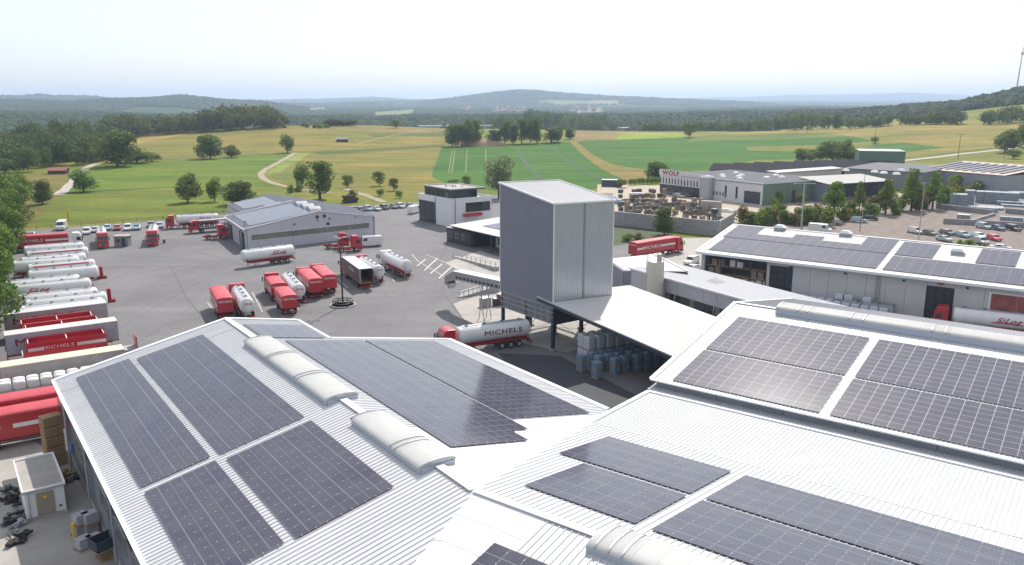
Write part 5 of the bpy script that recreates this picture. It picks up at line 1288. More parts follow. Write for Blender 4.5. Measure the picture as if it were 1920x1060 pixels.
def undercarriage(parent, x0, x1, axles, legs=None, m=None, z=1.0, name='chassis'):
    fr = MB()
    for s in (-1, 1): fr.box(x0, x1, s * 0.5 - 0.07, s * 0.5 + 0.07, z - 0.22, z)
    x = x0 + 0.5
    while x < x1: fr.box(x - 0.04, x + 0.04, -0.43, 0.43, z - 0.18, z - 0.04); x += 1.6
    fr.build(name, m or M['redchassis'], parent)
    for a in axles: axle(parent, a)
    if axles:
        for s in (-1, 1):
            g = MB(); g.box(min(axles) - 0.6, max(axles) + 0.6, min(s * 0.85, s * 1.25), max(s * 0.85, s * 1.25), 1.06, 1.10); g.build('mudguard', M['black'], parent)
    if legs is not None:
        for s in (-1, 1):
            l = MB(); l.box(legs - 0.08, legs + 0.08, s * 0.75 - 0.07, s * 0.75 + 0.07, 0.06, z); l.box(legs - 0.17, legs + 0.17, s * 0.75 - 0.15, s * 0.75 + 0.15, 0.018, 0.07); l.build('landing_leg', M['galv'], parent)
    u = MB(); u.box(x0 - 0.08, x0 + 0.05, -1.18, 1.18, 0.5, 0.68); u.build('rear_bumper', m or M['redchassis'], parent)
    for s in (-1, 1):
        t = MB(); t.box(x0 - 0.11, x0 - 0.085, s * 0.95 - 0.2, s * 0.95 + 0.2, 0.54, 0.66); t.build('tail_light', M['orange'], parent)
def tank_body(parent, x0, x1, text=None, side=0, r=1.23, zc=2.48, stripe=False, pinkend=False):
    n = 20; L_ = x1 - x0; rings = []
    prof = [(0, 0.05), (0.04, 0.45), (0.14, 0.78), (0.32, 0.95), (0.6, 1.0)]
    xs = [(x0 + a, b) for a, b in prof] + [(x1 - a, b) for a, b in reversed(prof)]
    for x, k in xs:
        sag = 0.16 * (1 - ((x - (x0 + x1) / 2) / (L_ / 2)) ** 2)
        rings.append([(x, r * k * math.cos(2 * math.pi * i / n), zc + (r * k) * math.sin(2 * math.pi * i / n) * (1.0) - (sag if math.sin(2 * math.pi * i / n) < -0.3 else 0)) for i in range(n)])
    mb = MB(); mb.loft(rings); o = mb.build('tank', M['tank'], parent, smooth=True); bm_fix(o)
    for k in range(1, 6):
        x = x0 + L_ * k / 6; rr = MB()
        rr.loft([[(xx, (r + 0.012) * math.cos(a), zc + (r + 0.012) * math.sin(a)) for a in [2 * math.pi * i / n for i in range(n)]] for xx in (x - 0.03, x + 0.03)], cap=False)
        rr.build('tank_band', M['tank'], o, smooth=True)
    w = MB(); w.box(x0 + 0.9, x1 - 0.9, -0.28, 0.28, zc + r + 0.0, zc + r + 0.05); w.build('catwalk', M['galv'], parent)
    for k in range(4):
        x = x0 + L_ * (k + 0.6) / 4.2; h = MB(); h.tube((x, 0, zc + r - 0.02), (x, 0, zc + r + 0.16), 0.27, 12); hh = h.build('manhole', M['galv'], parent, smooth=True)
        l = MB(); l.tube((x, 0, zc + r + 0.16), (x, 0, zc + r + 0.19), 0.20, 10); l.build('manhole_lid', M['black'], hh)
    rl = MB()
    for s in (-1, 1):
        rl.tube((x0 + 1.0, s * 0.42, zc + r + 0.02), (x1 - 1.0, s * 0.42, zc + r + 0.02), 0.025, 5)
    rl.build('handrail', M['galv'], parent)
    for k in range(3):
        x = x0 + L_ * (0.2 + 0.3 * k); h = MB(); h.tube((x, 0, zc - r - 0.12), (x, 0, zc - r - 0.62), 0.6, 10, 0.14); h.build('discharge_cone', M['galv'], parent)
    ld = MB()
    for s in (-1, 1): ld.tube((x0 - 0.12, 0.6 + s * 0.2, 0.7), (x0 - 0.06, 0.6 + s * 0.2, zc + r * 0.9), 0.025, 5)
    for k in range(8): ld.tube((x0 - 0.10, 0.4, 0.9 + k * 0.33), (x0 - 0.10, 0.8, 0.9 + k * 0.33), 0.018, 4)
    ld.build('ladder', M['galv'], parent)
    bk = MB(); bk.box(x0 + 0.15, x0 + 0.9, -0.5, 0.5, 1.0, 1.45); bk.build('valve_box', M['galv'], parent)
    for s in (-1, 1):
        tb = MB(); tb.tube((x0 + 1.0, s * 1.13, 1.15), (x1 - 2.5, s * 1.13, 1.15), 0.09, 8); tb.build('hose_tube', M['redchassis'], parent)
        sk = MB(); sk.obox((x0 + 0.6, s * 0.55, 1.0), (L_ - 1.4, 0, 0), (0, s * 0.1, 0), (0, 0, 0.5)); bm_fix(sk.build('saddle', M['redchassis'], parent))
    rr = r + 0.02
    if text:
        for s in (-1, 1):
            if text == 'SiLog':
                letter(parent, 'SiLog', 1.05, M['letter_red'], ((x0 + 3.4) if s < 0 else (x0 + 4.0), s * (rr + 0.02), zc + 0.1), 0 if s < 0 else math.pi, shear=0.55, xs=1.25, bold=0.035, curve=(rr, zc), under=True)
            else:
                letter(parent, text, 0.95, M['letter_maroon'], ((x0 + 4.4) if s < 0 else (x0 + 4.6), s * (rr + 0.02), zc + 0.1), 0 if s < 0 else math.pi, shear=0.1, xs=1.45, bold=0.025, curve=(rr, zc))
        letter(parent, text, 0.45, M['letter_red'], (x0 - 0.03, -0.05, zc + 0.35), -math.pi / 2, shear=0.3, xs=1.1, bold=0.03)
    if stripe:
        st = MB(); nn = 3
        for s in (-1,):
            a0, a1 = math.radians(-8 if stripe == 1 else 30), math.radians(6 if stripe == 1 else 44)
            pts = [(s * rr * math.cos(a), zc + rr * math.sin(a)) for a in (a0, (a0 + a1) / 2, a1)]
            st.loft([[(x, p[0], p[1]) for p in pts] for x in (x0 + 1.0, x1 - 1.2)], cap=False, closed=False)
        st.build('stripe', M['redtarp'], parent)
def box_body(parent, x0, x1, z0, z1, m, tarp=True, text='MICHELS', w=1.27, rear_text=True, ribs=True, open_top=False, stripe=True, tsize=0.62):
    b = MB()
    if open_top:
        t = 0.06
        b.box(x0, x1, -w, w, z0, z0 + t); b.box(x0, x1, -w, -w + t, z0 + t, z1); b.box(x0, x1, w - t, w, z0 + t, z1); b.box(x0, x0 + t, -w + t, w - t, z0 + t, z1); b.box(x1 - t, x1, -w + t, w - t, z0 + t, z1)
        o = b.build('tipper_body', m, parent)
        for k in (0.03, 0.5, 0.97):
            c = MB(); x = x0 + (x1 - x0) * k; c.box(x - 0.05, x + 0.05, -w - 0.01, w + 0.01, z1, z1 + 0.08); c.build('cross_bar', M['wall_white'], parent)
        rt = MB(); rt.tube((x0 + 0.1, w - 0.06, z1 + 0.11), (x1 - 0.1, w - 0.06, z1 + 0.11), 0.12, 8); rt.build('rolled_tarpaulin', M['redtarp'], parent)
        lo = MB(); lo.box(x0 + 0.07, x1 - 0.07, -w + 0.07, w - 0.07, z0 + 0.07, z0 + 0.12); lo.build('floor', M['galv'], parent)
    else:
        b.box(x0, x1, -w, w, z0, z1); o = b.build('tipper_body', m, parent, bevel=0.03)
    if tarp and not open_top:
        t = MB(); n = 6; nx = 7; rings = []
        for i in range(nx):
            x = x0 - 0.02 + (x1 - x0 + 0.04) * i / (nx - 1); sg = 0.03 if i % 2 else 0
            rings.append([(x, -w - 0.02, z1 - 0.18)] + [(x, -math.cos(math.pi * k / n) * (w + 0.02), z1 + 0.03 + math.sin(math.pi * k / n) * (0.24 - sg)) for k in range(n + 1)] + [(x, w + 0.02, z1 - 0.18)])
        t.loft(rings); o2 = t.build('tarpaulin', M['redtarp'], parent); bm_fix(o2)
        sm = MB(); sm.box((x0 + x1) / 2 - 0.04, (x0 + x1) / 2 + 0.04, -0.5, 0.5, z1 + 0.262, z1 + 0.285); sm.build('tarpaulin_seam', M['letter_white'], parent)
    if ribs:
        for s in (-1, 1):
            for z in (z0 + 0.12, z1 - 0.28):
                r_ = MB(); r_.box(x0 + 0.02, x1 - 0.02, min(s * w, s * (w + 0.05)), max(s * w, s * (w + 0.05)), z, z + 0.09); r_.build('side_rail', m, parent)
    if text:
        L_ = x1 - x0
        for s in (-1, 1):
            rz = 0 if s < 0 else math.pi
            cx = x0 + L_ * 0.38 if s < 0 else x0 + L_ * 0.42
            letter(parent, text, tsize, M['letter_white'], (cx, s * (w + 0.012), (z0 + z1) / 2 + 0.05), rz, shear=0.12, xs=1.45, bold=0.025)
            if stripe:
                q = MB(); y = s * (w + 0.01); a, c_ = x0 + L_ * 0.62, x1 - 0.1; zz = (z0 + z1) / 2
                q.add([(a, y, zz - 0.2), (c_, y, zz - 0.2), (c_, y, zz + 0.24), (a, y, zz + 0.24)], [(0, 1, 2, 3)] if s < 0 else [(3, 2, 1, 0)]); q.build('white_band', M['letter_white'], parent)
                q = MB(); a, c_ = x0 + 0.2, x0 + L_ * 0.38 - tsize * 2.6
                if c_ > a: q.add([(a, y, zz - 0.2), (c_, y, zz - 0.2), (c_, y, zz + 0.24), (a, y, zz + 0.24)], [(0, 1, 2, 3)] if s < 0 else [(3, 2, 1, 0)]); q.build('white_band', M['letter_white'], parent)
        if rear_text: letter(parent, text, 0.42, M['letter_white'], (x0 - 0.012, 0, z1 - 0.45), -math.pi / 2, shear=0.12, xs=1.2, bold=0.05)
def curtain_body(parent, x0, x1, side_m, roof_m, z0=1.15, z1=4.0, w=1.27, open_rear=False, text=True):
    mb = MB(); t = 0.05
    mb.box(x0, x1, -w, w, z0, z0 + 0.14); mb.build('load_floor', M['wood'], parent)
    for s in (-1, 1):
        c = MB(); n = 26; pts = []
        for i in range(n + 1):
            x = x0 + 0.05 + (x1 - x0 - 0.1) * i / n; pts.append((x, s * (w - 0.02 + (0.02 if i % 2 else 0.0))))
        c.loft([[(x, y, z) for x, y in pts] for z in (z0 + 0.02, z1 - 0.1)], cap=False, closed=False); c.build('side_curtain', side_m, parent)
        if text:
            rz = 0 if s < 0 else math.pi
            letter(parent, 'MICHELS', 1.35, M['letter_maroon'], (x0 + 5.0 if s < 0 else x0 + 6.6, s * (w + 0.02), (z0 + z1) / 2 + 0.15), rz, shear=0.0, xs=1.4, bold=0.03)
            letter(parent, 'Spedition & Silo-Logistik', 0.42, M['anthracite'] if False else M['letter_maroon'], (x0 + 4.2 if s < 0 else x0 + 6.6, s * (w + 0.02), z0 + 0.62), rz, shear=0.0, xs=1.05, bold=0.0) if False else None
    r_ = MB(); r_.box(x0 - 0.02, x1 + 0.02, -w - 0.03, w + 0.03, z1 - 0.1, z1); r_.build('roof', roof_m, parent)
    f = MB(); f.box(x1 - 0.05, x1, -w, w, z0 + 0.14, z1 - 0.1); f.build('front_wall', M['galv'], parent)
    if open_rear:
        for s in (-1, 1):
            d = MB(); y0, y1 = (s * w - 0.03, s * w + 0.03); d.box(x0 - 1.1, x0, y0, y1, z0 + 0.1, z1 - 0.2); d.build('rear_door', M['wall_grey'], parent)
        fr = MB(); fr.box(x0, x0 + 0.1, -w, -w + 0.1, z0, z1 - 0.1); fr.box(x0, x0 + 0.1, w - 0.1, w, z0, z1 - 0.1); fr.build('rear_frame', M['redchassis'], parent)
    else:
        for s in (-1, 1):
            d = MB(); d.box(x0 - 0.02, x0 + 0.04, min(0.02 * s, s * w), max(0.02 * s, s * w), z0, z1 - 0.12); d.build('rear_door', M['red'], parent)
    for s in (-1, 1):
        e = MB(); e.box(x0, x1, min(s * w, s * (w + 0.02)), max(s * w, s * (w + 0.02)), z0 - 0.05, z0 + 0.02); e.build('side_rail', M['redchassis'], parent)

VEH = 'vehicle prototypes'
def mk(name): return empty(name, (0, 0, 0), 0, 'x', 'truck')
# prototypes: x runs forward, rear of the body at x = 0
def proto_tank_trailer(text=None, stripe=0):
    p = mk('tanker_trailer'); undercarriage(p, 0.1, 10.4, (2.0, 3.35, 4.7), legs=8.6); tank_body(p, 0, 11.8, text, stripe=stripe)
    hb = MB(); hb.box(10.9, 11.0, 1.0, 1.25, 0.4, 1.9); hb.build('gearbox_panel', M['redchassis'], p)
    return p
def proto_tank_truck(text, paint):
    p = mk('tanker_truck'); undercarriage(p, 0.1, 10.2, (2.0, 3.35, 4.7)); tank_body(p, 0, 11.3, text); tractor(p, 14.0, paint)
    return p
def proto_tipper_trailer(text='MICHELS', L_=9.6, axles=(1.6, 2.95, 4.3), opent=False, z1=3.35):
    p = mk('tipper_trailer'); undercarriage(p, 0.0, L_ - 0.4, axles, legs=L_ - 1.6); box_body(p, 0, L_, 1.15, z1, M['red'], text=text, open_top=opent)
    return p
def proto_tipper_semi(L_=9.8, z1=3.5):
    p = mk('tipper_truck'); undercarriage(p, 0.0, L_ - 1.2, (1.6, 2.95, 4.3)); box_body(p, 0, L_, 1.2, z1, M['red']); tractor(p, L_ + 2.9, M['red'])
    return p
def proto_rigid(L_=6.8):
    p = mk('tipper_truck'); undercarriage(p, 0.0, L_ + 2.0, (1.2, 2.5)); box_body(p, 0, L_, 1.15, 3.1, M['red'], stripe=False); cab(p, L_ + 2.6, M['red']); axle(p, L_ + 1.1)
    return p
def proto_drawbar(L_=7.0):
    p = mk('tipper_trailer'); undercarriage(p, 0.0, L_, (1.3, L_ - 1.3)); box_body(p, 0, L_, 1.15, 3.15, M['red'], stripe=False)
    d = MB(); d.box(L_, L_ + 2.0, -0.08, 0.08, 0.8, 0.95); d.build('drawbar', M['redchassis'], p)
    return p
def proto_curtain(side_m, roof_m, z1=4.0, text=True, open_rear=False, tract=None):
    p = mk('curtain_truck' if tract else 'curtain_trailer'); undercarriage(p, 0.05, 12.8, (2.6, 3.9, 5.2), legs=None if tract else 10.6)
    curtain_body(p, 0, 13.6, side_m, roof_m, z1=z1, text=text, open_rear=open_rear)
    if tract: tractor(p, 16.2, tract)
    return p
def proto_flat(load=None, head=True):
    p = mk('flatbed_trailer'); undercarriage(p, 0.05, 12.8, (2.6, 3.9, 5.2), legs=10.6)
    f = MB(); f.box(0, 13.4, -1.25, 1.25, 1.05, 1.25); f.build('deck', M['concrete'], p)
    if head: h = MB(); h.box(13.3, 13.42, -1.25, 1.25, 1.25, 2.9); h.build('headboard', M['red'], p)
    return p

def put(o, front, rear, z, label, anchor='rear', hd=None, length=None, group=None, cat=None, copy=True):
    """stand a vehicle where its top edge is seen from rear to front"""
    if isinstance(front, Vector): F_ = front; B_ = front - dirv(hd)
    else: F_ = at(*front, z); B_ = at(*rear, z)
    a = math.atan2((F_ - B_).y, (F_ - B_).x) if hd is None else math.pi / 2 - R(hd)
    if anchor == 'rear': x, y = B_.x, B_.y
    elif anchor == 'front': x, y = F_.x - math.cos(a) * length, F_.y - math.sin(a) * length
    else:
        x, y = (F_.x + B_.x) / 2 - math.cos(a) * length / 2, (F_.y + B_.y) / 2 - math.sin(a) * length / 2
    c = copy_tree(o) if copy else o
    c.location = (x, y, 0.03); c.rotation_euler = (0, 0, a)
    c['label'] = label; c['category'] = cat or 'truck'
    if group: c['group'] = group
    return c
TRL = 'trailers parked in the row along the left hedge'
tt_plain = proto_tank_trailer(None); tt_stripe2 = proto_tank_trailer(None, 2); tt_silog = proto_tank_trailer('SiLog')
used = set()
def use(o):
    """the first placing of a prototype moves the prototype itself"""
    if o.name in used: return True
    used.add(o.name); return False
def putv(o, *a, **k): return put(o, *a, copy=use(o), **k)
HD = 59
def rowpos(perp, along): return dirv(147) * perp + dirv(57) * along
for pr, f, r, lab in [
    (tt_plain, (157, 453), (62, 459), 'plain white tanker trailer, farthest of the left row, next to the long red trailer'),
    (tt_stripe2, (165, 462), (49, 467), 'white tanker trailer with a pink stripe, second farthest of the left row'),
    (tt_plain, (161, 473), (39, 481), 'plain white tanker trailer right in front of the farther pink striped one'),
    (tt_plain, (148, 479), (46, 489), 'white tanker trailer set back, between the farther plain one and the nearer striped one'),
    (tt_stripe2, (178, 485), (51, 497), 'white tanker trailer with the brighter pink stripe in the middle of the left row'),
    (tt_plain, (183, 496), (46, 508), 'white tanker trailer whose front sticks out most, with a red tractor part beside it'),
    (tt_plain, (150, 514), (28, 527), 'white tanker trailer set back just behind the one lettered SiLog'),
    (tt_silog, (170, 520), (27, 533), 'white tanker trailer with red SiLog lettering in the left row'),
    (tt_plain, (183, 538), (32, 552), 'white tanker trailer nearest in front of the SiLog lettered one'),
    (tt_plain, (200, 546), (34, 562), 'white tanker trailer between two others, beside the red gearbox stand'),
    (tt_plain, (195, 557), (37, 574), 'white tanker trailer directly behind the first curtain trailer')]:
    putv(pr, f, r, 3.75, lab, anchor='front', hd=HD, length=11.8, group=TRL, cat='tanker trailer')
M['curtain_grey'] = mat('grey_side_curtain', (0.36, 0.335, 0.33), 0.55, noise=0.15, scale=0.8)
M['curtain_lilac'] = mat('lilac_grey_side_curtain', (0.34, 0.33, 0.38), 0.55, noise=0.15, scale=0.8)
M['curtain_dark'] = mat('dark_side_curtain', (0.10, 0.09, 0.08), 0.55, noise=0.2, scale=0.8)
cu1 = proto_curtain(M['curtain_grey'], M['roof_white']); cu2 = proto_curtain(M['curtain_lilac'], M['roof_ivory'])
putv(cu1, (198, 565), (5, 587), 4.0, 'curtain trailer with a bright white roof and maroon letters, in the left row', anchor='front', hd=57, length=13.6, group=TRL, cat='curtain trailer')
putv(cu2, (217, 598), (7, 627), 4.0, 'curtain trailer with an ivory roof and big maroon letters on a lilac side', anchor='front', hd=56, length=13.6, group=TRL, cat='curtain trailer')
op = proto_tipper_trailer(opent=True, L_=9.6, z1=3.1)
putv(op, rowpos(-132.5, 10.6), None, 3.1, 'open red tipper trailer with a rolled pink cover, before the white roofed curtain trailer', anchor='front', hd=57, length=9.6, group=TRL, cat='tipper trailer')
putv(op, rowpos(-129.0, 11.0), None, 3.1, 'open red tipper trailer squeezed in right behind the ivory roofed curtain trailer', anchor='front', hd=57, length=9.6, group=TRL, cat='tipper trailer')
putv(op, rowpos(-120.9, 10.9), None, 3.1, 'open red tipper trailer lettered MICHELS before the ivory roofed curtain trailer', anchor='front', hd=57, length=9.6, group=TRL, cat='tipper trailer')
flat = proto_flat()
for sd_ in (-1, 1):
    f_ = MB(); f_.box(0, 8.6, min(sd_ * 1.25, sd_ * 1.29), max(sd_ * 1.25, sd_ * 1.29), 1.1, 2.2); f_.build('side_board', M['red'], flat)
letter(flat, 'MICHELS', 0.6, M['letter_white'], (3.6, -1.31, 1.65), 0, shear=0.12, xs=1.45, bold=0.025)
f_ = MB(); f_.box(-0.05, 0.05, -1.25, 1.25, 1.25, 2.6); f_.build('rear_board', M['tank'], flat)
putv(flat, rowpos(-117.2, 14.2), None, 1.6, 'grey flatbed trailer with low red lettered sides and an upright red headboard', anchor='front', hd=57, length=13.4, group=TRL, cat='flatbed trailer')
cream = proto_curtain(M['curtain_grey'], mat('cream_tarpaulin', (0.62, 0.54, 0.42), 0.7, noise=0.12, scale=1.0), text=False, z1=3.3)
putv(cream, rowpos(-110.7, 11.8), None, 3.3, 'curtain trailer with a cream coloured roof beside the corner of the foreground hall', anchor='front', hd=57, length=13.6, group=TRL, cat='curtain trailer')
# flatbed carrying white sacks
fb = proto_flat(head=False); fbp = putv(fb, rowpos(-107.2, 9.4), None, 1.3, 'flatbed trailer loaded with white sacks beside the corner of the foreground hall', anchor='front', hd=57, length=13.4, group=TRL, cat='flatbed trailer')
M['sack'] = mat('white_sack', (0.70, 0.69, 0.66), 0.8, noise=0.12, scale=2.5, bump=0.4)
def sack_mesh(sx=0.62, sy=0.5, sz=0.48, seed=0):
    r = random.Random(seed); mb = MB(); n = 10; rings = []
    for z, k in ((0, 0.86), (0.12, 1.0), (0.5, 1.03), (0.85, 0.98), (1.0, 0.72)):
        rings.append([(sx * k * max(-1, min(1, 1.25 * math.cos(2 * math.pi * i / n))) * r.uniform(.96, 1.03), sy * k * max(-1, min(1, 1.25 * math.sin(2 * math.pi * i / n))) * r.uniform(.96, 1.03), 2 * sz * z) for i in range(n)])
    mb.loft(rings); o = mb.build('sack', M['sack'], smooth=True); bm_fix(o); me = o.data; bpy.data.objects.remove(o); return me
sm = [sack_mesh(seed=i) for i in range(3)]
a = fbp.rotation_euler.z; ca, sa = math.cos(a), math.sin(a)
for j in range(2):
    for i in range(9):
        lx, ly = 12.5 - i * 1.42, (-0.62 if j else 0.62)
        o = link('sack', sm[(i + j) % 3]); o.location = (fbp.location.x + lx * ca - ly * sa, fbp.location.y + lx * sa + ly * ca, 1.28); o.rotation_euler = (0, 0, a + (i % 3 - 1) * 0.06)
        tag(o, 'white sack in the %s row on the flatbed trailer, %s from its front end' % ('camera side' if j else 'far side', ['first', 'second', 'third', 'fourth', 'fifth', 'sixth', 'seventh', 'eighth', 'ninth'][i]), 'sack', 'white sacks on the flatbed trailer')
# two red tarpaulin trailers at the left edge
big = proto_tipper_trailer(L_=12.5, axles=(3.2, 4.6, 6.0), z1=3.7)
putv(big, (112, 727), (0, 746), 3.85, 'long red covered tipper trailer behind its twin at the left edge', anchor='front', hd=57, length=12.5, group='red tipper trailers by the hall corner', cat='tipper trailer')
putv(big, (120, 750), (0, 771), 3.85, 'long red covered tipper trailer lettered MICHELS by the hall corner at the left edge', anchor='front', hd=57, length=12.5, group='red tipper trailers by the hall corner', cat='tipper trailer')

# trucks parked in the middle of the yard
MID = 'trucks parked side by side in the middle of the yard'
t1 = proto_tipper_trailer(L_=9.7); putv(t1, (406.8, 537), (421.6, 560), 3.5, 'red covered tipper trailer at the left end of the middle group', group=MID, cat='tipper trailer')
tk_silog = proto_tank_truck('SiLog', M['red'])
putv(tk_silog, (439, 527), (463, 560), 3.75, 'white tanker truck with red cab, right beside the leftmost red trailer', hd=-26, group=MID, cat='tanker truck')
rg = proto_rigid(); putv(rg, (505, 512), (522, 533), 3.2, 'short red tipper truck in front of its own red trailer', hd=-25, group=MID, cat='tipper truck')
db = proto_drawbar(); putv(db, (519, 533), (543, 555), 3.3, 'short red covered trailer standing behind the short red tipper truck', hd=-26, group=MID, cat='tipper trailer')
putv(tt_silog, (533, 503), (560, 533), 3.75, 'white tanker trailer standing between two red trucks in the middle group', hd=-25, group=MID, cat='tanker trailer')
ts = proto_tipper_semi(); M['redorange'] = mat('orange_red_paint', (0.55, 0.05, 0.02), 0.4, noise=0.12, scale=1)
putv(ts, (568, 501), (592, 523), 3.7, 'red covered tipper truck, left of the two red trucks standing side by side', hd=-26, group=MID, cat='tipper truck')
putv(ts, (595, 498), (618, 517), 3.6, 'red covered tipper truck, right of the two red trucks standing side by side', hd=-25, group=MID, cat='tipper truck')
co = proto_curtain(M['curtain_dark'], M['roof_white'], text=False, open_rear=True, tract=M['red'])
letter(co, 'MICHELS', 0.8, M['letter_white'], (6.0, -1.3, 2.9), 0, shear=0, xs=1.1, bold=0.03); letter(co, 'MICHELS', 0.8, M['letter_white'], (6.0, 1.3, 2.9), math.pi, shear=0, xs=1.1, bold=0.03)
putv(co, (650.8, 476), (686, 504), 4.0, 'dark curtain sided truck with white roof and its rear wide open', hd=-25, group=MID, cat='curtain truck')
putv(tk_silog, (669, 474), (711, 498), 3.75, 'white tanker truck hidden half behind the open curtain sided truck', hd=-27, group=MID, cat='tanker truck')
tk_white = proto_tank_truck(None, M['tank'])
putv(tk_white, (718, 468), (764, 488), 3.75, 'white tanker truck at the right end of the middle group, beside the painted bays', hd=-29, group=MID, cat='tanker truck')
# truck under the tower, trailer before the repair hall and others
tk_mich = proto_tank_truck('MICHELS', M['red'])
putv(tk_mich, (845, 615), (991, 597), 3.75, 'white tanker truck lettered MICHELS driving out beneath the silver tower', hd=-115, cat='tanker truck')
putv(tt_silog, (436, 479), (549, 458), 3.75, 'white tanker trailer lettered SiLog before the front of the repair hall', hd=-131, cat='tanker trailer')
putv(tk_silog, (1786, 575), (1920, 588), 3.75, 'white tanker truck lettered SiLog by the door of the car park warehouse', anchor='front', hd=-62, length=11.3, cat='tanker truck')
putv(tk_silog, (318, 404), (417, 397), 3.75, 'white tanker truck with red cab parked along the meadow fence', anchor='front', hd=-112, length=12.8, cat='tanker truck')
semi = mk('tipper_truck'); undercarriage(semi, 0, 12.0, (2.6, 3.9, 5.2)); box_body(semi, 0, 13.2, 1.2, 3.8, M['red'], tsize=1.0); tractor(semi, 16.2, M['red'])
putv(semi, (1274, 441), (1180, 455), 4.0, 'long red covered truck lettered MICHELS driving behind the silver tower', anchor='front', hd=51, length=16.0, cat='tipper truck')
putv(tk_silog, (191, 437), (186, 424), 3.8, 'white tanker truck with red cab facing the viewer, left of the small hut', anchor='front', hd=152, length=13.5, cat='tanker truck')
putv(tk_silog, (284, 433), (274, 420), 3.8, 'white tanker truck with red cab facing the viewer, right of the small hut', anchor='front', hd=158, length=13.5, cat='tanker truck')
r0 = mk('tipper_truck'); undercarriage(r0, 0, 12.0, (2.6, 3.9, 5.2)); box_body(r0, 0, 12.6, 1.2, 3.6, M['red'], tsize=0.8); tractor(r0, 15.8, M['tank'])
putv(r0, (127, 437), (60, 446), 3.7, 'long red covered trailer with a white cab behind the left row', anchor='front', hd=63, length=12.6, cat='tipper truck')
dk = mk('box_truck'); undercarriage(dk, 0, 8, (1.6, 6.6)); b_ = MB(); b_.box(0, 6.2, -1.2, 1.2, 1.1, 3.4); b_.build('box_body', M['darksteel'], dk); cab(dk, 8.6, M['tank'], h=3.3)
putv(dk, (52, 431), (44, 446), 3.4, 'dark blue box truck with a white cab at the corner of the left hedge', hd=-20, anchor='mid', length=8, cat='truck')
trp = mk('tractor_unit'); tractor(trp, 6.0, M['red'])
for f, lab in [((652, 436), 'red tractor unit parked left, close to the front wall of the repair hall'), ((676, 441), 'red tractor unit parked right, beside the white van')]:
    putv(trp, f, (f[0] - 20, f[1]), 3.7, lab, anchor='front', hd=66, length=6, group='red tractor units before the repair hall', cat='tractor unit')
putv(trp, (424, 421), (400, 424), 3.6, 'red tractor unit backed out of the left side door of the repair hall', anchor='front', hd=58, length=6, cat='tractor unit')
od = mk('open_truck'); undercarriage(od, 0, 8, (1.6, 6.8)); b_ = MB(); b_.box(0, 7.6, -1.2, 1.2, 1.0, 1.2); b_.box(0, 7.6, -1.25, 1.25, 3.1, 3.25); b_.box(7.5, 7.6, -1.2, 1.2, 1.2, 3.1); b_.build('load_bed', M['anthracite'], od); b_ = MB(); b_.box(0.1, 7.5, -1.27, 1.27, 3.25, 3.30); b_.build('roof', M['curtain_grey'], od); cab(od, 10.0, M['red'], h=3.4)
for s in (-1, 1):
    for x in (0.1, 2.6, 5.1):
        b_ = MB(); b_.box(x, x + 0.1, s * 1.2 - 0.05, s * 1.2 + 0.05, 1.2, 3.1); b_.build('stanchion', M['anthracite'], od)
putv(od, (385, 416), (400, 408), 3.3, 'dark open sided truck with a grey roof by the left side of the repair hall', anchor='mid', hd=-125, length=9, cat='truck')
gb = MB(); gb.box(-0.3, 0.3, -0.6, 0.6, 0, 2.4); gb.box(-0.9, 0.9, -0.7, 0.7, 0, 0.5)
for (u, v), lab in [((191, 522), 'small red stand beside the fronts of the middle tanker trailers'), ((206, 566), 'small red stand beside the fronts of the nearer tanker trailers')]:
    o = gb.build('gear_stand', M['redchassis']) ; o.location = at(u, v); o.rotation_euler = (0, 0, 0.5); tag(o, lab, 'stand')

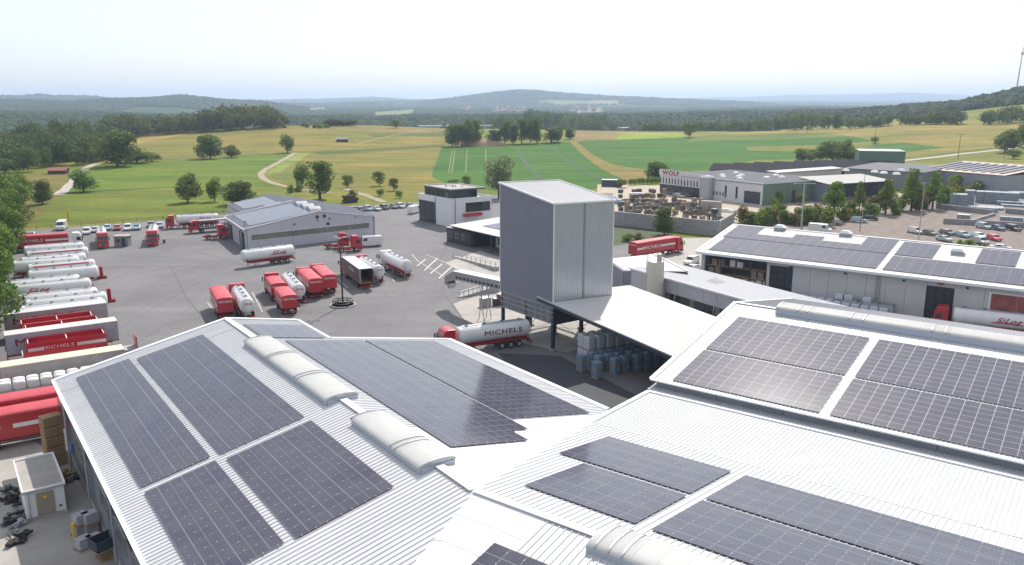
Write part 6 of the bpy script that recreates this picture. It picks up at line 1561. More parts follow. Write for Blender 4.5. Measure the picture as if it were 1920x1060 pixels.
# ---- cars
def car_proto(name, paint, L_=4.5, w=0.9, h=1.46, kind='hatch'):
    p = mk(name); p['category'] = 'car'; mb = MB()
    if kind == 'van':
        prof = [(0, .35), (0, 2.3), (0.15, 2.5), (4.3, 2.55), (4.75, 2.35), (5.35, 1.45), (5.9, 1.15), (5.95, .4)]; L_ = 5.95; w = 1.0
    else:
        tail = {'hatch': [(0, .38), (0, .72), (0.08, .98), (0.42, 1.40), (0.9, h)], 'sedan': [(0, .38), (0, .78), (0.08, .98), (0.75, 1.02), (1.35, h - .04)], 'suv': [(0, .45), (0, .85), (0.06, 1.1), (0.25, h - .06), (0.6, h)]}[kind]
        prof = tail + [(L_ * .56, h), (L_ * .62, h - .05), (L_ * .76, .98), (L_ - .25, .82), (L_, .62), (L_, .36)]
    rings = []
    for y, k in ((-w, 0.0), (-w + 0.07, 1), (w - 0.07, 1), (w, 0.0)):
        rings.append([(x * (1 if k else .985) + (0 if k else .03), y if z < 1.0 or kind == 'van' else y * 0.84, z if k else z - 0.03) for x, z in prof])
    mb.loft(rings); b = mb.build('body', paint, p, bevel=0.05); bm_fix(b)
    if kind == 'van':
        g = MB(); g.add([(4.80, -.85, 2.29), (4.80, .85, 2.29), (5.34, .9, 1.50), (5.34, -.9, 1.50)], [(0, 3, 2, 1)]); g.build('windscreen', M['glass'], p)
        for s in (-1, 1):
            g = MB(); y = s * (w + .004); g.add([(3.7, y, 1.5), (4.9, y, 1.5), (4.55, y, 2.15), (3.7, y, 2.15)], [(0, 1, 2, 3)]); g.build('side_window', M['glass'], p)
        ax = (1.0, 4.9)
    else:
        zt = h - .06; f0, f1 = L_ * .63, L_ * .745
        g = MB(); g.add([(f0 + .02, -w * .78, zt), (f0 + .02, w * .78, zt), (f1 + .03, w * .84, 1.02), (f1 + .03, -w * .84, 1.02)], [(0, 3, 2, 1)]); g.build('windscreen', M['glass'], p)
        x0, x1 = (prof[2][0], prof[3][0]) if kind != 'sedan' else (0.8, 1.3)
        z0, z1 = (prof[2][1], prof[3][1]) if kind != 'sedan' else (1.04, h - .08)
        g = MB(); g.add([(x0 - .015, -w * .78, z0 + .03), (x0 - .015, w * .78, z0 + .03), (x1 - .03, w * .76, z1), (x1 - .03, -w * .76, z1)], [(0, 1, 2, 3)]); g.build('rear_window', M['glass'], p)
        for s in (-1, 1):
            g = MB(); y = s * (w * .84 + .012); yb = s * (w + .004)
            xa = prof[3][0] + .25 if kind != 'sedan' else 1.3
            g.add([(xa - .1, s * w * .9, 1.0), (L_ * .70, s * w * .9, 1.0), (L_ * .59, y, h - .1), (xa + .2, y, h - .1)], [(0, 1, 2, 3)]); g.build('side_window', M['glass'], p)
        ax = (L_ * .18, L_ * .81)
    for a_ in ax: axle(p, a_, w - .1, WC)
    for s in (-1, 1):
        l = MB(); l.box(L_ - .06, L_ + .012, s * w * .72 - .15, s * w * .72 + .15, .6, .74); l.build('headlight', M['rim'], p)
        l = MB(); l.box(-.012, .05, s * w * .76 - .12, s * w * .76 + .12, .72, .92); l.build('tail_light', M['redchassis'], p)
    return p
def carmat(n, c): return mat(n, c, 0.25, 0.15, coat=0.8)
CM = {'white': carmat('white_car_paint', (.72, .72, .72)), 'silver': carmat('silver_car_paint', (.42, .44, .46)), 'black': carmat('black_car_paint', (.018, .02, .024)), 'blue': carmat('blue_car_paint', (.05, .11, .2)),
      'red': carmat('red_car_paint', (.42, .03, .05)), 'pink': carmat('coral_car_paint', (.72, .05, .10)), 'teal': carmat('pale_blue_car_paint', (.30, .42, .46)), 'grey': carmat('grey_car_paint', (.12, .13, .145)), 'green': carmat('pale_green_car_paint', (.42, .5, .46))}
CP = {}
def car(kind, col, u, v, hd, label, group, zt=0.7, name='parked_car', L_=None):
    key = (kind, col)
    if key not in CP:
        CP[key] = car_proto(name if kind != 'van' else 'white_van', CM[col], kind=kind, L_=L_ or {'hatch': 4.2, 'sedan': 4.65, 'suv': 4.6, 'van': 5.95}[kind], h={'hatch': 1.48, 'sedan': 1.44, 'suv': 1.68, 'van': 2.5}[kind]); c = CP[key]
    else: c = copy_tree(CP[key])
    p = at(u, v, zt); a = math.pi / 2 - R(hd); l2 = 3.0 if kind == 'van' else 2.25
    c.location = (p.x - math.cos(a) * l2, p.y - math.sin(a) * l2, 0.03); c.rotation_euler = (0, 0, a)
    c['label'] = label; c['category'] = 'van' if kind == 'van' else 'car'; c['group'] = group
    return c
G1 = 'cars parked along the meadow fence'
for kd, cl, u, v, lab in [('van', 'white', 116, 426, 'small white van half behind the long red trailer by the fence'), ('suv', 'white', 163, 434, 'white estate car just right of the white cab in the fence row'),
    ('hatch', 'silver', 179, 431, 'silver hatchback behind the left facing tanker truck'), ('hatch', 'teal', 202, 427, 'pale blue hatchback left of the dark red car in the fence row'),
    ('hatch', 'red', 220, 427, 'dark red car in the row along the meadow fence'), ('suv', 'white', 240, 427, 'white car right of the dark red one in the fence row'),
    ('sedan', 'teal', 257, 426, 'light blue car left of the right facing tanker truck'), ('hatch', 'grey', 283, 421, 'dark grey car hidden behind the right facing tanker truck'), ('hatch', 'silver', 300, 423, 'silver car next to the red cab of the long tanker by the fence')]:
    car(kd, cl, u, v, 160, lab, G1)
G2 = 'cars parked behind the repair hall'
for kd, cl, u, v, lab in [('sedan', 'grey', 663, 392, 'grey car at the left end of the row, half behind the hall roof'), ('hatch', 'black', 677, 393, 'black car next to the roof edge of the repair hall'), ('suv', 'teal', 690, 391, 'pale blue car among the dark ones behind the repair hall'),
    ('sedan', 'green', 706, 391, 'greenish car right of the pale blue one'), ('suv', 'black', 721, 389, 'black car in the middle of the row behind the hall'), ('sedan', 'grey', 738, 387, 'dark grey car left of the silver one behind the hall'),
    ('suv', 'silver', 751, 386, 'silver car near the right end of the row behind the hall'), ('sedan', 'blue', 769, 385, 'blue car at the right end of the row, above the white van')]:
    car(kd, cl, u, v, 150, lab, G2)
car('van', 'white', 777, 396, 20, 'white van parked close to the left corner of the office', 'vans in the yard')
car('van', 'white', 693, 453, -112, 'white delivery van beside the red tractor units', 'vans in the yard', zt=1.2)
G3 = 'cars on the car park'
for kd, cl, u, v, hd, lab in [('suv', 'white', 1716, 433, 160, 'white car beside the foot of the tall thin lamp mast'), ('sedan', 'grey', 1741, 436, 158, 'dark grey car right of the lamp mast'),
    ('hatch', 'grey', 1777, 436, 165, 'grey car half hidden behind the pale green one'), ('sedan', 'green', 1770, 447, 165, 'pale green car standing before the grey one'), ('hatch', 'teal', 1806, 440, 168, 'pale blue car left of the leafy bush'),
    ('hatch', 'white', 1836, 442, 172, 'white car behind the silver one by the leafy bush'), ('suv', 'silver', 1839, 452, 172, 'silver car right of the leafy bush'), ('hatch', 'pink', 1865, 446, 175, 'coral red car on the car park'),
    ('suv', 'silver', 1844, 424, 165, 'silver estate car against the low block wall, left of three'), ('sedan', 'blue', 1870, 427, 168, 'dark blue car against the low block wall, middle of three'), ('suv', 'black', 1900, 428, 170, 'black car against the low block wall, right of three'),
    ('suv', 'teal', 1611, 413, 120, 'light blue estate car under the hedge trees'), ('hatch', 'black', 1634, 409, 125, 'small black car under the hedge trees'), ('van', 'white', 1538, 432, 130, 'white van peeping over the ridge of the car park warehouse'), ('sedan', 'white', 1876, 464, 118, 'white car peeping over the warehouse ridge near the right edge')]:
    car(kd, cl, u, v, hd, lab, G3)
car('suv', 'white', 1297, 489, -140, 'white off road car at the left gable of the car park warehouse', 'cars beside the warehouse gable'); car('sedan', 'white', 1300, 503, -120, 'white saloon car half behind the grey roof at the warehouse gable', 'cars beside the warehouse gable')
pk = mk('pickup_truck'); b_ = MB(); b_.box(0, 3.6, -1.0, 1.0, .75, .85); b_.build('load_bed', M['galv'], pk)
for y0, y1, x0, x1 in ((-1, -.95, 0, 3.6), (.95, 1, 0, 3.6), (-.95, .95, 0, .05)):
    b_ = MB(); b_.box(x0, x1, y0, y1, .85, 1.2); b_.build('side_board', M['galv'], pk)
b_ = MB(); b_.loft([[(x, y, z) for x, z in ((3.7, .5), (5.9, .5), (5.9, 1.1), (5.4, 1.3), (5.0, 2.1), (3.7, 2.15))] for y in (-.98, .98)]); bm_fix(b_.build('cab', M['tank'], pk, bevel=.04))
g = MB(); g.add([(5.42, -.85, 1.36), (5.42, .85, 1.36), (5.06, .8, 2.0), (5.06, -.8, 2.0)], [(0, 1, 2, 3)]); g.build('windscreen', M['glass'], pk)
for a_ in (1.0, 4.9): axle(pk, a_, .85, WC)
p = at(1578, 418, .8); pk.location = (p.x, p.y, .03); pk.rotation_euler = (0, 0, math.pi / 2 - R(-60)); tag(pk, 'white cab pickup with a grey load bed under the hedge', 'pickup')
# red letters on the merchant building
wolf_, FW_ = WOLF_SIGN
ws = letter(wolf_, 'WOLF', 2.3, mat('red_sign_letters', (.36, .03, .03), .5), (0, 0, 0), 0, shear=0.05, xs=1.3, bold=.07)
pw = FW_.P(WL_ - 6, -.26, 7.95); an = math.atan2(-FW_.t.y, -FW_.t.x)
ws.matrix_local = wolf_.matrix_world.inverted() @ Matrix.Translation(pw) @ Matrix.Rotation(an, 4, 'Z') @ Matrix.Rotation(R(90), 4, 'X')
ws.matrix_local = (Matrix.Translation(wolf_.location) @ Matrix.Rotation(wolf_.rotation_euler.z, 4, 'Z')).inverted() @ Matrix.Translation(pw) @ Matrix.Rotation(an, 4, 'Z') @ Matrix.Rotation(R(90), 4, 'X')
# ------------------------------------------------------------------ vegetation
def leaf_material():
    m, nt, b = newmat('foliage'); N = nt.nodes.new; L = nt.links.new
    a = N('ShaderNodeAttribute'); a.attribute_name = 'Col'
    oi = N('ShaderNodeObjectInfo')
    hs = N('ShaderNodeHueSaturation')
    r1 = N('ShaderNodeMapRange'); r1.inputs['To Min'].default_value = 0.48; r1.inputs['To Max'].default_value = 0.52; L(oi.outputs['Random'], r1.inputs['Value'])
    r2 = N('ShaderNodeMapRange'); r2.inputs['To Min'].default_value = 0.82; r2.inputs['To Max'].default_value = 1.18; L(oi.outputs['Random'], r2.inputs['Value'])
    L(r1.outputs[0], hs.inputs['Hue']); L(r2.outputs[0], hs.inputs['Value']); L(a.outputs['Color'], hs.inputs['Color'])
    L(hs.outputs[0], b.inputs['Base Color']); b.inputs['Roughness'].default_value = 0.7; b.inputs['Specular IOR Level'].default_value = 0.25
    tr = N('ShaderNodeBsdfTranslucent'); L(hs.outputs[0], tr.inputs['Color'])
    mx = N('ShaderNodeMixShader'); mx.inputs[0].default_value = 0.35
    L(b.outputs[0], mx.inputs[1]); L(tr.outputs[0], mx.inputs[2]); L(mx.outputs[0], nt.nodes['Material Output'].inputs['Surface'])
    return m
M['leaf'] = leaf_material()
rs = np.random.RandomState(7)
def crown_arrays(h, w, n, leaf, shape='round', base=0.25, seed=0, col=(0.060, 0.098, 0.026), lobes=14):
    """leaf quads spread over uneven lobes; returns verts (4n,3), colours (4n,4)"""
    r = np.random.RandomState(seed)
    ch = h * (1 - base); cz = h * base + ch / 2
    cen = []; rad = []
    for i in range(lobes):
        t = r.uniform(-0.8, 0.85)
        if shape == 'round': prof = math.sqrt(max(0.05, 1 - t * t)) * (1.0 if t > -0.5 else 0.9)
        elif shape == 'cone': prof = 0.18 + 0.75 * (0.85 - t) / 1.65
        elif shape == 'full': prof = math.sqrt(max(0.35, 1 - (t - 0.05) ** 2 * 0.85))
        elif shape == 'column': prof = 0.85 if abs(t) < 0.6 else 0.55
        else: prof = math.sqrt(max(0.05, 1 - t * t))
        a = r.uniform(0, 2 * math.pi); q = r.uniform(0.25, 0.72) * prof * w / 2
        cen.append((q * math.cos(a), q * math.sin(a), cz + t * ch / 2 * 0.85)); rad.append(w * r.uniform(0.17, 0.29) * (0.6 + 0.4 * prof))
    cen = np.array(cen); rad = np.array(rad)
    k = r.choice(lobes, n, p=(rad ** 2) / (rad ** 2).sum())
    d = r.normal(size=(n, 3)); d /= np.linalg.norm(d, axis=1)[:, None]
    rr = rad[k] * (0.72 + 0.36 * r.rand(n) ** 0.8)
    p = cen[k] + d * rr[:, None] * np.array([1, 1, 0.85])
    p[:, 2] = np.maximum(p[:, 2], h * base * 0.7 + r.rand(n) * 0.4)
    nr = d + 0.7 * r.normal(size=(n, 3)); nr /= np.linalg.norm(nr, axis=1)[:, None]
    t1 = np.cross(nr, r.normal(size=(n, 3))); t1 /= np.linalg.norm(t1, axis=1)[:, None]; t2 = np.cross(nr, t1)
    s = leaf * (0.6 + 0.8 * r.rand(n))[:, None]
    V = np.stack([p - t1 * s * 0.5, p + t2 * s * 0.32, p + t1 * s * 0.5, p - t2 * s * 0.32], 1).reshape(-1, 3)
    lobev = 0.78 + 0.44 * r.rand(lobes)
    c = np.array(col)[None, :] * (lobev[k] * (0.75 + 0.5 * r.rand(n)))[:, None]
    c[:, 0] *= (0.9 + 0.25 * r.rand(n))
    Cc = np.ones((n, 4, 4)); Cc[:, :, :3] = c[:, None, :]
    return V, Cc.reshape(-1, 4)
def quads_mesh(name, V, Cc):
    me = bpy.data.meshes.new(name); n = len(V) // 4
    me.vertices.add(len(V)); me.vertices.foreach_set('co', V.ravel())
    me.loops.add(len(V)); me.loops.foreach_set('vertex_index', np.arange(len(V)))
    me.polygons.add(n); me.polygons.foreach_set('loop_start', np.arange(n) * 4)
    me.update(); me.validate()
    a = me.color_attributes.new('Col', 'FLOAT_COLOR', 'POINT'); a.data.foreach_set('color', Cc.ravel())
    me.materials.append(M['leaf'])
    return me
def trunk_mb(h, w, base, seed=0, r0=None):
    r = random.Random(seed); mb = MB(); r0 = r0 or max(0.12, h * 0.022); top = h * 0.8
    pts = [Vector((0, 0, -0.3)), Vector((r.uniform(-.1, .1), r.uniform(-.1, .1), h * 0.25)), Vector((r.uniform(-.3, .3), r.uniform(-.3, .3), h * 0.5)), Vector((r.uniform(-.4, .4), r.uniform(-.4, .4), top))]
    rr = [r0 * 1.3, r0, r0 * 0.65, r0 * 0.2]
    for i in range(3): mb.tube(pts[i], pts[i + 1], rr[i], 7, rr[i + 1])
    for i in range(7):
        k = r.uniform(0.3, 0.75); a = r.uniform(0, 6.28); p = Vector((0, 0, h * k))
        e = p + Vector((math.cos(a) * w * 0.33, math.sin(a) * w * 0.33, h * 0.16)); mb.tube(p, e, r0 * 0.35, 5, r0 * 0.1)
    return mb
ORDW = ['first', 'second', 'third', 'fourth', 'fifth', 'sixth', 'seventh', 'eighth', 'ninth', 'tenth', 'eleventh', 'twelfth', 'thirteenth', 'fourteenth', 'fifteenth', 'sixteenth', 'seventeenth', 'eighteenth', 'nineteenth', 'twentieth', 'twenty first', 'twenty second', 'twenty third', 'twenty fourth', 'twenty fifth', 'twenty sixth', 'twenty seventh', 'twenty eighth', 'twenty ninth', 'thirtieth', 'thirty first', 'thirty second', 'thirty third', 'thirty fourth']
TREES = {}
def tree_proto(key, name, h, w, n, leaf, shape='round', base=0.22, col=(0.060, 0.098, 0.026), lobes=14, seed=0):
    V, Cc = crown_arrays(h, w, n, leaf, shape, base, seed, col, lobes)
    me = quads_mesh('crown', V, Cc)
    tm = trunk_mb(h, w, base, seed); o = tm.build('trunk', M['bark']); tme = o.data; bpy.data.objects.remove(o)
    TREES[key] = (name, h, w, me, tme)
def tree(key, pos, h, w, label, cat='tree', group=None, rz=None, noname=None):
    name, h0, w0, me, tme = TREES[key]
    p = Vector(pos); rz = rs.uniform(0, 6.28) if rz is None else rz
    root = empty(noname or name, p, rz, label, cat, group); root.scale = (w / w0, w / w0, h / h0)
    link('crown', me, root); link('trunk', tme, root)
    return root
DK = (0.11, 0.158, 0.034); MD = (0.15, 0.212, 0.040); LT = (0.165, 0.235, 0.042); GR = (0.16, 0.18, 0.085)
tree_proto('r1', 'broadleaf_tree', 12, 12, 3800, 0.75, 'full', 0.02, DK, 26, 1)
tree_proto('r2', 'broadleaf_tree', 12, 11, 3600, 0.7, 'full', 0.02, MD, 24, 2)
tree_proto('r3', 'broadleaf_tree', 12, 10, 3000, 0.65, 'full', 0.08, MD, 18, 3)
tree_proto('c1', 'lime_tree', 12, 7, 3200, 0.5, 'cone', 0.12, LT, 18, 4)
tree_proto('c2', 'lime_tree', 12, 7, 3200, 0.5, 'cone', 0.14, LT, 18, 5)
tree_proto('p1', 'poplar_tree', 16, 9, 3600, 0.65, 'full', 0.02, DK, 26, 6)
tree_proto('b1', 'birch_tree', 16, 10, 4200, 0.5, 'column', 0.12, GR, 20, 8)
tree_proto('s1', 'small_tree', 6, 5, 1300, 0.45, 'full', 0.12, MD, 12, 9)
tree_proto('s2', 'small_tree', 6, 5, 1300, 0.45, 'full', 0.10, LT, 12, 10)
tree_proto('sh', 'shrub', 3, 4, 800, 0.42, 'round', 0.0, LT, 9, 11)
tree_proto('sd', 'shrub', 3, 4, 800, 0.42, 'round', 0.0, (0.165, 0.15, 0.045), 9, 12)
tree_proto('n1', 'broadleaf_tree', 14, 12, 9000, 0.62, 'round', 0.05, (0.15, 0.235, 0.034), 26, 13)
tree_proto('n2', 'broadleaf_tree', 14, 12, 9000, 0.62, 'round', 0.05, (0.125, 0.20, 0.032), 26, 14)
def tree_px(key, u, vb, hpx, wpx, label, **kw):
    """tree whose foot is seen at (u, vb); height and width given in photo pixels"""
    g = ground_hit(u, vb); s = math.hypot(g.x, g.y) / 1537.0
    return tree(key, g, hpx * s * 1.04, wpx * s * 1.18, label, **kw)
single = [
    ('r1', 395, 298, 40, 46, 'dark round tree in the upper meadow, larger of the pair left of the lone tree'),
    ('r2', 434, 296, 22, 30, 'small round tree snuggled to the right of the dark meadow tree'),
    ('r3', 539, 287, 33, 27, 'lone loose tree where the dirt track leaves the upper meadow'),
    ('r2', 352, 380, 50, 45, 'round bright tree standing in the meadow left of the repair hall'),
    ('r3', 403, 378, 42, 30, 'slim tree between two rounder trees left of the repair hall'),
    ('r1', 447, 384, 40, 54, 'dark broad tree directly behind the left end of the repair hall'),
    ('p1', 600, 374, 78, 46, 'tall dark dense tree behind the repair hall roof'),
    ('r3', 567, 352, 44, 34, 'grey green tree leaning against the tall dark tree behind the repair hall'),
    ('s1', 652, 352, 22, 22, 'small meadow tree right of the tall dark tree'),
    ('s1', 711, 349, 26, 24, 'roundest young tree in the meadow behind the parked car row'),
    ('s1', 739, 358, 23, 20, 'slender young tree in the meadow, right of the roundest one'),
    ('s2', 713, 368, 15, 15, 'low pale young tree nearest the parked car row'),
    ('s2', 749, 372, 16, 14, 'little ball shaped tree on a thin stem left of the white office'),
    ('b1', 936, 372, 88, 52, 'tall airy birch rising behind the silver tower'),
    ('r1', 80, 383, 38, 34, 'crooked lone tree at the near edge of the left meadow'),
    ('r2', 157, 360, 36, 42, 'bushy tree beside the concrete track in the left meadow'),
    ('r3', 34, 368, 38, 32, 'bushy tree at the left edge beyond the hedge trees'),
    ('r1', 220, 312, 56, 66, 'large rounded tree at the corner where the track enters the wood'),
    ('r2', 257, 306, 26, 44, 'low bush trailing off the corner of the wood, nearer end'),
    ('r2', 285, 303, 16, 26, 'last low bush of the row trailing from the wood'),
    ('r1', 1245, 441, 50, 40, 'round green tree in front of the grey retaining wall'),
    ('r1', 1233, 338, 33, 42, 'dark tree behind the left end of the merchant building'),
    ('s1', 1293, 258, 25, 23, 'round tree at the far edge of the green crop field'),
    ('r2', 1884, 286, 36, 38, 'round dark tree beside the country road at the right'),
    ('r2', 1932, 276, 36, 40, 'tree cut by the right edge of the photo beside the country road'),
    ('s1', 1165, 352, 15, 22, 'dark clipped bush left of the dark container behind the stone yard'),
    ('s1', 875, 352, 22, 20, 'small green tree peeping over the flat roof of the office'),
    ('s2', 850, 350, 16, 22, 'pale bush peeping over the office roof, left one'),
    ('s1', 1900, 298, 14, 22, 'dark low bush below the country road at the right edge'),
    ('s1', 742, 241, 15, 18, 'lone round tree on the far edge of the tan meadow'),
    ('s1', 338, 250, 24, 24, 'single tree in front of the crest wood'),
    ('s2', 1640, 269, 12, 14, 'small pale tree at the foot of the left power pole'),
    ('s1', 1552, 372, 18, 18, 'shrubby young tree beside the red loader'),
]
for k, u, v, hp, wp_, lab in single: tree_px(k, u, v, hp, wp_, lab)
# group of field trees at the edge of the crop
xs = [(848, 275, 40, 30), (866, 274, 44, 28), (880, 273, 48, 26), (893, 272, 44, 26), (926, 271, 30, 26), (946, 271, 44, 22), (962, 270, 34, 20), (978, 270, 50, 20), (994, 269, 46, 22), (1006, 269, 44, 20), (1034, 268, 30, 34), (1045, 266, 30, 20), (1069, 261, 20, 22)]
for i, (u, v, hp, wp_) in enumerate(xs):
    tree_px(['r1', 'p1', 'r2'][i % 3], u, v, hp, wp_, '%s dark tree from the left in the field tree row above the green crop' % ORDW[i] if 0 < i < 11 else ('leftmost tree of the field tree row above the soil mound' if i == 0 else ('short tree near the right end of the field tree row' if i == 11 else 'last tree standing apart at the right of the field tree row')), group='trees of the field row' if 0 < i < 11 else None)
# avenue of pointed trees above the car park
for u, v, hp, wp_, lab in [(1561, 412, 70, 46, 'broad pointed tree left of the lamp post in the row above the car park'), (1610, 400, 58, 24, 'narrow pointed tree with a brownish tip, behind the lamp post'),
        (1660, 402, 66, 33, 'middle pointed tree in front of the shed with the white roof'), (1708, 396, 76, 38, 'tallest pointed tree of the row above the car park'),
        (1748, 392, 66, 32, 'rightmost pointed tree of the row, before the lamp bracket')]:
    tree_px('c1' if int(u) % 2 else 'c2', u, v, hp, wp_, lab, group='pointed trees above the car park')
# shrubs of the hedge between car park and storage yard
sh = [(1395, 418), (1412, 421), (1430, 424), (1448, 421), (1462, 416), (1476, 420), (1490, 423), (1500, 414), (1512, 421), (1524, 418), (1536, 414), (1548, 424), (1585, 414), (1597, 408), (1632, 404), (1640, 398), (1676, 402), (1688, 396), (1722, 396), (1733, 392), (1770, 388), (1782, 382),
      (1796, 372), (1812, 366), (1828, 362), (1845, 360), (1862, 358), (1878, 356), (1895, 352), (1912, 350), (1786, 360), (1838, 350), (1905, 342)]
for i, (u, v) in enumerate(sorted(sh)):
    tree_px('sh' if i % 3 else 'sd', u + rs.uniform(-3, 3), v, rs.uniform(20, 34) if u < 1790 else rs.uniform(13, 20), rs.uniform(26, 38), '%s shrub from the left in the wild hedge above the car park' % ORDW[i], cat='shrub', group='shrubs of the hedge above the car park')
for u, v, hp, wp_, lab in [(1452, 400, 30, 14, 'tall thin bush left of the grey mast in the hedge'), (1460, 384, 26, 14, 'pale pointed bush by the beige yard, left of the grey mast'), (1428, 420, 20, 24, 'rounded bush at the left end of the wild hedge'),
        (1500, 384, 22, 18, 'pale bush right of the grey mast')]:
    tree_px('s2', u, v, hp, wp_, lab, cat='shrub')
for i, (u, v) in enumerate([(1505, 304), (1520, 303), (1535, 302), (1550, 301), (1562, 302), (1575, 303), (1590, 302), (1568, 299), (1583, 300), (1602, 303)]):
    tree_px('r2' if u % 2 else 'r3', u, v, rs.uniform(20, 36), rs.uniform(22, 32), '%s tree of the clump left of the green box building, between shed roofs and crop' % ORDW[i], group='trees of the clump by the green box building')
for i, (u, v) in enumerate([(520, 236), (533, 240), (568, 237), (576, 239), (590, 240), (600, 241), (508, 237), (612, 240)]):
    tree_px('sh', u, v, 7, 13, '%s low scrub patch on the crest of the tan meadow' % ['second', 'third', 'fourth', 'fifth', 'sixth', 'seventh', 'leftmost', 'rightmost'][i], cat='shrub', group='scrub on the meadow crest')
for u, v, wp_ in [(660, 371, 20), (560, 360, 16), (545, 362, 14), (1820, 478, 26), (1838, 486, 30), (1808, 484, 24), (1795, 478, 18), (850, 410, 14)]:
    tree_px('sh', u, v, 14 if v < 400 else 24, wp_, {660: 'bush over the woodpile behind the repair hall', 560: 'small bush behind the ridge of the repair hall', 545: 'low bush left of the ridge of the repair hall', 850: 'small bush at the corner of the office'}.get(u, {1820: 'leftmost big', 1838: 'brightest', 1808: 'lower left', 1795: 'small leftmost'}.get(u, '') + ' leafy bush behind the car park warehouse roof'), cat='shrub', group='bushes behind the warehouse roof' if v > 450 else None)
# hedge of big trees along the left edge of the yard
for i in range(17):
    t = i / 16
    p = at(6, 660 + 0 * t, 0).lerp(at(42, 398, 0), t)
    off = (-1.5 if i % 2 else 1.5)
    x, y = p.x - 6.2 + off + rs.uniform(-.8, .8), p.y + rs.uniform(-1, 1)
    tree('n1' if i % 2 else 'n2', (x, y, 0), rs.uniform(11.5, 15.5), rs.uniform(11, 14), '%s big tree, counted from the nearest, in the hedge along the left yard edge' % ORDW[i], group='big trees of the left hedge')
for i in range(9):
    p = at(-10, 560, 0).lerp(at(20, 350, 0), i / 8)
    tree('n2' if i % 2 else 'n1', (p.x - 14, p.y, 0), rs.uniform(12, 16), rs.uniform(11, 14), '%s big tree of the outer row behind the left hedge, counted from the nearest' % ORDW[i], group='big trees of the left hedge')

# woods that read as one mass: joined crowns
def wood(name, spots, col, seed, n_each=700, leaf=1.3, base=0.0):
    Vs = []; Cs = []; protos = [crown_arrays(1.0, 1.0, n_each, leaf / 14.0, 'round', base, seed + i, col, 14) for i in range(4)]
    for i, (x, y, z, h, w) in enumerate(spots):
        V, Cc = protos[i % 4]; a = rs.uniform(0, 6.28); c, s = math.cos(a), math.sin(a)
        W = np.empty_like(V); W[:, 0] = (V[:, 0] * c - V[:, 1] * s) * w + x; W[:, 1] = (V[:, 0] * s + V[:, 1] * c) * w + y; W[:, 2] = V[:, 2] * h + z - 0.5
        g = rs.uniform(0.75, 1.25); C2 = Cc.copy(); C2[:, :3] *= g; C2[:, 0] *= rs.uniform(0.85, 1.25)
        Vs.append(W); Cs.append(C2)
    me = quads_mesh(name, np.concatenate(Vs), np.concatenate(Cs)); o = link(name, me); return tag(o, kind='stuff')
spots = []
for i in range(150):                      # wood at the left, its edge seen from u 0 to 240
    u = rs.uniform(-170, 232); row = rs.rand()
    ve = np.interp(u, [-170, 0, 60, 130, 200, 235], [336, 330, 322, 314, 310, 306])
    g = ground_hit(u, ve); d0 = math.hypot(g.x, g.y); d = d0 + row * 240; x, y = g.x * d / d0, g.y * d / d0
    h = rs.uniform(15, 23) * np.interp(u, [-170, 0, 60, 98, 150, 235], [0.55, 0.6, 0.82, 0.92, 0.85, 0.62]) * (0.75 + 0.3 * min(1, row * 3))
    spots.append((x, y, tz(x, y), h, rs.uniform(11, 16)))
wood('forest', spots, (0.09, 0.125, 0.032), 30)
spots = []
for i in range(120):                       # wood on the crest
    u = rs.uniform(190, 528); az_ = math.atan((u - 960) / 1537); d = 800 + rs.rand() * 110; x, y = d * math.sin(az_), d * math.cos(az_)
    spots.append((x, y, tz(x, y), rs.uniform(15, 20) * np.interp(u, [190, 250, 330, 390, 440, 500, 528], [1.1, 1.05, 0.9, 1.15, 1.3, 1.1, 0.75]), rs.uniform(15, 21)))
for i in range(14):
    u = rs.uniform(583, 665); g = ground_hit(u, 237); spots.append((g.x, g.y, g.z, rs.uniform(6, 9), rs.uniform(12, 16)))
wood('forest', spots, (0.10, 0.142, 0.035), 40, 420, 1.6)
spots = []
for i in range(120):                      # tree belts beyond the fields, right
    u = rs.uniform(1190, 1925); v0 = np.interp(u, [1190, 1400, 1500, 1580, 1700, 1850, 1925], [247, 246, 244, 242, 231.5, 228, 228])
    az_ = math.atan((u - 960) / 1537); d = (858 if u > 1560 else 890) + rs.rand() * (60 if u > 1580 else 140); x, y = d * math.sin(az_), d * math.cos(az_)
    hh = np.interp(u, [1190, 1300, 1380, 1430, 1560, 1590, 1925], [9, 13, 12, 17, 19, 11, 15])
    spots.append((x, y, tz(x, y), rs.uniform(0.8, 1.2) * hh, rs.uniform(11, 17)))
for i in range(60):
    u = rs.uniform(912, 1150); g = ground_hit(u, 245); d0 = math.hypot(g.x, g.y); d = 1150 + rs.rand() * 200; x, y = g.x * d / d0, g.y * d / d0
    spots.append((x, y, tz(x, y), rs.uniform(26, 34) * np.interp(u, [912, 990, 1040, 1150], [0.8, 1.1, 1.0, 0.8]), rs.uniform(16, 24)))
wood('forest', spots, (0.095, 0.135, 0.035), 50, 420, 1.7)

